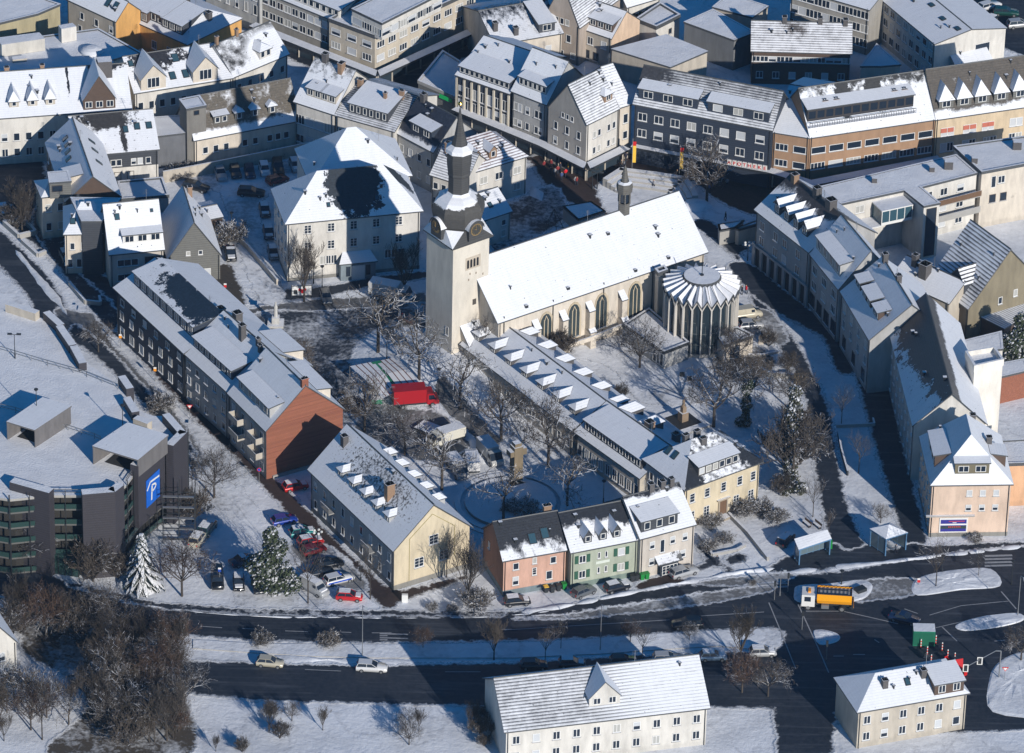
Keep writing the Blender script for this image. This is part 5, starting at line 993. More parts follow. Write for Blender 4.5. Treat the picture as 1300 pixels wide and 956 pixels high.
# ------------------------------------------------------------------ top edge houses
h = house('black_patched_house', 'house at the top with snow roof torn by dark streaks and flat dormer', (628, 57), (716, 42), he=7.0, Rg=(694.6, -1, 'r'), wallm=CREAM, cat='house', ov=.3, rm=roofmat(thr=.36, ridge=.2, r0=.4, brk=.7, nsc=.6, streak=1.5), wins={'f': [(3.5, [.25, .6, .8], 1.2, 1.5)]}, chim=[(.1, .2, .8, .8, 1.6), (.35, .1, .8, .8, 1.4)])
add_dormer(h, 'f', .78, .9, 3.0, 1.7, 'shed', 1, ww=1.6, roof=FULL, wallm=SLATE)
h = house('tall_beige_gable', 'tall beige gabled house with tile roof at the top edge', (690, 22), (736, 36), he=7.5, rh=8, D=14, axis='y', wallm=wall('beige2', (.45, .37, .3)), cat='house', ov=.15, rm=TILED, wins={'f': [(1, 3, 1, 1.2), (4.0, [.3, .7], 1, 1.5), (7.2, [.2, .35, .5, .65], .8, 1.2)]})
h = house('peach_dormer_house', 'peach house with blank sunlit gable wall and large snowy dormer roof', (737, 36), (776.5, 49.5), he=6.0, Rg=(796, 14, 'r'), wallm={'f': BEIGE, 'b': PEACH, 'l': PEACH, 'r': PEACH}, cat='house', ov=.15, rm=FULL, wins={'f': [(.6, [.2, .5], 1.1, 1.6, 'dark'), (3.4, [.3, .75], 1.2, 1.5)]})
add_dormer(h, 'f', .55, .9, h.W*.75, 1.5, 'shed', 3, ww=1.2, roof=FULL, wallm=BROWN)
h = house('green_shutter_house', 'white house with dark green shutters at the top edge', (796, 10), (840, -3), he=6.0, D=9, rh=4, wallm=WHITE, cat='house', ov=.2, wins={'f': [(2.6, 5, .9, 1.7)]})
for i in range(5):
    for s_ in (-1, 1):
        b = MB(); b.box(-.25, .25, -.1, 0, 0, 1.8, 0); obj('shutter', b.mesh('shutter', [SHUT]), h.root, (.2+(h.W-.4)*(i+.5)/5+s_*.75, .2, 2.55))
block('walled_roof_terrace', 'white walled snowy roof terrace with parapet at the top edge', [(808, 26), (833, 36), (863, 21), (838, 6)], 5.0, WHITE, cat='building', parapet=.5, wins={1: [(2.6, [.6], .8, 1.0, 'dark')]})
h = block('wide_low_hall', 'wide low hall with broad flat snow roof behind the shop rows', [(777, 62), (851, 85), (898, 65), (846, 44)], 5.5, BEIGE, cat='hall', parapet=0)
block('blue_flat_block', 'plain blue grey flat block with untouched snow on top', [(869, 28), (932, 51), (958, 41), (905, 12)], 6.0, wall('bluish', (.19, .2, .21)), cat='building', parapet=.1)
block('flat_roof_strip', 'flat snowy roof at the very top between blue block and slate house', [(905, 9), (955, 22), (975, 8), (925, -8)], 4.5, BEIGE, cat='building', parapet=.1)
h = house('wide_tile_roof_house', 'wide house with ribbed tile roof, dark window strip and three roof chimneys', (953, 65), (1082, 68.5), he=6.5, D=9, rh=3.7, wallm=BROWN, cat='house', ov=.3, rm=roofmat(base=(.05, .04, .035), thr=.38, stripe=.45, pitch=.45, brk=2.2, nsc=.8, patches=((.45, .8, .1, .2, .4),)), wins={'f': [(4.4, 12, 1.4, 1.1, 'mix'), (1.2, 6, 1.2, 1.3)]}, chim=[(.33, .5, .8, .8, 1), (.68, .5, .8, .8, 1), (.93, .48, .8, .8, 1)])
house('long_office_block', 'grey office block with rows of dark windows at the top edge', (1003, -16), (1104, 13), he=9.0, D=12, rh=1.5, wallm=wall('officeb', (.36, .34, .3)), cat='office', ov=.2, rm=FULL, wins={'f': [(1.4, 10, 1.6, 1.6), (4.2, 10, 1.6, 1.6), (6.9, 10, 1.6, 1.5)]})
h = house('white_hall', 'long white hall with broad snow roof and sunlit gable near the parking lot', (1112, -6), (1186.5, 56), he=8.5, Rg=(1233.5, 37, 'r'), wallm=WHITE, cat='hall', ov=.2, rm=FULL, wins={'f': [(1.2, 9, 1.4, 1.5), (4.0, 9, 1.4, 1.5), (6.6, 9, 1.4, 1.3)], 'r': [(3.5, [.68], 3.0, 3.0, 'plain')]}, sky=[('f', .45, .8, 1.2, .9), ('f', .7, .7, 1.2, .9), ('f', .92, .75, 1.2, .9)])
block('lean_grey_annex', 'snowy lean annex roof between tile roof house and white hall', [(1093, 84), (1118, 84), (1143, 82), (1113, 56)], 4.0, BEIGE, cat='annex', parapet=.1)
house('small_blue_snow_roof', 'small low house with shaded snow roof behind the pointed dormers', (1215, 88), (1262, 78), he=4.0, D=11, rh=3, wallm=BEIGE, cat='house', ov=.2, rm=FULL, chim=[(.8, .5, .8, .8, 1.2)])
# top left industrial roofs
h = block('flat_factory_hall', 'big flat roofed hall at the left top with snow and rooftop plant', [(-60, 110), (60, 100), (152, 84), (182, 70), (125, 38), (50, 48), (-60, 64)], 8.0, BEIGE, cat='hall', parapet=.3)
def roofbox(nm, label, pts, z0, z1, m_, cat, top=SNOW):
    w3 = [P(x, y, z1) for x, y in pts]; o = w3[0].copy(); o.z = 0; b = MB(); b.prism([(v.x-o.x, v.y-o.y) for v in w3], z0, z1, 1, 0); r = obj(nm, b.mesh(nm, [top, m_]), None, o); tag(r, label, cat); return r
roofbox('rooftop_container', 'long white ribbed plant container on the flat factory roof', [(2, 57), (57, 49), (50, 41), (-6, 48)], 8.1, 10.4, wall('container', (.6, .57, .5)), 'plant container')
roofbox('air_handling_unit', 'white air handling unit with dark grille on the flat factory roof', [(78, 37), (97, 33.5), (92, 29), (74, 32)], 8.1, 10.8, WHITE, 'air handling unit')
roofbox('roof_light', 'small rectangular roof light on flat snow at the far left', [(16, 76), (34, 74), (32, 70), (15, 72)], 8.1, 8.7, BEIGE, 'roof light')
b = MB(); b.lathe([(1.9, 0), (1.9, .35), (1.5, .7), (.8, .95), (.05, 1.0)], 16, 0); r = obj('roof_dome_light', b.mesh('roof_dome_light', [roofmat(thr=.5)], True), None, P(116, 66, 8.1)); tag(r, 'round dome light on shaded part of the flat factory roof', 'roof light')
block('upper_flat_hall', 'second flat snowy hall behind the factory roof', [(-60, 44), (48, 18), (76, 6), (-60, -40)], 8.5, wall('hallyellow', (.42, .36, .2)), cat='hall', parapet=.2)
house('pale_sawtooth_house', 'pale house with snow roof slanting behind the factory hall', (84, -1), (147, 28), he=7.5, Rg=(163, 2, 'r'), wallm={'f': BEIGE, 'b': BEIGE, 'l': BEIGE, 'r': OCHRE}, cat='house', ov=.15, wins={'f': [(2, [.25, .7], 1, 1.5), (4.8, [.3, .6, .9], 1, 1.4)]}, sky=[('f', .7, .6, .9, 1.6), ('f', .85, .6, .9, 1.6)])
h = house('orange_house', 'orange yellow house with long snowy roof and three broad dormers', (159, 22), (238, 57), he=5.0, D=14, rh=3.2, roof='hip', rid=(1, 10), wallm=OCHRE, cat='house', ov=.2, wins={'f': [(1.2, [.15, .45, .7], 1.1, 1.6)]}, chim=[(.5, .55, .9, .9, 1.6), (.85, .55, .9, .9, 1.4)])
add_dormer(h, 'f', .12, .6, 6.0, 2.0, 'shed', 4, ww=1.1, roof=FULL, wallm=BROWN); add_dormer(h, 'f', .42, 1.4, 3.2, 1.8, 'shed', 2, ww=1.0, roof=FULL, wallm=SLATE); add_dormer(h, 'f', .68, 1.2, 5.0, 1.8, 'shed', 3, roof=FULL, wallm=SLATE)
# ------------------------------------------------------------------ east side
h = block('white_apartment_block', 'white L shaped apartment block with flat snow roof and long balconies', [(1068, 259), (1148, 242), (1173, 262), (1193, 258), (1169, 238), (1240, 220), (1214, 197), (1035, 239)], 10.0, WHITE, cat='apartment block', parapet=.15,
      wins={0: [(7.6, [.3, .62], 1.6, 1.4, 'mix'), (4.6, [.3, .62], 1.6, 1.4, 'mix')], 4: [(7.4, [.15, .42, .72], 1.4, 1.4), (4.4, [.15, .42, .72], 1.4, 1.4), (1.4, [.15, .42, .72], 1.4, 1.4)], 2: [(.4, [.5], 1.9, 9, 'dark', 0)]})
for j, zz in enumerate((6.7, 3.7)):
    p = Vector(h.pts[4]); q = Vector(h.pts[5]); d = (q-p); L = d.length; an = math.atan2(d.y, d.x); b = MB(); b.box(.4, L, -1.8, -.05, -.2, 0, 0, 1); b.box(.4, L, -1.85, -1.78, 0, 1.0, 2, 1)
    obj('balcony', b.mesh('balcony', [CONC, SNOW, WOOD if j == 0 else CONC]), h.root, (p.x, p.y, zz), an)
p = Vector(h.pts[0]); q = Vector(h.pts[1]); d = (q-p); L = d.length; an = math.atan2(d.y, d.x); b = MB(); b.box(L*.5, L*.98, -3.4, -.05, 0, 2.6, 0); b.box(L*.5-.1, L*.98+.1, -3.5, 0, 2.6, 2.8, 1, 2); b.box(-.5, L*.5, -3.4, -.05, -.2, .0, 1, 2)
for i in range(5): b.box(L*(.5+.48*i/4)-.06, L*(.5+.48*i/4)+.06, -3.45, -3.38, 0, 2.6, 1)
b.box(L*.5, L*.98, -3.44, -3.4, 0, .5, 1)
obj('winter_garden', b.mesh('winter_garden', [GLASSB, WFR, SNOW]), h.root, (p.x, p.y, 6.4), an)
block('flat_corner_block', 'cream flat roofed block at the right edge with roof vents', [(1246.5, 219.5), (1345, 201), (1318, 172), (1211, 187)], 10.5, CREAM, cat='building', parapet=.3, wins={0: [(7.3, [.16], .9, 2.2, 'plain', 0), (7.9, [.26], 1.3, 1.4), (4.5, [.16, .3], 1.2, 1.5, 'dark')]})
for i, (x, y, s_) in enumerate(((1204, 213, 1), (1183, 217, .6), (1110, 231, .6), (1237, 206, .7), (1291, 188, 1))):
    b = MB(); b.box(-.7*s_, .7*s_, -.7*s_, .7*s_, 0, 1.4*s_, 0, 1); r = obj('roof_chimney', b.mesh('roof_chimney', [CHIM, SNOW]), None, P(x, y, 10.1 if x < 1236 else 10.6)); tag(r, ['dark square chimney near the right end of the apartment roof', 'small dark vent left of the square chimney on the apartment roof', 'lone dark vent at the left end of the apartment roof', 'vent pipe at the left edge of the flat corner block roof', 'square snow capped chimney at the right edge of the flat corner block roof'][i], 'chimney')
h = house('arcade_house', 'shaded house over a street arcade with wildly drifted snow and dormers on its roof', (957, 266), (1026.5, 321), he=10.3, D=13.5, rh=4.8, wallm=ARC_SHADED, cat='house', ov=.35, rm=roofmat(base=(.05, .045, .045), thr=.32, ridge=.4, r0=.5, brk=.5, nsc=.4), wins={'f': [(4.5, [.12, .38, .55, .8], 1.3, 1.6), (7.4, [.12, .38, .55, .8], 1.3, 1.6)]}, chim=[(.12, .48, 1, 1, 1.3, CHIMB), (.5, .5, 1.1, 1.1, 1.6), (.75, .5, 1.4, 1.4, 1.4)])
for t in (.28, .45, .62, .78): add_dormer(h, 'f', t, 1.5, 1.6, 1.8, 'gable', 1, roof=roofmat(thr=.3, brk=.5), wallm=SLATE)
p, q = h.f['f']; b = MB(); L = q[0]-p[0]; n = 7
for i in range(n+1): x = p[0]+L*i/n; b.box(x-.35, x+.35, p[1]-.35, p[1]-.01, 0, 3.7, 0)
b.box(p[0]-.35, q[0]+.35, p[1]-.4, p[1]-.01, 3.7, 4.1, 0); b.box(p[0], q[0], p[1]-.03, p[1]-.012, 0, 3.7, 1); obj('arcade', b.mesh('arcade', [ARC_SHADED, flat('arcade_shade', (.03, .03, .035), .8)]), h.root)
h = house('curving_street_house', 'shaded street house with pyramid roof and large flat dormer beside arcade', (1026.5, 321.5), (1064, 368), he=10.0, Rg=(1068, 272, 'l'), wallm=ARC_SHADED, cat='house', ov=.3, rm=FULL, wins={'f': [(1.0, 4, 2.0, 2.4, 'dark'), (4.4, 3, 1.8, 1.5), (7.2, 3, 1.8, 1.5)]})
add_dormer(h, 'f', .45, 1.0, h.W*.8, 2.2, 'shed', 4, ww=1.3, roof=FULL, wallm=GREYW)
h = house('blue_shade_roof_house', 'shaded house with three slanting dormers jutting from smooth blue snow', (1066, 370), (1103, 432), he=10.0, Rg=(1120, 325, 'l'), wallm=GREYW, cat='house', ov=.3, rm=FULL, wins={'f': [(1.0, 3, 1.6, 2.2, 'dark'), (4.4, 4, 1.2, 1.5), (7.2, 4, 1.2, 1.5)]}, chim=[(.1, .5, .8, .8, 1.4), (.5, .52, .8, .8, 1.2)])
for t, wd in ((.15, 2.6), (.45, 4.4), (.75, 2.8)): add_dormer(h, 'f', t, 2.2, wd, 1.4, 'shed', 2, roof=FULL, wallm=BROWN)
h = house('long_black_roof_house', 'long street house whose roof is deep black and bare beside melting snow', (1126, 412), (1158, 541), he=10.0, Rg=(1209, 500, 'r'), wallm={'f': GREYW, 'b': WHITE, 'l': WHITE, 'r': WHITE}, cat='house', ov=.35,
    rm=roofmat(base=(.02, .025, .04), thr=.2, patches=((.25, .85, .45, .55, .8), (.6, .95, .5, .35, .7)), brk=.3, nsc=.4), rm2=roofmat(base=(.09, .085, .085), thr=.2, ridge=.7, r0=.6, brk=.4), wins={'f': [(1.2, 9, 1.1, 1.5), (4.2, 9, 1.1, 1.5), (7.2, 9, 1.1, 1.5)]})
h = house('pink_corner_house', 'pale pink corner house with hipped snow roof, two street signs and half drawn blinds', (1181, 616.5), (1287, 615), he=9.4, C=(1160, 554), rh=6.5, roof='hip', axis='y', rid=(4.0, 10), wallm=wall('palepink', (.72, .52, .38)), cat='house', ov=.35, rm=FULL, rm2=FULL, plinth=(.7, STONE),
    wins={'f': [(4.6, [.48, .65, .82], .9, 1.1, 'half'), (7.2, [.48, .65, .82], .9, 1.1, 'blind')], 'l': [(1.5, 5, .9, 1.3), (4.5, 5, .9, 1.3), (7.2, 5, .9, 1.3)]}, chim=[(.75, .45, .8, .8, 1.4), (.6, .8, .8, .8, 1.2)])
add_dormer(h, 'f', .5, .9, 5.2, 1.9, 'shed', 2, ww=1.6, wh=1.1, roof=FULL, wallm=flat('olive_clad', (.16, .14, .09), .8))
add_dormer(h, 'l', .5, 1.0, 7.0, 2.0, 'shed', 3, roof=FULL, wallm=BROWN); add_dormer(h, 'r', .35, .9, 3.0, 2.0, 'shed', 1, roof=FULL, wallm=BROWN)
b = MB(); x0 = .16*h.W; x1 = .47*h.W; y = h.f['f'][0][1]
b.box(x0-.2, x1+.2, y-.12, y-.01, .8, 3.4, 0); b.box(x0, x1, y-.16, y-.125, 2.4, 3.1, 1); b.box(x0, x1, y-.16, y-.125, 1.0, 2.1, 1); b.box(x0, x1, y-.17, y-.165, 1.5, 2.0, 2)
for i in range(7): b.box(x0+1.2+i*.28, x0+1.35+i*.28, y-.2, y-.172, 1.75, 1.95, 3)
b.box(x0+1.2, x1-.3, y-.2, y-.165, 2.8, 2.9, 3); b.box(x0+1.8, x0+2.4, y-.2, y-.165, 2.55, 2.65, 0)
obj('advert_board', b.mesh('advert_board', [WFR, flat('ad_blue', (.03, .03, .25), .5), flat('ad_dark', (.03, .05, .05), .5), flat('ad_red', (.6, .06, .04), .5)]), h.root)
b = MB(); b.box(-.3, h.W*.56, y-.45, y-.02, 3.75, 3.95, 0, 1); obj('ledge', b.mesh('ledge', [CONC, SNOW]), h.root)
block('orange_flat_annex', 'orange walled annex with flat snow roof right of the pink corner house', [(1275, 590), (1330, 588), (1322, 558), (1248, 562)], 7.5, wall('orangey', (.72, .4, .2)), cat='annex', parapet=.3)
block('white_lift_shaft', 'tall white lift shaft block with stepped parapet behind the black roof', [(1237, 470), (1273, 462), (1262, 446), (1226, 452)], 13.5, wall('bright_white', (.78, .74, .66)), cat='lift shaft', parapet=.9, pm=wall('bright_white', (.78, .74, .66)))
block('bright_flat_roof', 'bright flat snow roof next to the white lift shaft', [(1223, 447), (1273, 443), (1271, 421), (1222, 433)], 6.0, WHITE, cat='building', parapet=.1)
block('red_brick_shed', 'small red brick building in shade at the right edge', [(1272, 478), (1306, 470), (1300, 456), (1268, 462)], 5.0, BRICK, cat='shed', parapet=.1)
h = house('barn_like_gable_house', 'brown gabled house with dark striped tile roof and one triangular dormer', (1178, 354.5), (1229, 393), he=6.0, Rg=(1283.5, 316.5, 'r'), wallm={'f': wall('browngrey', (.16, .14, .11)), 'b': OLIVE, 'l': OLIVE, 'r': OLIVE}, cat='house', ov=.3, rm=roofmat(base=(.03, .03, .033), thr=.44, stripe=.5, pitch=.6, brk=1.6, eave=-.2), wins={'r': [(5.0, [.42], .8, 1.3), (5.6, [.62], .8, 1.3)]})
add_dormer(h, 'f', .6, 1.0, 3.6, 2.0, 'gable', 2, ww=.8, wh=1.3, roof=roofmat(base=(.04, .04, .04), thr=.45, stripe=.7, pitch=.6), wallm=SLATE)
block('corrugated_shed', 'low shed with corrugated snowy roof beside the brown gabled house', [(1229, 394), (1275, 417), (1325, 388), (1276, 361)], 3.6, BROWN, cat='shed', parapet=0, rm=roofmat(base=(.07, .06, .055), thr=.3, stripe=.45, pitch=.5, brk=1.5))
house('rear_lane_house', 'small white roofed house behind the shaded street row with dark chimney shaft', (1130, 352), (1205, 386), he=7, D=8, rh=2.5, wallm=BEIGE, cat='house', ov=.2, rm=FULL, chim=[(.2, .4, .9, .9, 2), (.42, .3, 1.5, 1.5, 2.2)])
# ------------------------------------------------------------------ foreground houses partly below the photograph's edge
h = house('roadside_tile_house', 'house at the bottom edge with ribbed grey tile roof and small pointed gable', (640, 930), (902, 899), he=6.5, D=14, rh=4.6, wallm=WHITE, cat='house', ov=.4, rm=roofmat(base=(.035, .036, .04), thr=.46, stripe=.45, pitch=.5, brk=2.4, nsc=.7, patches=((.9, .6, .3, .8, -.4),)), wins={'f': [(1.2, 10, 1.1, 1.4), (4, 10, 1.1, 1.4)]})
add_dormer(h, 'f', .5, 2.0, 4.5, 1.5, 'gable', 2, roof=FULL, wallm=WHITE)
h = house('bottom_corner_house', 'house at the bottom right with hipped snow roof and flat dormer', (1088, 905), (1232, 880), he=6.5, C=(1057, 860), Rg=(1165, 845), roof='hip', wallm=BEIGE, cat='house', ov=.4, rm=FULL, chim=[(.3, .3, .8, .8, 1.2), (.65, .35, .8, .8, 1.2)], sky=[('f', .5, .6, .8, 1.2)], wins={'f': [(1.2, 6, 1.1, 1.4), (4, 6, 1.1, 1.4)]})
add_dormer(h, 'f', .82, .5, 4.5, 1.8, 'shed', 2, roof=FULL, wallm=BROWN)
h = house('timbered_gable_house', 'white gabled house with brown balcony at the lower left corner', (-60, 836), (25, 817), he=6.8, D=11, Rg=(-12, 778), axis='y', wallm=WHITE, cat='house', ov=.4, rm=FULL, wins={'f': [(1.2, [.4, .8], 1.2, 1.5, 'half'), (4.2, [.4, .75], 1.2, 1.5, 'half'), (8.0, [.5], 1.2, 1.4)]})
b = MB(); b.box(-2, 2, -1.5, 0, 0, .2, 0); b.box(-2, 2, -1.5, -1.4, .2, 1.2, 0, 1); b.box(-2, -1.9, -1.4, 0, .2, 1.2, 0, 1); b.box(1.9, 2, -1.4, 0, .2, 1.2, 0, 1); obj('balcony', b.mesh('balcony', [WOOD, SNOW]), h.root, (h.W*.8, .4, 1.2))
# ------------------------------------------------------------------ vehicles
def paint(c): return flat('paint_%.3f_%.3f_%.3f' % c, c, .3, .1, coat=.6)
CARC = {'black': (.008, .009, .012), 'dark': (.02, .025, .035), 'blue': (.01, .04, .28), 'navy': (.01, .025, .07), 'silver': (.4, .41, .42), 'white': (.7, .7, .7), 'red': (.5, .012, .012), 'darkred': (.16, .01, .012), 'grey': (.12, .13, .14), 'green': (.01, .06, .05), 'teal': (.01, .2, .2), 'beige': (.5, .46, .36), 'brown': (.09, .06, .05), 'lightblue': (.2, .3, .42)}
WHEEL = None
def wheel_mesh(r_=.32, w_=.22):
    b = MB(); b.tube((0, -w_/2, 0), (0, w_/2, 0), r_, n=14, m=0)
    b.tube((0, -w_/2-.01, 0), (0, w_/2+.01, 0), r_*.6, n=10, m=1); return b.mesh('wheel', [RUBBER, METAL])
WHEEL = wheel_mesh(); WHEELB = wheel_mesh(.5, .35)
PROTO = {}
def car(kind, col, snow, px, py, dx, dy, label, group='cars parked and driving in the town', police=False):
    key = (kind, col, snow, police)
    spec = {'hatch': (4.0, 1.7, 1.45, .95, .62, -.98), 'estate': (4.6, 1.78, 1.5, 1.0, .5, -1.0), 'sedan': (4.6, 1.78, 1.42, .95, .5, -.62), 'suv': (4.6, 1.85, 1.75, 1.15, .5, -.98), 'van': (5.0, 1.9, 2.0, 1.2, .62, -1.0)}[kind]
    L, Wd, Hh, bz, _, _ = spec
    if key in PROTO: root = copy_tree(PROTO[key])
    else:
        root = obj('parked_car' if kind != 'van' else 'parked_van', None); c = paint(CARC[col]); hw = Wd/2; hl = L/2
        # body: rings along x
        prof = {'hatch': [(-1, .45, .78, .9), (-.97, .3, .95, .97), (-.6, .28, 1.0, 1.0), (.0, .28, 1.0, 1.0), (.42, .28, 1.0, 1.0), (.82, .28, .86, .96), (.96, .3, .74, .88), (1, .42, .62, .8)]}
        rings = []; b = MB()
        for (fx, zb, zt, fw) in prof['hatch']:
            x = fx*hl; zt = zt*bz; w2 = hw*fw
            rings.append([(x, -w2, zb), (x, -w2*1.0, zb+(zt-zb)*.55), (x, -w2*.93, zt), (x, w2*.93, zt), (x, w2, zb+(zt-zb)*.55), (x, w2, zb)])
        n = 6
        for k in range(len(rings)-1): b.add(rings[k]+rings[k+1], [(i, n+i, n+(i+1) % n, (i+1) % n) for i in range(n)], 0)
        b.poly(rings[0], 0); b.poly(rings[-1][::-1], 0)
        o = obj('body', b.mesh('body', [c], True), root); kid(root, o)
        xr, xf = {'hatch': (-.93, .42), 'estate': (-.94, .36), 'sedan': (-.62, .38), 'suv': (-.93, .4), 'van': (-.97, .62)}[kind]; sr, sf = {'hatch': (.16, .34), 'estate': (.1, .34), 'sedan': (.3, .34), 'suv': (.1, .3), 'van': (.03, .25)}[kind]
        b = MB(); a0 = [(xr*hl, -hw*.9, bz-.02), (xf*hl, -hw*.9, bz-.02), (xf*hl, hw*.9, bz-.02), (xr*hl, hw*.9, bz-.02)]; t0 = [((xr+sr)*hl, -hw*.74, Hh-.05), ((xf-sf)*hl, -hw*.74, Hh-.05), ((xf-sf)*hl, hw*.74, Hh-.05), ((xr+sr)*hl, hw*.74, Hh-.05)]
        b.add(a0+t0, [(i, (i+1) % 4, 4+(i+1) % 4, 4+i) for i in range(4)], 0 if kind != 'van' else 1)
        o = obj('windows', b.mesh('windows', [GLASS, c]), root); kid(root, o)
        if kind == 'van':
            b = MB(); b.add([((xf-.02)*hl, -hw*.86, bz+.05), ((xf-.02)*hl, hw*.86, bz+.05), ((xf-sf+.01)*hl, hw*.74, Hh-.15), ((xf-sf+.01)*hl, -hw*.74, Hh-.15)], [(0, 1, 2, 3)], 0)
            b.v = [(v[0]+.04, v[1], v[2]) for v in b.v]
            for s_ in (-1, 1): b.box((xf-.42)*hl, (xf-.2)*hl, s_*hw*.87-.02, s_*hw*.87+.02, bz+.1, bz+.55, 0)
            o = obj('windscreen', b.mesh('windscreen', [GLASS]), root); kid(root, o)
        b = MB(); e = .02; b.prism([(q[0]*1.0, q[1]*1.03) for q in t0], Hh-.06, Hh+(.1 if snow else 0), 0, 1 if snow else 0)
        for fx in ((xr+xf)/2*hl-.03,):
            for s_ in (-1, 1): b.tube((fx, s_*hw*.91, bz), (fx, s_*hw*.755, Hh-.05), .045, n=4, m=0)
        for (i, j) in ((0, 0), (1, 1), (2, 2), (3, 3)): b.tube(Vector(a0[i]), Vector(t0[j]), .05, n=4, m=0)
        o = obj('roof', b.mesh('roof', [c, SNOW]), root); kid(root, o)
        if snow:
            b = MB(); b.prism([(xf*hl+.1, -hw*.7), (hl*.85, -hw*.65), (hl*.85, hw*.65), (xf*hl+.1, hw*.7)], bz*.8, bz*1.02, 0); o = obj('bonnet_snow', b.mesh('bonnet_snow', [SNOW]), root); kid(root, o)
        for sx in (-.62, .62):
            for s_ in (-1, 1): o = obj('wheel', WHEEL, root, (sx*hl, s_*(hw-.08), .32)); kid(root, o)
        for s_ in (-1, 1):
            b = MB(); b.box(hl*.955, hl*.99, s_*hw*.6-.18, s_*hw*.6+.18, .52, .66, 0); o = obj('headlight', b.mesh('headlight', [LENS]), root); kid(root, o)
            b = MB(); b.box(-hl*1.005, -hl*.97, s_*hw*.72-.1, s_*hw*.72+.1, .62, .9, 0); o = obj('tail_light', b.mesh('tail_light', [REDL]), root); kid(root, o)
        if police:
            b = MB()
            for s_ in (-1, 1): b.box(-hl*.9, hl*.75, s_*hw*1.0-.02, s_*hw*1.0+.02, .55, .78, 0)
            b.box(.0, .25, -.5, .5, Hh, Hh+.14, 0); o = obj('blue_band', b.mesh('blue_band', [flat('police_blue', (.01, .08, .5), .4)]), root); kid(root, o)
        PROTO[key] = root
    tag(root, label, 'van' if kind == 'van' else 'car', group)
    p = P(px, py+3); q = P(px+dx, py+3+dy); root.location = (p.x, p.y, p.z+.02); root.rotation_euler = (0, 0, math.atan2(q.y-p.y, q.x-p.x)); return root
G1 = 'cars in the shaded car park beside the large villa'; G2 = 'cars parked on the snowy corner lot'; G3 = 'cars parked along the lower road'
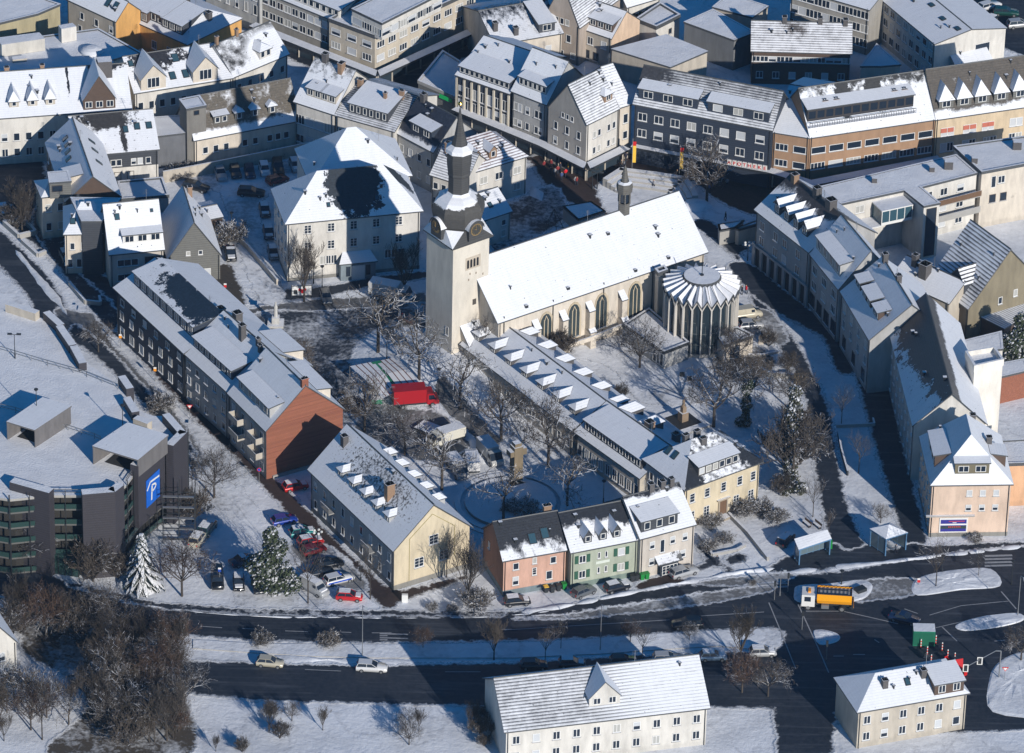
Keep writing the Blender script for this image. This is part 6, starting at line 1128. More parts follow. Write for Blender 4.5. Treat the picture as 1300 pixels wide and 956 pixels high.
for a in [
 ('estate', 'silver', 0, 280, 221, 4, 10, 'silver estate, first in the row under the snowy bushes', G1), ('hatch', 'dark', 0, 299, 219, 3, 10, 'dark hatchback next to the silver estate in the shaded car park', G1), ('hatch', 'navy', 0, 317, 219, 2, 10, 'blue grey hatchback, third in the row behind the large villa', G1),
 ('hatch', 'white', 1, 336, 216, 3, 10, 'pale snow topped car in the middle of the shaded row', G1), ('suv', 'black', 0, 353, 214, 2, 10, 'tall black car between two pale ones in the shaded row', G1), ('hatch', 'silver', 1, 375, 211, 4, 10, 'snow covered light car near the end of the shaded row', G1),
 ('hatch', 'dark', 1, 336, 268, 2, 10, 'snow dusted dark car at the upper end of the villa side wall', G1), ('hatch', 'navy', 1, 341, 296, 2, 10, 'snow dusted car midway along the villa side wall', G1), ('hatch', 'grey', 1, 347, 322, 2, 10, 'grey snowy car at the lower end of the villa side wall', G1), ('hatch', 'dark', 1, 388, 211, 3, 10, 'last car of the shaded row beside the rear wing', G1),
 ('estate', 'black', 0, 249, 238, 10, 2, 'long black car standing below the snowy round bushes', G1), ('estate', 'black', 0, 319, 245, 10, .6, 'black estate standing crosswise alone in the shaded car park', G1), ('hatch', 'darkred', 0, 352, 229, 10, -3, 'dark red car half hidden behind the villa roof corner', G1),
 ('sedan', 'black', 1, 293, 323, 1.5, 10, 'black car with a snow patch beside the round hedge bush', None), ('hatch', 'grey', 0, 414, 378, 3, 10, 'grey hatchback parked in front of the large villa', None), ('sedan', 'brown', 0, 524, 408, 10, 2, 'dull brown car in deep shade beside the church tower', None),
 ('hatch', 'red', 1, 375, 618, 10, -2, 'red hatchback with snow on its roof below the brick gable', None), ('hatch', 'blue', 0, 361, 661, 10, -2, 'bright blue hatchback, uppermost on the snowy corner lot', G2), ('hatch', 'teal', 1, 384, 676, 10, -1.5, 'teal car with snow covered roof on the corner lot', G2), ('hatch', 'red', 1, 394, 688, 10, -2, 'bright red car with snow on its windows on the corner lot', G2),
 ('hatch', 'darkred', 0, 398, 699, 10, -3, 'dark red car behind the bushy pine on the corner lot', G2), ('estate', 'black', 0, 417, 717, 10, -2, 'black estate next to the blue and white patrol car', G2), ('sedan', 'dark', 0, 405, 727, 10, -2, 'dark saloon under the pine between black estate and pale van', G2),
 ('van', 'silver', 1, 399, 748, 10, 5.5, 'silver van with snow roof at the corner lot edge', G2), ('hatch', 'red', 1, 443.6, 758, 10, .6, 'small red hatchback nearest the main road on the corner lot', G2), ('van', 'black', 0, 276, 737, .5, 10, 'tall black van standing left on the corner lot', G2),
 ('hatch', 'black', 1, 303, 741, .5, 10, 'small black car with snow patch right of the tall black van', G2), ('hatch', 'dark', 0, 328, 745, 3, 10, 'dark car tucked in under the left side of the pine', G2), ('sedan', 'navy', 1, 310, 712, 10, -3, 'blue car with a snow roof behind the small black car', G2), ('suv', 'green', 1, 263, 672, 6, -8, 'dark green car with snow roof beside the garage', None), ('suv', 'beige', 1, 252, 685, 6, -8, 'snow covered pale car beside the garage below the green one', None),
 ('hatch', 'beige', 0, 343, 842, 10, .9, 'silver beige hatchback driving on the lower road', None), ('estate', 'white', 0, 472, 848, 10, .6, 'white estate driving on the lower road', None), ('hatch', 'black', 1, 656.5, 764, 10, -.9, 'black car with snow on roof before the pink terrace house', None), ('hatch', 'grey', 0, 741, 752, 10, -4, 'grey hatchback before the green terrace house', None),
 ('hatch', 'black', 1, 783, 746, 10, -2.5, 'black hatchback with snow patch beside the waste bins', None), ('estate', 'silver', 0, 868, 727, 10, -3, 'silver estate on the forecourt of the white terrace house', None), ('estate', 'black', 0, 872, 793, -10, .5, 'very dark car driving on the main road under a little tree', None),
 ('hatch', 'dark', 0, 678, 845, 10, 0, 'first dark car parked in the bay under the long median', G3), ('hatch', 'dark', 1, 726, 843, 10, 0, 'second dark car with some snow on the lower road', G3), ('hatch', 'black', 0, 791, 840, 10, -.3, 'black car parked just left of the silver estate on lower road', G3), ('estate', 'silver', 0, 848, 837, 10, -.3, 'sunlit silver estate in the row parked on the lower road', G3), ('hatch', 'lightblue', 1, 905, 834, 10, -.3, 'light blue car parked between silver estate and brown bush', G3), ('hatch', 'silver', 1, 968, 829, 10, -.3, 'snow dusted silver car at the end of the lower road row', G3),
 ('sedan', 'navy', 0, 1148, 786, 10, 2.5, 'dark blue saloon driving through the junction', None), ('van', 'beige', 0, 948, 400, 10, -1.5, 'cream van parked by the round chapel', None), ('hatch', 'silver', 0, 953, 413, 10, -1, 'silver car parked below the cream van by the chapel', None), ('hatch', 'dark', 1, 997, 686, 6, -6, 'dark snowy car parked behind the long bus shelter', None),
 ('estate', 'white', 0, 1256, 8, 10, -3, 'white estate in the parking lot at the upper right', None), ('estate', 'green', 0, 1277, 16, 10, .5, 'dark green estate just below the white one upper right', None), ('sedan', 'black', 1, 1242, 19, 6, -5, 'black car with snow square on its roof beside the white hall', None), ('sedan', 'dark', 1, 1255, 26, 6, -5, 'dark car with snowy window next to the black one upper right', None), ('estate', 'silver', 0, 1294, 31, 10, -1, 'silver car cut by the right edge near the white hall', None),
 ('hatch', 'white', 1, 7, 266, 10, -1, 'snow buried car at the left edge beside the street', None), ('hatch', 'dark', 1, 14, 276, 10, 0, 'dark snow topped car at the left edge in front of the buried one', None), ('hatch', 'dark', 1, 84, 327, 4, 8, 'dark car with snow lumps before the corner bay house', None)]:
    car(*a[:7], label=a[7], group=a[8] if a[8] else None)
car('estate', 'white', 0, 430, 736, 10, -2.5, 'blue and white striped patrol car on the corner lot', G2, police=True)
def boxvehicle(name, label, cat, px, py, dx, dy, L, Wd, Hh, col, cab, cabcol=None, stripes=None, roofsnow=True):
    root = obj(name, None); c = flat('veh_'+name, col, .4); b = MB(); hl = L/2; hw = Wd/2; cx = hl-cab
    b.box(-hl, cx-.1, -hw, hw, .75, Hh, 0, 1 if roofsnow else 0); b.box(-hl, cx, -hw*.8, hw*.8, .45, .75, 2)
    for s_ in (-1, 1): b.box(-hl+.05, cx-.15, s_*hw-.03, s_*hw+.03, .75, .9, 2)
    obj('cargo_box', b.mesh('cargo_box', [c, SNOW, DKMETAL]), root)
    cc = flat('cab_'+name, cabcol or col, .35); b = MB(); ch = min(Hh-.3, 2.3); pts = [(cx, .45), (hl, .45), (hl+.02, 1.05), (hl-.35, 1.25), (hl-.85, ch), (cx, ch)]
    for s_ in (-1, 1):
        q = [(x, s_*hw*.95, z) for x, z in pts]; b.poly(q if s_ < 0 else q[::-1], 0)
    n = len(pts)
    for i in range(n): (x0, z0), (x1, z1) = pts[i], pts[(i+1) % n]; b.poly([(x0, -hw*.95, z0), (x0, hw*.95, z0), (x1, hw*.95, z1), (x1, -hw*.95, z1)], 1 if i == 3 else 0)
    for s_ in (-1, 1): q = [(cx+.25, s_*hw*.96, 1.3), (hl-.5, s_*hw*.96, 1.3), (hl-.85, s_*hw*.96, ch-.2), (cx+.25, s_*hw*.96, ch-.2)]; b.poly(q if s_ < 0 else q[::-1], 1)
    obj('cab', b.mesh('cab', [cc, GLASS]), root)
    for sx in (-hl*.6, cx+cab*.45):
        for s_ in (-1, 1): obj('wheel', WHEEL, root, (sx, s_*(hw-.1), .33)).scale = (1.25, 1.25, 1.25)
    for s_ in (-1, 1):
        b = MB(); b.box(hl-.02, hl+.05, s_*hw*.7-.15, s_*hw*.7+.15, .7, .9, 0); obj('headlight', b.mesh('headlight', [LENS]), root)
    tag(root, label, cat); p = P(px, py); q = P(px+dx, py+dy); root.location = (p.x, p.y, p.z+.02); root.rotation_euler = (0, 0, math.atan2(q.y-p.y, q.x-p.x)); return root
boxvehicle('red_box_truck', 'bright red box truck parked beside the white market tents', 'truck', 527, 513, 10, -1.8, 7.2, 2.5, 3.2, (.36, .008, .014), 1.9, roofsnow=False)
boxvehicle('white_delivery_van', 'white high roof van parked nearest the yellow stone pillar', 'van', 622, 583, 8, 9, 5.8, 2.1, 2.7, (.5, .5, .48), 1.8)
boxvehicle('white_small_van', 'snow covered white van with red tail lights by the round steps', 'van', 599, 592, -2, -10, 5.4, 2.0, 2.3, (.6, .6, .6), 1.7)
boxvehicle('white_side_van', 'white van seen side on behind the gnarled plaza trees', 'van', 566, 562, -10, 3, 6.0, 2.1, 2.5, (.62, .6, .52), 1.8)
boxvehicle('grey_covered_van', 'grey van with snow roof hidden behind a bare tree on the plaza', 'van', 580, 600, 6, 8, 5.5, 2.0, 2.2, (.3, .3, .3), 1.8)
boxvehicle('camper_van', 'long white camper van in the shadow before the large villa', 'camper van', 497, 379, 10, .6, 7.2, 2.3, 2.9, (.5, .5, .5), 2.2)
def gritter():
    root = obj('gritting_truck', None); hl = 3.7; b = MB(); w_ = 1.25
    b.box(-hl, hl, -.5, .5, .65, .95, 0); b.box(-hl*.1, hl*.2, -w_, w_, .5, 1.1, 1); obj('chassis', b.mesh('chassis', [DKMETAL, METAL]), root)
    b = MB(); b.add([(-3.7, -w_*.75, 1.25), (1.35, -w_*.75, 1.25), (1.35, w_*.75, 1.25), (-3.7, w_*.75, 1.25), (-3.7, -w_, 1.9), (1.45, -w_, 1.9), (1.45, w_, 1.9), (-3.7, w_, 1.9), (-3.7, -w_, 3.0), (1.45, -w_, 3.0), (1.45, w_, 3.0), (-3.7, w_, 3.0)], [(0, 3, 2, 1)]+[(i, (i+1) % 4, 4+(i+1) % 4, 4+i) for i in range(4)]+[(4+i, 4+(i+1) % 4, 8+(i+1) % 4, 8+i) for i in range(4)], 0)
    b.poly([(-3.6, -1.15, 2.75), (1.35, -1.15, 2.75), (1.35, 1.15, 2.75), (-3.6, 1.15, 2.75)], 1); OR = flat('gritter_orange', (.9, .38, .01), .4)
    hop = obj('hopper', b.mesh('hopper', [OR, flat('salt', (.35, .35, .36), .9)]), root)
    b = MB()
    for i in range(9): x = -3.5+i*.6; b.tube((x, -1.2, 3.05), (x, 1.2, 3.05), .05, n=4)
    for s_ in (-1, 0, 1): b.tube((-3.6, s_*1.15, 3.1), (1.4, s_*1.15, 3.1), .06, n=4)
    obj('hopper_grid', b.mesh('hopper_grid', [DKMETAL]), hop)
    b = MB(); b.box(-2.3, .2, -w_-.03, -w_, 2.25, 2.6, 0); obj('lettering_band', b.mesh('lettering_band', [WFR]), hop)
    b = MB(); b.tube((1.5, -1.1, 1.2), (1.5, -1.1, 3.0), .05, n=4); b.tube((1.5, -.6, 1.2), (1.5, -.6, 3.0), .05, n=4)
    for i in range(5): b.tube((1.5, -1.1, 1.3+i*.38), (1.5, -.6, 1.3+i*.38), .04, n=4)
    obj('ladder', b.mesh('ladder', [DKMETAL]), root)
    b = MB(); b.box(1.75, 3.7, -1.2, 1.2, .7, 2.7, 0); b.box(3.66, 3.73, -1.1, 1.1, 1.6, 2.4, 1)
    for s_ in (-1, 1): b.box(2.35, 3.3, s_*1.2-.02, s_*1.2+.02, 1.6, 2.4, 1)
    b.box(3.7, 3.85, -1.2, 1.2, .5, 1.0, 2); obj('cab', b.mesh('cab', [WFR, GLASS, METAL]), root)
    b = MB(); b.box(2.4, 2.8, -.5, .5, 2.7, 2.95, 0); obj('beacon_bar', b.mesh('beacon_bar', [ORANGE]), root)
    for sx in (-2.3, 2.7):
        for s_ in (-1, 1): obj('wheel', WHEELB, root, (sx, s_*1.02, .5))
    b = MB(); b.box(-4.0, -3.7, -1.0, 1.0, .5, 1.5, 0); b.box(-4.05, -4.0, -1, 1, .8, 1.0, 1); obj('spreader', b.mesh('spreader', [DKMETAL, ORANGE]), root)
    tag(root, 'orange gritting truck with white cab crossing the snowy traffic island', 'truck'); p = P(1049, 771); q = P(1039, 770.4); root.location = (p.x, p.y, p.z+.02); root.rotation_euler = (0, 0, math.atan2(q.y-p.y, q.x-p.x))
gritter()
# ------------------------------------------------------------------ trees
def bark_fn(nb):
    g = nb.new('ShaderNodeNewGeometry'); sx = nb.new('ShaderNodeSeparateXYZ'); nb.l.new(g.outputs['Normal'], sx.inputs[0]); n = nb.noise(g.outputs['Position'], 2.5, 3)
    f = nb.ramp(nb.math('ADD', sx.outputs[2], nb.math('MULTIPLY', n, .8)), 1.05, 1.25)
    o = nb.new('ShaderNodeObjectInfo'); br = nb.mix(o.outputs['Random'], (.075, .062, .05), (.045, .038, .034))
    nb.l.new(nb.mix(f, br, (.72, .73, .76)), nb.b.inputs['Base Color']); nb.b.inputs['Roughness'].default_value = .9
BARK = mat('bark_with_snow', bark_fn)
def twig_fn(lo, hi, th=1.0):
    def f_(nb):
        g = nb.new('ShaderNodeNewGeometry'); sx = nb.new('ShaderNodeSeparateXYZ'); nb.l.new(g.outputs['Normal'], sx.inputs[0]); n = nb.noise(g.outputs['Position'], 1.2, 3)
        f = nb.ramp(nb.math('ADD', sx.outputs[2], nb.math('MULTIPLY', n, .9)), th, th+.2); o = nb.new('ShaderNodeObjectInfo')
        nb.l.new(nb.mix(f, nb.mix(o.outputs['Random'], lo, hi), (.7, .71, .74)), nb.b.inputs['Base Color']); nb.b.inputs['Roughness'].default_value = .9
    return f_
TWIG = mat('twigs', twig_fn((.085, .068, .052), (.05, .042, .037), 1.2)); TWIGR = mat('russet_twigs', twig_fn((.09, .048, .028), (.06, .04, .03), 1.3)); TWIGW = mat('snowy_twigs', twig_fn((.09, .075, .058), (.07, .06, .05), 1.02))
LEAFD = mat('ivy_leaves', twig_fn((.02, .035, .014), (.03, .045, .018), 1.15)); NEED = mat('pine_needles', twig_fn((.035, .05, .022), (.045, .06, .028), 1.08))
def rv(s): return Vector((random.uniform(-s, s), random.uniform(-s, s), random.uniform(-s, s)))
def tree_mesh(seed, Ht=10, trunk_h=.3, spread=.5, r0=.2, levels=4, kids_=(6, 5, 4), up_=.25, twig_r=.021, gnarl=.12, narrow=1.0):
    random.seed(seed); T = MB(); Cn = MB()
    def branch(p, d, L, r_, lv):
        n = 3 if lv < 2 else 2; pts = [p]; q = p; dd = d.copy()
        for i in range(n):
            dd = (dd+rv(gnarl*(1+lv*.5))+Vector((0, 0, up_*.25))).normalized(); q = q+dd*L/n; pts.append(q)
        for i in range(n):
            ra = r_*(1-.6*i/n); rb = r_*(1-.6*(i+1)/n)
            (T if lv <= 1 else Cn).tube(pts[i], pts[i+1], max(ra, twig_r), max(rb, twig_r*.7), n=5 if lv <= 1 else 3, cap=False)
        if lv >= levels: return
        k = kids_[min(lv, len(kids_)-1)]
        for i in range(k):
            t = (i+random.uniform(.3, 1.0))/k; t = .25+.75*t if lv else .35+.65*t
            seg = min(n-1, int(t*n)); pp = pts[seg].lerp(pts[seg+1], t*n-seg)
            a = random.uniform(0, 2*math.pi); side = dd.orthogonal().normalized(); side.rotate(Matrix.Rotation(a, 3, dd)) if False else None
            sd_ = Matrix.Rotation(a, 3, dd) @ dd.orthogonal().normalized()
            nd = (dd*random.uniform(.35, .8)+sd_*random.uniform(.7, 1.1)*(narrow)+Vector((0, 0, up_))).normalized()
            branch(pp, nd, L*random.uniform(.5, .72)*(1.1-.3*t), r_*.5, lv+1)
    th = Ht*trunk_h; T.tube((0, 0, -.2), (0, 0, th), r0, r0*.8, n=7, cap=False)
    nm = kids_[0]
    branch(Vector((0, 0, th)), Vector((0, 0, 1)), Ht*.5, r0*.75, 1)
    for i in range(nm):
        a = 2*math.pi*(i+random.random()*.6)/nm; zz = th*random.uniform(.9, 1.25)
        branch(Vector((0, 0, zz)), Vector((math.cos(a)*spread*1.4, math.sin(a)*spread*1.4, 1-spread*.4)).normalized(), Ht*.48*random.uniform(.8, 1.1), r0*.5, 1)
    return T, Cn
TP = {}
def tproto(key, tw=TWIG, **k):
    T, Cn = tree_mesh(**k); TP[key] = (T.mesh('trunk', [BARK], True), Cn.mesh('crown', [tw]), k.get('Ht', 10))
tproto('round', seed=1, Ht=10, trunk_h=.25, spread=.6, levels=4, kids_=(7, 6, 5), r0=.22)
tproto('wide', seed=2, Ht=10, trunk_h=.3, spread=.75, levels=4, kids_=(6, 6, 5), r0=.24, gnarl=.2)
tproto('plane', tw=TWIGW, seed=3, Ht=10, trunk_h=.4, spread=.8, levels=3, kids_=(7, 6, 6), r0=.24, gnarl=.3, up_=.15, twig_r=.028)
tproto('tall', seed=4, Ht=10, trunk_h=.2, spread=.3, levels=4, kids_=(6, 6, 5), r0=.17, up_=.6, narrow=.7)
tproto('thin', seed=5, Ht=10, trunk_h=.35, spread=.4, levels=3, kids_=(5, 5, 5), r0=.12, up_=.4)
tproto('russet', tw=TWIGR, seed=6, Ht=10, trunk_h=.25, spread=.6, levels=4, kids_=(7, 7, 5), r0=.2)
tproto('bush', tw=TWIGW, seed=7, Ht=10, trunk_h=.02, spread=.8, levels=4, kids_=(12, 6, 5), r0=.2, up_=.3, twig_r=.06)
tproto('shrubby', seed=8, Ht=10, trunk_h=.03, spread=.55, levels=4, kids_=(11, 6, 5), r0=.2, up_=.5, twig_r=.04)
def tree(key, px, py, hpx, label, cat='tree', group=None, sx=1.0, name='bare_tree'):
    p = P(px, py); sc_m = (F_PX/((p-CAM).dot(fwd)))*math.cos(R(PITCH)); Hh = hpx/sc_m; s_ = Hh/TP[key][2]/1.08
    r = obj(name, None, None, p, random.uniform(0, 6.28)); r.scale = (s_*sx, s_*sx, s_); tag(r, label, cat, group)
    obj('trunk', TP[key][0], r); obj('crown', TP[key][1], r); return r
random.seed(11)
GP = 'bare trees around the church plaza'
for a in [('tall', 386, 383, 75, 'bare tree before the left corner of the large villa', GP), ('plane', 480, 447, 84, 'bare tree standing above the white market tents', GP), ('plane', 532, 482, 78, 'bare tree at the right end of the white market tents', GP), ('round', 373, 492, 66, 'bare tree right of the middle row house chimneys', GP),
 ('plane', 584, 520, 80, 'bare tree between red truck and tower foot', GP), ('wide', 636, 557, 78, 'bare tree right of the white high roof van', GP), ('wide', 696, 593, 84, 'bare tree beside the green litter bin lamp', GP), ('plane', 720, 643, 68, 'dark low tree near the parish hall lower end', GP), ('plane', 639, 662, 70, 'bare tree rising in front of round steps and pillar', GP), ('tall', 513, 376, 66, 'bare tree before the right half of the large villa', GP),
 ('wide', 463, 548, 70, 'gnarled spreading tree left of the red box truck', GP), ('wide', 514, 578, 62, 'low spreading tree below the red box truck', GP), ('plane', 561, 622, 76, 'bare tree between yellow gabled house roof and the vans', GP), ('thin', 614, 452, 50, 'small bare tree at the foot of tower and parish hall', GP),
 ('shrubby', 712, 452, 42, 'dark shrub against the nave wall', None), ('round', 812, 467, 62, 'round dense tree in front of the flat chapel connector', None), ('shrubby', 788, 508, 26, 'low rounded shrub behind the parish hall roof', None), ('wide', 906, 542, 82, 'spreading bare tree behind the yellow villa chimneys', None), ('round', 1003, 520, 60, 'bare treetop left of the curved church lane', None), ('wide', 930, 470, 60, 'bare crown right of the chapel porch', None), ('wide', 897, 256, 72, 'dark bare tree before the black pharmacy row', None), ('thin', 1068, 540, 46, 'small bare tree in the planted bed of the shaded side street', None), ('thin', 1090, 601, 50, 'snowy thin tree beside the red post on the side street', None), ('thin', 1032, 656, 46, 'young bare tree between the benches near the lane', None), ('thin', 1052, 680, 30, 'tiny bare tree behind the long bus shelter', None), ('round', 1118, 664, 26, 'small round tree behind the square bus shelter', None),
 ('russet', 231, 757, 76, 'russet leaved round tree beside the snowy spruce', None), ('thin', 391, 766, 76, 'slim bare tree by the silver van on the corner lot', None), ('thin', 470, 761, 62, 'thin bare tree beside the small red hatchback', None), ('thin', 567, 733, 62, 'slim tree whose shadow falls on the pale yellow gable', None), ('tall', 594, 768, 80, 'bare tree between yellow gable and pink terrace house', None),
 ('bush', 334, 818, 26, 'first small snowy tree on the road median from the left', 'small trees on the road median'), ('bush', 419, 821, 26, 'second small snowy tree on the road median from the left', 'small trees on the road median'), ('russet', 537, 823, 28, 'round small tree right of the arrow markings on the median', 'small trees on the road median'), ('tall', 627, 838, 52, 'taller bare tree on the median below the pink terrace house', 'small trees on the road median'), ('thin', 712, 824, 34, 'thin tree on the shaded part of the median', 'small trees on the road median'), ('russet', 800, 816, 28, 'small round tree on the sunlit part of the median', 'small trees on the road median'), ('round', 875, 813, 24, 'tiny tree beside the very dark driving car', 'small trees on the road median'), ('thin', 692, 842, 44, 'faint thin tree at the lower edge of the median', 'small trees on the road median'), ('thin', 815, 838, 42, 'thin leafless tree above the bottom tile roof', 'small trees on the road median'), ('tall', 940, 840, 66, 'tall bare tree near the right end of the median', 'small trees on the road median'),
 ('thin', 1188, 746, 58, 'bare branching tree on the large traffic island', None), ('thin', 1242, 733, 30, 'thin tree at the right end of the large traffic island', None), ('tall', 28, 293, 62, 'tall white stemmed tree at the planted bed on the left street', None), ('shrubby', 22, 290, 46, 'brown shrubby tree in shade at the left street edge', None), ('round', 125, 447, 42, 'bare tree beside the garage wall on the left street', None), ('round', 272, 632, 66, 'bushy bare tree between garage and snowy slope', None), ('shrubby', 245, 662, 56, 'broad brown bush right of the last garage tower', None), ('shrubby', 118, 738, 70, 'bare brown tree before the dark garage panels', None), ('shrubby', 150, 735, 44, 'russet bush left of the snowy spruce', None), ('round', 45, 715, 66, 'snow laden tree before the left garage panel', None),
 ('russet', 942, 880, 54, 'brown leaved bush at the bottom below the median', None), ('wide', 975, 885, 48, 'snowy branched shrub at bottom right of the brown bush', None), ('round', 1296, 840, 50, 'bare tree at the right edge by the round island', None), ('wide', 1285, 268, 50, 'bare snowy tree right of the balconies at the right edge', None), ('shrubby', 1000, 470, 30, 'scrub on the slope above the curved lane', None), ('shrubby', 976, 440, 28, 'low dark bush right of the chapel porch', None)]:
    tree(a[0], a[1], a[2], a[3]*1.06, a[4], group=a[5])
# snow rounded bushes
GB = 'round snowy bushes above the shaded car park'
for i, (x, y, h_) in enumerate([(216, 222, 13), (228, 218, 14), (240, 216, 14), (222, 228, 14), (236, 226, 14), (334, 202, 12), (346, 200, 13), (358, 200, 10), (316, 202, 8)]):
    tree('bush', x, y, h_*1.1, 'snow rounded bush beside the shaded car park', 'bush', GB, 1.1, 'bush')
for a in [(291, 308, 34, 'big round snowy hedge bush at the corner of the car park'), (204, 520, 28, 'snow laden shrub behind the garage parapet'), (604, 772, 34, 'snowy shrub at the foot of the pale yellow gable'), (548, 774, 12, 'low flat hedge under the pale yellow gable'), (575, 776, 12, 'second low hedge piece below the pale yellow gable'), (945, 655, 26, 'broad dark green bush right of the yellow villa door'), (965, 652, 24, 'bush at the right corner of the yellow villa'), (985, 662, 24, 'reddish twiggy bush below the yellow villa corner'), (905, 668, 20, 'bush left of the yellow villa door steps'), (888, 665, 20, 'bush at the left corner of the yellow villa front'), (900, 698, 18, 'snow mound bush in the villa front garden'), (920, 690, 18, 'second snowy bush in the villa front garden'), (1238, 688, 14, 'small dark evergreen bush under the pink corner house'), (668, 655, 26, 'dark clipped hedge inside the round steps'), (650, 650, 22, 'left dark hedge inside the round steps'), (955, 742, 8, 'small shrub by the crossing lamp post')]:
    tree('bush', a[0], a[1], a[2]*1.1, a[3], 'bush', None, 1.15, 'bush')
# thicket at the lower left (frame edge and below it)
random.seed(21); GW = 'bare trees of the thicket at the lower left'; cnt = 0
for j in range(104):
    for _ in range(20):
        x = random.uniform(-25, 235); y = random.uniform(762, 950)
        lim = 790+ (x-0)*.18
        if y > 792+max(0, (x-60))*.2 and not (18 < x < 105 and 812 < y < 905) : break
    k = random.choice(['tall', 'round', 'russet', 'thin', 'plane', 'tall', 'wide', 'thin', 'shrubby'])
    tree(k, x, y, random.uniform(36, 74), 'bare brown tree in the dense thicket between lower left house and main road', group=GW)
random.seed(22)
for j in range(16):
    x = random.uniform(235, 640); y = random.uniform(905, 960); tree(random.choice(['tall', 'round', 'shrubby']), x, y, random.uniform(22, 40), 'bare roadside tree on the strip below the lower road', group='roadside trees along the bottom edge')
# conifers and ivy
def spruce(px, py, hpx, label, snow=.9):
    random.seed(5); p = P(px, py); Hh = hpx/7.3; T = MB(); T.tube((0, 0, 0), (0, 0, Hh*.97), .16, .03, n=6)
    N_ = MB()
    for k in range(22):
        z = Hh*(.08+.88*k/21); rad_ = Hh*.3*(1-k/22.5)+.25; nb_ = max(5, int(11-k*.3))
        for i in range(nb_):
            a = 2*math.pi*i/nb_+k*.7+random.uniform(-.2, .2); L = rad_*random.uniform(.6, 1.3); d = Vector((math.cos(a), math.sin(a), 0)); s_ = Vector((-d.y, d.x, 0)); pts = [Vector((0, 0, z)), d*L*.4+Vector((0, 0, z-L*.05)), d*L*.8+Vector((0, 0, z-L*.3)), d*L+Vector((0, 0, z-L*.5))]; ws = [.1, .3, .24, .03]
            for q in range(3):
                a0, a1 = pts[q], pts[q+1]
                N_.poly([a0-s_*ws[q], a1-s_*ws[q+1], a1+s_*ws[q+1], a0+s_*ws[q]], 0)
                N_.poly([a0-s_*ws[q]*1.2-Vector((0, 0, .12)), a0+s_*ws[q]*1.2-Vector((0, 0, .12)), a1+s_*ws[q+1]*1.2-Vector((0, 0, .2)), a1-s_*ws[q+1]*1.2-Vector((0, 0, .2))], 1)
                for _ in range(4): c = a0.lerp(a1, random.random()); e = s_*random.choice((-1, 1))*random.uniform(.2, .5)+d*.25+Vector((0, 0, -.25)); N_.poly([c, c+d*.16, c+e], 1 if random.random() < .65 else 0)
    r = obj('spruce', None, None, p); tag(r, label, 'tree'); obj('trunk', T.mesh('trunk', [BARK]), r); obj('crown', N_.mesh('crown', [SNOW, flat('spruce_green', (.02, .035, .02), .8)]), r); return r
spruce(181, 746, 72, 'snow laden spruce beside the garage corner and the main road')
spruce(208, 876, 34, 'small snowy spruce in the lower left thicket')
def leafmass(name, label, px, py, hpx, blobs, mtl, n, cat='tree', sz=.35, trunk=True, seed=3):
    random.seed(seed); p = P(px, py); u = 1/7.2; r = obj(name, None, None, p); tag(r, label, cat); N_ = MB()
    for _ in range(n):
        bx, bz, rx, rz, by = random.choice(blobs)
        while True:
            v = rv(1)
            if .45 < v.length < 1: break
        c = Vector((bx+v.x*rx, by+v.y*rx, bz+v.z*rz)); nr = (v*.7+rv(.8)).normalized(); a_ = nr.orthogonal().normalized(); b_ = nr.cross(a_); s_ = sz*random.uniform(.5, 1.2)
        N_.poly([c-a_*s_, c+b_*s_*.6, c+a_*s_, c-b_*s_*.6], 0)
    T = MB(); T.tube((0, 0, 0), (0, 0, hpx*u*.7), .3, .1, n=7)
    if trunk: obj('trunk', T.mesh('trunk', [BARK]), r)
    obj('crown', N_.mesh('crown', [mtl]), r); return r
random.seed(9); bl = [(random.uniform(-2.6, 2.6), random.uniform(1.6, 9), random.uniform(1.2, 2.2), random.uniform(1, 1.8), random.uniform(-2.4, 2.4)) for _ in range(16)]; bl = [(x*(1.25-z/15), z, rx, rz, y*(1.25-z/15)) for x, z, rx, rz, y in bl]+[(0, 10, 1.2, 1.5, 0), (0, 4, 3.2, 3, 0)]
leafmass('pine_tree', 'bushy snow dusted pine between the cars on the corner lot', 344, 752, 80, bl, NEED, 9000, sz=.3)
leafmass('pine_tree', 'dark snow dusted conifer crown at the right edge', 1292, 462, 70, [(x*.9, z*.8, rx, rz, y*.9) for x, z, rx, rz, y in bl], NEED, 6000, sz=.3)
leafmass('ivy_tree', 'ivy wrapped trunk with snowy bare crown in the church garden', 946, 541, 70, [(0, z, .8+.25*math.sin(z*2), .9, 0) for z in (.8, 1.8, 2.8, 3.8, 4.8, 5.8, 6.8)]+[(-.8, .8, .9, .8, 0), (.6, 7.6, .7, .8, 0)], LEAFD, 3000, sz=.2)
tree('wide', 946, 515, 76, 'bare snowy crown growing through the ivy wrapped trunk', name='bare_tree')
leafmass('ivy_tree', 'tall ivy covered shrub row along the curved church lane', 1006, 618, 80, [(-.6+.25*k*.3, .8+k*1.0, 1.3+.35*math.sin(k*1.7), 1.1, -1.2+k*.9) for k in range(12)]+[(1, 1, 1.2, 1, -2), (-1.2, 1, 1.2, 1, -2.4)], mat('ivy2', twig_fn((.035, .04, .02), (.05, .05, .025), 1.0)), 6500, sz=.24)
tree('shrubby', 1004, 600, 100, 'snowy twigs of the tall shrub row by the church lane'); tree('shrubby', 1012, 560, 60, 'snowy upper shrub overhanging the curved church lane'); tree('shrubby', 992, 628, 36, 'snowy shrub at the foot of the ivy row')
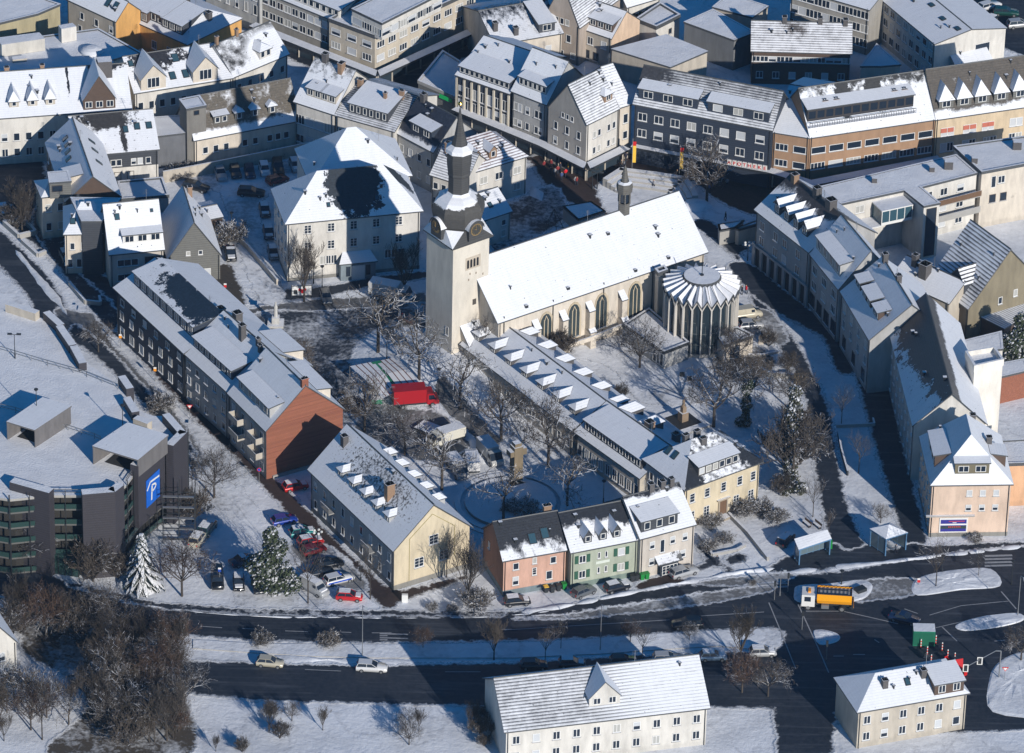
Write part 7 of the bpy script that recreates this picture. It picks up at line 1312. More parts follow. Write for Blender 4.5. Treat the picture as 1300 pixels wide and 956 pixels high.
# ------------------------------------------------------------------ parking garage
def garage():
    zd = 13.5
    PX = [(-80, 618), (12, 634), (62, 629), (104, 629), (150, 624), (160, 616), (176, 594), (207, 568), (237, 551), (216, 528), (195, 528), (175, 521), (166, 503), (152, 490), (112, 462), (98, 438), (84, 418), (63, 406), (0, 392), (-80, 380)]
    w3 = [P(x, y, zd) for x, y in PX]; o = w3[1].copy(); o.z = 0; pts = [(v.x-o.x, v.y-o.y) for v in w3]
    root = obj('parking_garage', None, None, o); tag(root, 'dark clad multi storey parking garage with snow covered top deck and P sign', 'parking garage')
    DKG = slate_wall('cladding', (.038, .035, .042)); GG = flat('green_rail_glass', (.028, .06, .055), .15)
    b = MB(); b.prism(pts, zd-.4, zd, 1, 0); obj('top_deck', b.mesh('top_deck', [SNOW, CONC]), root)
    for k in range(5):
        z = .2+k*2.65; b = MB(); cen = Vector((sum(p[0] for p in pts)/len(pts), sum(p[1] for p in pts)/len(pts)))
        b.prism([tuple(Vector(p).lerp(cen, .004)) for p in pts], z, z+.28, 0)
        for i in range(0, 9):
            p, q = Vector(pts[i]), Vector(pts[i+1]); d = (q-p).normalized(); n = Vector((d.y, -d.x))
            b.prism([tuple(p+n*.02), tuple(q+n*.02), tuple(q-n*.06), tuple(p-n*.06)], z+.35, z+1.15, 1)
        obj('floor_slab', b.mesh('floor_slab', [flat('slab_dark', (.12, .12, .115), .9), GG]), root)
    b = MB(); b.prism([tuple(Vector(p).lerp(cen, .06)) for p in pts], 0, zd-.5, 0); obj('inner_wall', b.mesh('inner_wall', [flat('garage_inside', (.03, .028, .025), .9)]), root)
    b = MB()
    for i in range(0, 9):
        p, q = Vector(pts[i]), Vector(pts[i+1]); n_ = max(2, int((q-p).length/2.2)); d = (q-p).normalized(); nn = Vector((d.y, -d.x))
        for k in range(n_+1):
            x = p.lerp(q, k/n_)+nn*.25; b.tube((x.x, x.y, 0), (x.x, x.y, zd+.9), .07, n=4)
    obj('facade_posts', b.mesh('facade_posts', [DKMETAL]), root)
    def panel(a, b__, th, z0, z1, nm='cladding_panel', off=.45):
        p = P(*a, z1)-o; q = P(*b__, z1)-o; p.z = q.z = 0; d = (q-p).normalized(); n = Vector((-d.y, d.x, 0)); mm = MB()
        mm.prism([(p.x, p.y), (q.x, q.y), ((q+n*th).x, (q+n*th).y), ((p+n*th).x, (p+n*th).y)], z0, z1, 0, 1)
        return obj(nm, mm.mesh(nm, [DKG, SNOW]), root), p, q
    zt = zd+1.4
    panel((-70, 605), (-12, 612), 1.4, 0, zt); panel((12, 612), (62, 626), 1.5, 0, zt); panel((104.5, 628), (146, 624.5), 1.5, 0, zt); panel((146, 624.5), (157.5, 615.5), 1.3, 0, zt)
    pp, p, q = panel((175, 592), (209, 560), 1.3, 4.5, zt+.6); panel((220, 566), (238, 548), 1.3, 1.0, zt)
    caps = [((237, 549), (215, 524)), ((193, 534), (175, 527)), ((177, 522), (166, 504)), ((170, 492), (159, 476)), ((110, 460), (98, 438)), ((97, 437), (80, 412)), ((82, 411), (63, 394)), ((50, 394), (12, 382))]
    for i, (a, c) in enumerate(caps):
        p1 = P(*a, zt)-o; q1 = P(*c, zt)-o; p1.z = q1.z = 0; d = (q1-p1).normalized(); n = Vector((-d.y, d.x, 0)); mm = MB(); mm.prism([tuple(v.xy) for v in (p1, q1, q1+n*1.2, p1+n*1.2)], 0, zt, 0, 1); obj('cladding_panel', mm.mesh('cladding_panel', [DKG if i not in (1, 7) else BEIGE, SNOW]), root)
    # P sign
    d = (q-p).normalized(); L = (q-p).length; an = math.atan2(d.y, d.x); S = 4.2
    r = obj('parking_sign', None, pp); nn = Vector((d.y, -d.x, 0)); zc = zt-5.6; r.location = p+d*(L*.52)+nn*.06+Vector((0, 0, zc)); r.rotation_euler = (0, 0, an)
    b = MB(); b.box(-2.0, 2.0, -.08, 0, -2.4, 2.4, 0); obj('sign_plate', b.mesh('sign_plate', [flat('parking_blue', (.01, .12, .55), .4)]), r)
    b = MB(); y = -.1
    def bar(x0, z0, x1, z1, t): 
        v = Vector((x1-x0, 0, z1-z0)).normalized(); m_ = Vector((-v.z, 0, v.x))*t/2; a0 = Vector((x0, y, z0)); a1 = Vector((x1, y, z1)); b.poly([a0-m_, a1-m_, a1+m_, a0+m_], 0)
    bar(-1.85, .55, -.75, 1.75, .32); bar(-.85, 1.62, 1.85, 1.3, .32)
    bar(-.55, -1.7, -.35, .75, .36); arc = [(-.45+1.25*math.sin(R(a))*1.0, .28+.55*math.cos(R(a))) for a in range(0, 181, 20)]
    for i in range(len(arc)-1): bar(*arc[i], *arc[i+1], .32)
    obj('sign_letter', b.mesh('sign_letter', [WFR]), r)
    # two ramp canopies on deck
    for (A_, B_, C_, D_) in (((8, 535), (44, 546), (91, 515), (54, 504)), ((117, 566), (175, 584), (214, 552), (162, 536))):
        zc = zd+3.2; q = [P(*v, zc)-o for v in (A_, B_, C_, D_)]; b = MB(); b.slab([(v.x, v.y, zc) for v in q], .25, 0, 1)
        w_ = [(q[i]*.97+(q[0]+q[1]+q[2]+q[3])*.03/4) for i in range(4)]
        for (i, j) in ((1, 2), (2, 3), (3, 0)):
            e = (w_[j]-w_[i]).normalized(); n = Vector((-e.y, e.x, 0))*.1; b.prism([tuple(v.xy) for v in (w_[i], w_[j], w_[j]+n, w_[i]+n)], zd, zc-.24, 1)
        b.tube((w_[0].x, w_[0].y, zd), (w_[0].x, w_[0].y, zc-.2), .12, n=6, m=1)
        b.prism([tuple(v.xy) for v in (w_[0].lerp(w_[2], .15), w_[1].lerp(w_[3], .15), w_[2].lerp(w_[0], .06), w_[3].lerp(w_[1], .06))], zd+.02, zd+.06, 2)
        obj('ramp_canopy', b.mesh('ramp_canopy', [roofmat(thr=.1, stripe=.3, pitch=.35), wall('canopy_grey', (.16, .15, .15)), flat('ramp_dark', (.03, .03, .03), .9)]), root)
    # guard rails
    def rail(pts_, nm='guard_rail'):
        b = MB(); v3 = [P(*v, zd)-o for v in pts_]
        for i in range(len(v3)-1):
            p, q = v3[i], v3[i+1]; n_ = max(1, int((q-p).length/2.2))
            for zz in (.45, .9): b.tube((p.x, p.y, zd+zz), (q.x, q.y, zd+zz), .07, n=4)
            for k in range(n_+1): x = p.lerp(q, k/n_); b.tube((x.x, x.y, zd), (x.x, x.y, zd+1), .05, n=4)
        obj(nm, b.mesh(nm, [METAL]), root)
    rail([(0, 446), (60, 464), (110, 478), (150, 494)]); rail([(-20, 514), (20, 524), (30, 527)]); rail([(70, 541), (120, 557), (128, 561)])
    rail([(62, 628), (104, 628)]); rail([(160, 614), (175, 592)])
    b = MB(); b.box(0, 1, 0, 1, 0, 1)
    # green glass entrance at foot
    b = MB(); f1 = P(24, 712)-o; f2 = P(66, 728)-o; f3 = P(100, 733)-o
    for (p, q) in ((f1, f2), (f2, f3)):
        d = (q-p).normalized(); n = Vector((d.y, -d.x, 0)); b.prism([tuple(v.xy) for v in (p, q, q-n*1.5, p-n*1.5)], 0, 3.4, 0)
        for k in range(5): x = p.lerp(q, k/4); b.tube((x.x, x.y, 0), (x.x, x.y, 3.5), .08, n=4, m=1)
    obj('glass_entrance', b.mesh('glass_entrance', [GG, DKMETAL]), root)
    # steel stair cage at the right front
    b = MB(); s0 = P(207, 690)-o; s0.z = 0
    for x in (0, 2.4, 4.8):
        for y_ in (0, 2.2): b.tube((s0.x+x, s0.y+y_, 0), (s0.x+x, s0.y+y_, 10), .07, n=4)
    for k in range(5):
        z = 1.9*k+.6; b.box(s0.x, s0.x+4.8, s0.y, s0.y+.5, z, z+.08, 1); b.tube((s0.x, s0.y, z+1), (s0.x+4.8, s0.y, z+1), .05, n=4)
    obj('stair_cage', b.mesh('stair_cage', [DKMETAL, METAL]), root)
    return zd
ZD = garage()
# ------------------------------------------------------------------ lamps, signs, shelters and small things
LAMP = {}
def lamp(px, py, hpx, label, kind='post', z0=0.0, name='street_lamp', group='street lamps'):
    p = P(px, py, z0); s_m = (F_PX/((p-CAM).dot(fwd)))*math.cos(R(PITCH)); Hh = max(2.0, hpx/s_m); r = obj(name, None, None, p); tag(r, label, 'street lamp', group)
    b = MB(); b.tube((0, 0, 0), (0, 0, Hh), .075, .05, n=6); b.tube((0, 0, 0), (0, 0, .8), .11, n=6)
    b2 = MB()
    if kind == 'post': b2.lathe([(.1, Hh-.05), (.3, Hh+.15), (.34, Hh+.32), (.05, Hh+.42)], 8, 0)
    elif kind == 'arm': b.tube((0, 0, Hh), (.5, -1.0, Hh+.2), .05, n=5); b2.box(.3, .75, -1.7, -.8, Hh+.12, Hh+.28, 0, 1)
    elif kind == 'globe':
        for k in range(5): a = 2*math.pi*k/5; b.tube((0, 0, Hh-.3), (.6*math.cos(a), .6*math.sin(a), Hh), .03, n=4); b3 = MB(); b3.lathe([(.02, Hh), (.2, Hh+.1), (.2, Hh+.3), (.02, Hh+.4)], 8, 0, (.6*math.cos(a), .6*math.sin(a))); obj('lamp_globe', b3.mesh('lamp_globe', [LENS]), r)
    elif kind == 'twin':
        for s_ in (-1, 1): b.tube((0, 0, Hh), (s_*.7, 0, Hh+.1), .05, n=4); b3 = MB(); b3.box(s_*.7-.35, s_*.7+.35, -.18, .18, Hh+.02, Hh+.2, 0); obj('lamp_head', b3.mesh('lamp_head', [DKMETAL]), r)
    obj('pole', b.mesh('pole', [METAL if kind == 'arm' else DKMETAL]), r); 
    if b2.v: obj('lamp_head', b2.mesh('lamp_head', [DKMETAL if kind in ('post', 'twin') else METAL, LENS]), r)
    return r
for a in [(47, 538, 42, 'lamp on the garage deck behind the left ramp canopy', 'post', ZD), (156, 550, 34, 'lamp on the garage deck behind the right ramp canopy', 'post', ZD), (19, 455, 30, 'twin headed lamp on the upper garage deck', 'twin', ZD), (409, 368, 28, 'lamp post left before the large villa', 'post', 0), (398, 360, 22, 'thin lamp post close to the large villa wall', 'post', 0), (470, 352, 18, 'lamp post right of the large villa porch', 'post', 0), (491, 457, 26, 'lamp post above the white market tents', 'post', 0), (557, 502, 32, 'lamp post beside the red box truck', 'post', 0), (665, 574, 26, 'lamp post with green litter bin on the plaza', 'post', 0), (766, 638, 26, 'lamp post below the rectory row wall', 'post', 0), (460, 833, 66, 'tall road lamp on the median left', 'arm', 0), (762, 826, 60, 'tall road lamp on the median under the mint house', 'arm', 0), (294, 292, 20, 'lamp post beside the round hedge bush', 'post', 0), (949, 331, 20, 'lamp with five white globes on the church forecourt', 'globe', 0), (752, 240, 24, 'twin lamp pair by the stone amphitheatre steps', 'twin', 0), (758, 240, 20, 'shorter lamp by the stone amphitheatre steps', 'twin', 0), (990, 757, 36, 'pale lamp post at the zebra crossing', 'arm', 0), (1068, 744, 18, 'short post behind the orange gritting truck', 'post', 0), (1292, 782, 52, 'tall lamp post at the right traffic island', 'arm', 0), (1284, 743, 30, 'slim signal mast near the right crossing', 'post', 0), (244, 625, 30, 'dark lamp post beside the garage stair cage', 'post', 0), (458, 738, 16, 'short post on the brown pavement by the yellow gabled house', 'post', 0), (1196, 727, 20, 'grey post on the large traffic island', 'post', 0), (403, 702, 26, 'white topped post beside the red cars', 'globe', 0)]:
    lamp(a[0], a[1], a[2], a[3], a[4], a[5])
def sign_post(px, py, hm, label, shape, col, nm='road_sign'):
    r = obj(nm, None, None, P(px, py)); tag(r, label, 'road sign'); b = MB(); b.tube((0, 0, 0), (0, 0, hm), .04, n=5); obj('pole', b.mesh('pole', [METAL]), r); b = MB()
    if shape == 'round': b.tube((0, -.04, hm), (0, .0, hm), .34, n=16, m=0); b.tube((0, -.06, hm), (0, -.04, hm), .24, n=14, m=1)
    elif shape == 'tri':
        for k, (s_, m_, y) in enumerate(((.5, 0, -.04), (.32, 1, -.06))): b.poly([(-s_, y, hm+s_*.6), (0, y, hm-s_*.9), (s_, y, hm+s_*.6)], m_)
        b.poly([(-.5, 0, hm+.3), (.5, 0, hm+.3), (0, 0, hm-.45)], 0)
    else: b.box(-.22, .22, -.04, 0, hm-.35, hm+.1, 0); b.box(-.22, .22, -.05, 0, hm+.11, hm+.4, 1)
    obj('sign_plate', b.mesh('sign_plate', [col[0], col[1]]), r)
SB = flat('sign_blue', (.01, .06, .4), .4); SY = flat('sign_yellow', (.8, .5, .05), .4)
sign_post(329, 613, 2.4, 'round blue and red no stopping sign by the brick gable house', 'round', (RED, SB)); sign_post(241, 532, 2.3, 'give way triangle on the brown pavement by the row', 'tri', (RED, WFR)); sign_post(197, 484, 2.2, 'first small warning sign along the brown pavement', 'box', (ORANGE, WFR)); sign_post(153, 442, 2.2, 'orange and white sign at the dark row corner', 'box', (ORANGE, WFR)); sign_post(1275, 865, 2.2, 'give way triangle on the round island bottom right', 'tri', (RED, WFR)); sign_post(1166, 744, 1.0, 'low red and white bollard sign on the large island', 'box', (RED, WFR)); sign_post(279, 745, 3.0, 'blue banner sign before the tall black van', 'box', (SB, WFR)); sign_post(286, 378, 2.3, 'red white sign beside the slate gable house', 'box', (RED, WFR))
def person(px, py, label, top, legs=(.02, .025, .04), group=None):
    """one continuous skinned figure, walking"""
    p = P(px, py); key = ('person', top, legs)
    if key not in PROTO:
        V = [(0, 0, .95), (0, 0, 1.2), (0, 0, 1.42), (0, 0, 1.5), (0, .02, 1.62), (0, .02, 1.74), (-.2, 0, 1.4), (-.27, .1, 1.13), (-.24, -.06, .9), (.2, 0, 1.4), (.27, -.1, 1.13), (.24, .1, .92), (-.1, 0, .88), (-.11, -.14, .5), (-.11, .08, .1), (-.11, -.14, .05), (.1, 0, .88), (.11, .16, .5), (.11, .2, .1), (.11, .0, .05)]
        E = [(0, 1), (1, 2), (2, 3), (3, 4), (4, 5), (2, 6), (6, 7), (7, 8), (2, 9), (9, 10), (10, 11), (0, 12), (12, 13), (13, 14), (14, 15), (0, 16), (16, 17), (17, 18), (18, 19)]
        rad = [.17, .18, .16, .07, .1, .09, .08, .06, .045, .08, .06, .045, .12, .08, .06, .05, .12, .08, .06, .05]
        me = bpy.data.meshes.new('person'); me.from_pydata(V, E, []); o = bpy.data.objects.new('tmp', me); sc.collection.objects.link(o)
        o.modifiers.new('s', 'SKIN'); sv = me.skin_vertices[0].data
        for i, r_ in enumerate(rad): sv[i].radius = (r_, r_)
        sv[0].use_root = True; s2 = o.modifiers.new('d', 'SUBSURF'); s2.levels = 1
        dg = bpy.context.evaluated_depsgraph_get(); m2 = bpy.data.meshes.new_from_object(o.evaluated_get(dg)); bpy.data.objects.remove(o)
        m2.name = 'person'; m2.materials.clear()
        for c in (flat('coat_%.2f_%.2f_%.2f' % top, top, .9), flat('trousers', legs, .9), flat('skin', (.5, .3, .2), .6), flat('hair', (.04, .025, .015), .8)): m2.materials.append(c)
        for pl in m2.polygons:
            z = pl.center.z; pl.material_index = 1 if z < .88 and abs(pl.center.x) < .2 else (3 if z > 1.68 or (z > 1.56 and pl.center.y > .05) else (2 if z > 1.5 else 0))
        PROTO[key] = m2
    o = obj('person', PROTO[key], None, p, random.uniform(0, 6)); tag(o, label, 'person', group)
for a in [(910, 717, 'person in dark clothes walking on the snow below the yellow villa', (.02, .03, .05)), (947, 373, 'person in a bright red coat beside the round chapel', (.6, .01, .02)), (942, 374, 'person in dark coat walking beside the one in red', (.02, .02, .03)), (721, 217, 'person in yellow near the gabled corner shop', (.7, .4, .02)), (718, 225, 'person in red on the dark pedestrian street', (.6, .01, .02)), (699, 223, 'first dark clad walker in the group on the pedestrian street', (.03, .03, .05)), (704, 224, 'second walker in pale jacket in the pedestrian street group', (.3, .3, .32)), (708, 221, 'third walker with dark red jacket on the pedestrian street', (.25, .03, .03)), (921, 280, 'person in black near the snow covered market trailer', (.02, .02, .02)), (914, 298, 'left one of two people standing before the market trailer', (.02, .02, .03)), (917, 299, 'right one of two people standing before the market trailer', (.05, .04, .04)), (1137, 703, 'person waiting under the square bus shelter', (.3, .3, .32)), (935, 226, 'person in red before the pharmacy row shops', (.5, .02, .02))]: person(*a)
random.seed(31)
for i in range(22):
    x, y = random.choice([(random.uniform(690, 745), random.uniform(212, 238)), (random.uniform(752, 800), random.uniform(196, 214)), (random.uniform(820, 985), random.uniform(222, 250))])
    person(x, y, 'small figure of a shopper on the dark pedestrian street', random.choice([(.03, .03, .05), (.25, .03, .03), (.3, .3, .32), (.05, .08, .2), (.1, .07, .05)]), group='shoppers on the pedestrian street')
def shelter(name, label, px4, z, roofk):
    q = [P(*v, z) for v in px4]; o = q[0].copy(); o.z = 0; root = obj(name, None, None, o); tag(root, label, 'bus shelter'); q = [v-o for v in q]; c = sum(q, Vector())/4; b = MB()
    if roofk == 'pyr':
        for i in range(4): j = (i+1) % 4; b.slab([tuple(q[i]), tuple(q[j]), (c.x, c.y, z+1.1)], .15, 0, 1)
    else: q[2].z += .7; q[3].z += .7; b.slab([tuple(v) for v in q], .2, 0, 1)
    obj('roof', b.mesh('roof', [FULL, STEELBLUE]), root); w_ = [v*.92+c*.08 for v in q]
    for v in w_: b = MB(); b.tube((v.x, v.y, 0), (v.x, v.y, z), .1, n=6); obj('post', b.mesh('post', [STEELBLUE]), root)
    for (i, j) in ((2, 3), (1, 2), (3, 0)):
        b = MB(); p, r = w_[i], w_[j]; k = 5 if (i, j) == (2, 3) else 2
        d = (r-p).normalized(); n = Vector((-d.y, d.x, 0))*.02
        b.prism([tuple(v.xy) for v in (p-n, r-n, r+n, p+n)], .4, z-.4, 0)
        for m_ in range(k+1): x = p.lerp(r, m_/k); b.tube((x.x, x.y, .2), (x.x, x.y, z), .04, n=4, m=1)
        for zz in (.4, z-.4): b.tube((p.x, p.y, zz), (r.x, r.y, zz), .04, n=4, m=1)
        obj('glass_panel', b.mesh('glass_panel', [flat('shelter_glass', (.12, .17, .2), .15), STEELBLUE]), root)
shelter('bus_shelter', 'long bus shelter with sloping snow roof and advert panel', [(1014, 698), (1056, 684), (1050, 677), (1008, 689)], 2.9, 'flat'); shelter('bus_shelter', 'square bus shelter with blue posts and pyramid snow roof', [(1125, 684.5), (1153, 676), (1130, 663), (1104, 671)], 3.2, 'pyr')
def simple(name, label, cat, px, py, boxes, mats, rz=0, z=0, kind=None):
    b = MB()
    for bb in boxes: b.box(*bb)
    o = obj(name, b.mesh(name, mats), None, P(px, py, z), rz); tag(o, label, cat, kind=kind); return o
# market tents
def tent(name, label, pxs, stripe):
    z = 3.0; q = [P(*v, z) for v in pxs]; o = q[0].copy(); o.z = 0; q = [v-o for v in q]; root = obj(name, None, None, o); tag(root, label, 'market tent'); b = MB(); n = 4
    for k in range(n):
        a, c, d, e = q[0].lerp(q[1], k/n), q[0].lerp(q[1], (k+1)/n), q[3].lerp(q[2], (k+1)/n), q[3].lerp(q[2], k/n); m1, m2 = a.lerp(e, .5)+Vector((0, 0, .35)), c.lerp(d, .5)+Vector((0, 0, .35)); dz = Vector((0, 0, .0))
        b.poly([a, c, m2, m1], 0); b.poly([m1, m2, d, e], 0)
        if k: b.tube(a+Vector((0, 0, .03)), m1+Vector((0, 0, .03)), .07, n=4, m=1); b.tube(m1+Vector((0, 0, .03)), e+Vector((0, 0, .03)), .07, n=4, m=1)
    obj('canopy', b.mesh('canopy', [roofmat(base=(.4, .37, .33), thr=.3, brk=1.5, nsc=1.2, pitch=3), flat('tent_red', (.16, .03, .02), .8)]), root)
    b = MB()
    for i in range(4): v = q[i]; b.tube((v.x, v.y, 0), (v.x, v.y, z), .06, n=5)
    obj('frame', b.mesh('frame', [METAL]), root)
    for (i, j) in stripe:
        b = MB(); a, c = q[i], q[j]; d = (c-a).normalized(); nn = Vector((-d.y, d.x, 0))*(.8); b.prism([tuple(v.xy) for v in (a-nn, c-nn, c+nn, a+nn)], z-.1, z+.06, 0); obj('green_gutter', b.mesh('green_gutter', [GREEN]), root)
tent('market_tent', 'left snow dusted market tent before the gnarled tree', [(486, 506), (503, 496), (474, 459), (444, 465)], []); tent('market_tent', 'market tent right of the green band near the tower', [(507, 494), (537, 488), (500, 454), (477, 459)], [(0, 3)])
simple('green_market_cart', 'small green market cart between gnarled tree and red truck', 'cart', 479, 513, [(-.9, .9, -.5, .5, .3, 1.1, 0), (-.9, .9, -.5, .5, 1.1, 1.15, 1)], [GREEN, SNOW])
sheet('red_paving', [(425, 510), (450, 503), (470, 515), (455, 528), (430, 525)], 'brown', .2)
# stone pillar
b = MB(); ST = wall('yellow_stone', (.24, .18, .1), .3); b.box(-1.5, 1.5, -1.5, 1.5, 0, .5, 0, 1); b.box(-.75, .75, -.75, .75, .5, 6.6, 0, 1); b.box(-1.4, -.72, -.7, .7, 5.1, 6.0, 0, 1); b.box(.72, 1.4, -.7, .7, 5.1, 6.2, 0, 1); b.box(-.55, .55, -.55, .55, 6.6, 7.2, 0, 1)
o = obj('stone_pillar', b.mesh('stone_pillar', [ST, SNOW]), None, P(655, 612), .5); tag(o, 'yellow stone pillar with stepped top at the round steps', 'monument')
# round steps
b = MB(); n = 28
for k, (r_, z) in enumerate(((9.5, .15), (8.6, .32), (7.0, .5))): b.lathe([(r_, 0), (r_, z), (r_-.9, z+.01)], n, 0, mfn=lambda k_: 1 if k_ == 0 else 0)
b.prism([(6.1*math.cos(2*math.pi*i/n), 6.1*math.sin(2*math.pi*i/n)) for i in range(n)], 0, .5, 1, 0); o = obj('round_steps', b.mesh('round_steps', [SNOW, CONC]), None, P(648, 640)); tag(o, 'ring of low snow covered steps round the plaza hedges', 'steps')
# garden fountain monument
b = MB(); b.box(-3.4, 3.4, -3.4, 3.4, 0, .35, 0, 1); b.box(-2.1, 2.1, -2.1, 2.1, .35, .38, 2); b.box(-.6, .6, -.6, .6, .3, 1.9, 3, 1); b.box(-.35, .35, -.35, .35, 1.9, 2.9, 3); b.lathe([(.35, 2.9), (.2, 3.5), (.25, 3.8), (.05, 4.3)], 8, 3)
o = obj('garden_monument', b.mesh('garden_monument', [CONC, SNOW, flat('basin', (.03, .03, .03), .6), wall('sandstone', (.3, .21, .13))]), None, P(867, 536), P(0, 0).x*0+.6); tag(o, 'small stone figure on a pedestal in a square garden basin', 'monument')
b = MB(); b.box(-1.3, 1.3, -1.3, 1.3, 0, .4, 0, 1); b.box(-.6, .6, -.6, .6, .4, 1.5, 0, 1); b.lathe([(.35, 1.5), (.28, 2.6), (.32, 3.3), (.1, 3.9)], 8, 0); b.lathe([(.02, 3.85), (.2, 4.0), (.02, 4.25)], 8, 0); o = obj('white_statue', b.mesh('white_statue', [wall('pale_stone', (.55, .55, .53)), SNOW]), None, P(350, 412)); tag(o, 'slim white statue on a pedestal in the small snowy triangle', 'statue')
# amphitheatre steps
root = obj('amphitheatre', None, None, P(810, 240)); tag(root, 'broad stone terrace with snow covered seating steps behind the church', 'steps'); o0 = root.location.copy()
OUT = [(765, 236), (787, 222), (835, 228), (872, 234), (884, 252), (886, 258)]
for k in range(4):
    b = MB(); v = []
    cx_, cy_ = 815, 262
    for (x, y) in OUT: f = 1-k*.1; q = P(cx_+(x-cx_)*f, cy_+(y-cy_)*f)-o0; v.append(q)
    for i in range(len(v)-1):
        d = (v[i+1]-v[i]).normalized(); nn = Vector((d.y, -d.x, 0))*1.0; z = 1.5-k*.35
        b.prism([tuple(w_.xy) for w_ in (v[i], v[i]+nn, v[i+1]+nn, v[i+1])], 0, z, 0, 1)
    b.f = b.f; obj('step', b.mesh('step', [CONC, SNOW]), root)
block('utility_shed', 'small grey utility shed with ribbed walls behind the church roof', [(715, 262), (734, 279), (768, 268), (750, 256)], 2.6, CONC, cat='shed', parapet=.05)
block('market_trailer', 'beige market trailer with snow covered roof and open flap', [(934, 290), (938, 291.5), (975, 281), (970, 277)], 3.0, BEIGE, cat='trailer', parapet=.05); block('tent_roof_stall', 'round ended snow covered stall beside the beige market trailer', [(914, 293), (934, 289), (944, 280), (912, 285)], 2.8, CONC, cat='stall', parapet=.05)
# climbing frame tripod
b = MB(); 
for k in range(5): a = 2*math.pi*k/5; b.tube((1.6*math.cos(a), 1.6*math.sin(a), 0), (0, 0, 3.6), .07, n=4)
b.tube((1.6, 0, .05), (-1.3, .9, .05), .05, n=4); b.tube((-1.3, -.9, 1), (1.0, .6, 1.2), .04, n=4); o = obj('climbing_frame', b.mesh('climbing_frame', [DKMETAL]), None, P(703, 289)); tag(o, 'thin black pyramid frame standing on snow behind the church', 'climbing frame')
# flags
for i, (x, y) in enumerate(((802, 222), (862, 230))):
    r = obj('flag_pole', None, None, P(x, y)); tag(r, ['flag pole with yellow banner by the left canopy end', 'flag pole with yellow banner and red topped flag before the pharmacy'][i], 'flag pole'); b = MB(); b.tube((0, 0, 0), (0, 0, 7), .06, n=5); obj('pole', b.mesh('pole', [METAL]), r); b = MB(); b.box(.05, .6, -.03, .03, 2.4, 5.6, 0); b.box(.05, .6, -.03, .03, 5.6, 6.4, 1); obj('banner', b.mesh('banner', [SY, RED]), r)
# billboard with red heart
r = obj('poster_board', None, None, P(383, 378), .1); tag(r, 'white poster board with a red heart beside the villa drive', 'board'); b = MB(); b.box(-1.6, 1.6, -.06, .06, .5, 2.2, 0); b.box(-1.7, -1.58, -.08, .08, 0, 2.4, 1); b.box(1.58, 1.7, -.08, .08, 0, 2.4, 1); b.box(-1.7, 1.7, -.09, .09, 2.2, 2.35, 1, 2)
b.poly([(.1, -.1, .8), (.8, -.1, 1.5), (.6, -.1, 1.9), (.1, -.1, 1.6), (-.4, -.1, 1.9), (-.6, -.1, 1.5)], 3); b.box(-1.3, -.7, -.09, -.065, .8, 1.5, 4); obj('board', b.mesh('board', [WFR, DKMETAL, SNOW, RED, DKMETAL]), r)
# waste bins
WB = 'wheeled waste bins along the terrace'
for i, (x, y, c, l) in enumerate([(693, 752, 'd', 'left dark waste bin with yellow lid by the pink house'), (701, 752, 'd', 'second dark waste bin by the pink house'), (709, 750, 'd', 'third dark waste bin by the pink house'), (716, 748, 'g', 'green waste bin at the pink house downpipe'), (803, 738, 'd', 'left dark waste bin before the white terrace house'), (808, 737, 'd', 'right dark waste bin before the white terrace house'), (815, 736, 'g', 'left green waste bin before the white terrace house'), (821, 735, 'g', 'right green waste bin before the white terrace house')]):
    r = obj('waste_bin', None, None, P(x, y), .35); tag(r, l, 'waste bin', WB); c_ = DKMETAL if c == 'd' else flat('bin_green', (.01, .22, .04), .5); b = MB(); b.add([(-.25, -.28, .08), (.25, -.28, .08), (.25, .28, .08), (-.25, .28, .08), (-.32, -.36, 1.05), (.32, -.36, 1.05), (.32, .36, 1.05), (-.32, .36, 1.05)], [(0, 3, 2, 1), (0, 1, 5, 4), (1, 2, 6, 5), (2, 3, 7, 6), (3, 0, 4, 7), (4, 5, 6, 7)], 0); obj('bin_body', b.mesh('bin_body', [c_]), r)
    b = MB(); b.box(-.36, .36, -.4, .42, 1.05, 1.13, 0); obj('lid', b.mesh('lid', [SY if i == 0 else c_]), r)
    b = MB(); b.tube((-.3, .32, .12), (.3, .32, .12), .12, n=10); obj('wheels', b.mesh('wheels', [RUBBER]), r)
simple('litter_bin', 'green litter bin beside the plaza lamp post', 'litter bin', 661, 572, [(-.3, .3, -.3, .3, .4, 1.3, 0), (-.05, .05, -.05, .05, 0, .4, 0)], [GREEN])
simple('round_green_bin', 'green round container at the end of the long bus shelter', 'bin', 1053, 697, [(-.4, .4, -.3, .3, .2, 1.5, 0), (-.25, .25, -.2, .2, 1.5, 1.8, 0)], [flat('bin_green', ())])
for i, (x, y) in enumerate(((1024, 667), (1037, 669), (1012, 587), (1003, 622))):
    r = obj('park_bench', None, None, P(x, y), -1.0); tag(r, ['dark bench beside the young tree near the lane', 'dark bench right of the young tree near the lane', 'wooden bench beside the ivy row', 'snowy low bench at the foot of the ivy row'][i], 'bench', 'park benches along the garden'); b = MB(); b.box(-.9, .9, -.25, .25, .42, .48, 0, 1); obj('seat', b.mesh('seat', [WOOD, SNOW]), r); b = MB(); b.box(-.9, .9, .25, .31, .5, .9, 0); obj('backrest', b.mesh('backrest', [WOOD]), r)
    for s_ in (-1, 1): b = MB(); b.box(s_*.75-.04, s_*.75+.04, -.22, .28, 0, .42, 0); obj('leg', b.mesh('leg', [DKMETAL]), r)
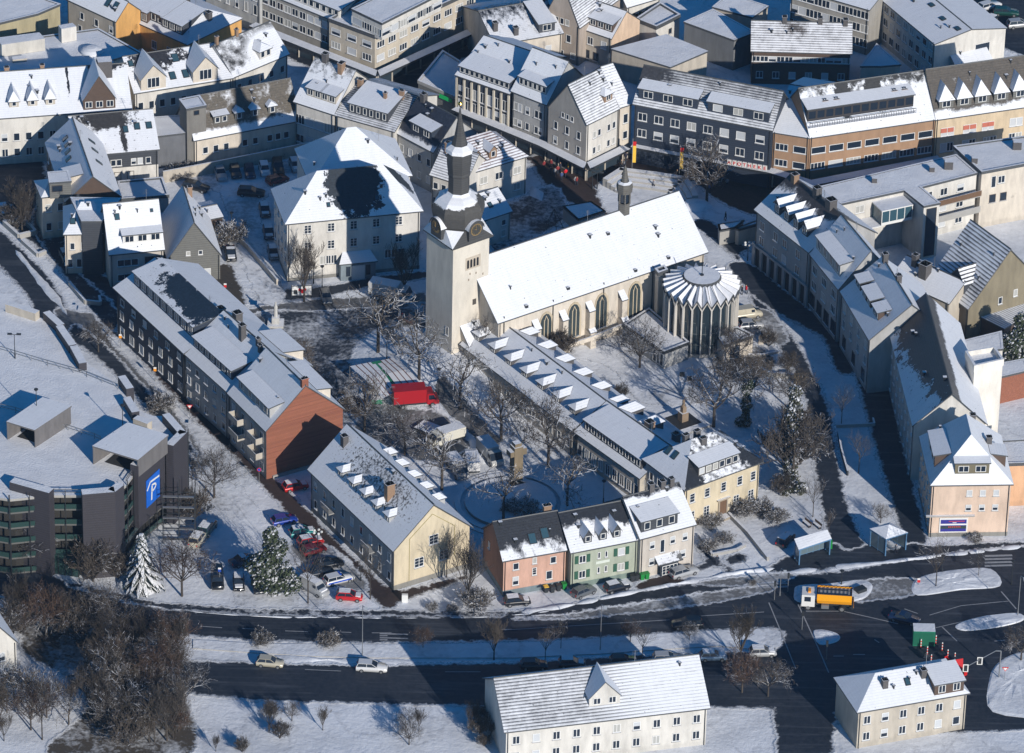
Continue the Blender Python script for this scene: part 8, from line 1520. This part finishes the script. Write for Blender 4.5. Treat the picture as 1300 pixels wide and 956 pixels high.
# garden walls and fences
def wallrun(name, label, pxs, h_, th, m_, cat='wall', top=SNOW):
    v = [P(*p) for p in pxs]; o = v[0].copy(); v = [q-o for q in v]; b = MB()
    for i in range(len(v)-1):
        d = (v[i+1]-v[i]).normalized(); n = Vector((-d.y, d.x, 0))*th/2; b.prism([tuple(w_.xy) for w_ in (v[i]-n, v[i+1]-n, v[i+1]+n, v[i]+n)], 0, h_+.003*i, 0, 1)
    r = obj(name, b.mesh(name, [m_, top]), None, o); tag(r, label, cat)
wallrun('garden_wall', 'low wall with snow cap along the garden path behind the villa', [(782, 517), (812, 553), (832, 575)], .8, .3, CONC); wallrun('yard_wall', 'long pale wall above the shaded car park', [(207, 232), (260, 222), (330, 208), (402, 193)], 2.2, .3, BEIGE); wallrun('yard_side_wall', 'pale wall running down beside the car park and slate house', [(296, 300), (315, 318), (338, 345), (352, 362)], 1.1, .3, CREAM); wallrun('nave_yard_wall', 'low cream wall along the foot of the nave', [(655, 472), (700, 453), (748, 446), (790, 430)], .7, .3, CREAM)
wallrun('planter_bed', 'long stone planter edge on the shaded west court', [(88, 362), (108, 386), (128, 388), (126, 380)], .8, .4, CONC, 'planter'); wallrun('street_planter', 'snow filled stone planter at the left street', [(5, 286), (24, 303), (45, 298), (30, 282), (5, 286)], .9, .5, CONC, 'planter'); wallrun('small_street_planter', 'second stone planter below the tall white stemmed tree', [(28, 308), (48, 326), (58, 322)], .7, .5, CONC, 'planter')
wallrun('side_street_bed', 'snow edged planting bed with small tree in the side street', [(1062, 543), (1110, 541), (1108, 534)], .6, .3, CONC, 'planter'); wallrun('lane_wall', 'low wall with railing between lane and side street', [(1064, 552), (1068, 575), (1076, 604)], .9, .25, DKMETAL); wallrun('chapel_garden_wall', 'curved snow topped garden wall right of the chapel porch', [(962, 470), (975, 478), (998, 480), (1014, 482)], .9, .35, CONC); wallrun('bed_edging', 'rough stone edging of the bed below the chapel', [(950, 452), (968, 452), (988, 448)], .4, .4, CONC); wallrun('villa_path_wall', 'low path wall leading down from the yellow villa steps', [(925, 655), (950, 680), (975, 712)], .7, .4, CONC); wallrun('villa_front_wall', 'left garden wall of the yellow villa along the forecourt', [(888, 682), (904, 706), (935, 700), (946, 694)], .5, .35, CONC)
simple('electric_cabinet', 'white electric cabinet at the hedge under the yellow gable', 'cabinet', 514, 764, [(-.45, .45, -.25, .25, 0, 1.3, 0)], [WFR]); simple('stone_post', 'pale stone post below the chapel lane', 'post', 966, 436, [(-.4, .4, -.3, .3, 0, 1.6, 0)], [CREAM]); simple('yellow_lantern_post', 'short stone gate pier with yellow top beside the curved lane', 'gate pier', 1013, 488, [(-.4, .4, -.3, .3, 0, 1.4, 0), (-.7, .7, -.5, .5, 1.4, 1.8, 0)], [wall('yellow_stone', ())]); simple('lawn_box', 'dark square box beside the lawn', 'box', 866, 477, [(-.4, .4, -.3, .3, 0, .5, 0)], [DKMETAL]); simple('lawn_box', 'second dark box on the lawn right of the first', 'box', 875, 482, [(-.4, .4, -.3, .3, 0, .5, 0)], [DKMETAL])
simple('low_shelter', 'low snow topped box shelter beside the white van seen side on', 'shelter', 549, 549, [(-2.6, 2.6, -1.4, 1.4, .0, .7, 0, 1)], [DKMETAL, SNOW], -.6); simple('kerb_ramp', 'dark triangular kerb ramp on the gritting truck island', 'kerb ramp', 1092, 752, [(-.8, .8, -.6, .6, .2, .8, 0)], [DKMETAL], .6)
# construction corner at the bottom right
r = simple('site_container', 'green site container with snow top at the junction roadworks', 'container', 1172, 816, [(-1.6, 1.6, -1.1, 1.1, .1, 2.7, 0, 1), (-1.5, 1.5, -1.14, -1.1, .3, 2.5, 2)], [flat('site_green', (.01, .17, .1), .5), SNOW, flat('site_green_door', (.01, .12, .07), .5)])
for i, (x, y) in enumerate(((1169, 823), (1177, 832), (1188, 818), (1196, 827), (1203, 836), (1212, 840), (1182, 842))):
    r = obj('warning_beacon_post', None, None, P(x, y)); tag(r, 'red and white barrier post at the junction roadworks', 'barrier post', 'barrier posts round the roadworks'); b = MB()
    for k in range(6): b.box(-.07, .07, -.04, .04, .15+k*.24, .39+k*.24, k % 2)
    obj('post', b.mesh('post', [flat('barrier_red', (.65, .03, .01), .5), WFR]), r); b = MB(); b.box(-.4, .4, -.25, .25, 0, .2, 0); obj('foot', b.mesh('foot', [RUBBER]), r)
b = MB(); b.box(-2.2, 2.2, -.05, .05, .9, 1.1, 0); b.box(-2.2, 2.2, -.05, .05, .4, .6, 0); b.box(-2.2, -2.1, -.3, .3, 0, 1.2, 0); b.box(2.1, 2.2, -.3, .3, 0, 1.2, 0); b.add([(-1.5, 0, .0), (1.4, .2, 0), (.2, 1.2, 1.6), (-.6, -.6, 1.5)], [(0, 1, 2), (0, 3, 1), (0, 2, 3), (1, 3, 2)], 0); o = obj('red_barrier', b.mesh('red_barrier', [RED]), None, P(1213, 850), -.9); tag(o, 'bright red plastic barrier at the roadworks near the signal gantry', 'barrier')
r = obj('signal_gantry', None, None, P(1268, 862)); tag(r, 'traffic signal arm with two white framed signals over the junction', 'traffic signal'); p2 = P(1226, 847, 5.2)-P(1268, 862); b = MB(); b.tube((0, 0, 0), (0, 0, 4.9), .1, n=6); b.tube((0, 0, 4.9), (p2.x*.15, p2.y*.15, 5.4), .08, n=6); b.tube((p2.x*.15, p2.y*.15, 5.4), (p2.x, p2.y, 5.2), .06, n=6); obj('arm', b.mesh('arm', [METAL]), r)
for f_ in (1.0, .6): b = MB(); b.box(-.4, .4, -.05, .0, 4.4, 5.7, 0); b.box(-.24, .24, -.09, -.05, 4.55, 5.55, 1); obj('signal_head', b.mesh('signal_head', [WFR, DKMETAL]), r, (p2.x*f_, p2.y*f_, 0))
for i, (x, y) in enumerate(((1000, 752), (1018, 800), (983, 762), (1049, 838))):
    r = obj('traffic_light', None, None, P(x, y)); tag(r, ['traffic light right of the zebra crossing', 'traffic light on the stop line below the gritting truck', 'traffic light left of the zebra crossing', 'traffic light at the lower junction lane'][i], 'traffic light'); b = MB(); b.tube((0, 0, 0), (0, 0, 3.2), .06, n=5); obj('pole', b.mesh('pole', [METAL]), r); b = MB(); b.box(-.16, .16, -.12, .12, 2.5, 3.4, 0); obj('signal_head', b.mesh('signal_head', [DKMETAL]), r)

# ------------------------------------------------------------------ thin winter air between the high camera and the town
def haze():
    m_ = bpy.data.materials.new('winter_air'); m_.use_nodes = True; t = m_.node_tree; t.nodes.remove(t.nodes['Principled BSDF']); v = t.nodes.new('ShaderNodeVolumePrincipled')
    v.inputs['Color'].default_value = (.42, .66, 1, 1); v.inputs['Density'].default_value = 4e-5; v.inputs['Anisotropy'].default_value = 0
    t.links.new(v.outputs[0], t.nodes['Material Output'].inputs['Volume']); b = MB(); b.box(-2700, 2700, -2700, 4200, -1, 470, 0); o = obj('haze', b.mesh('haze', [m_])); tag(o, None, None, kind='stuff')
haze()
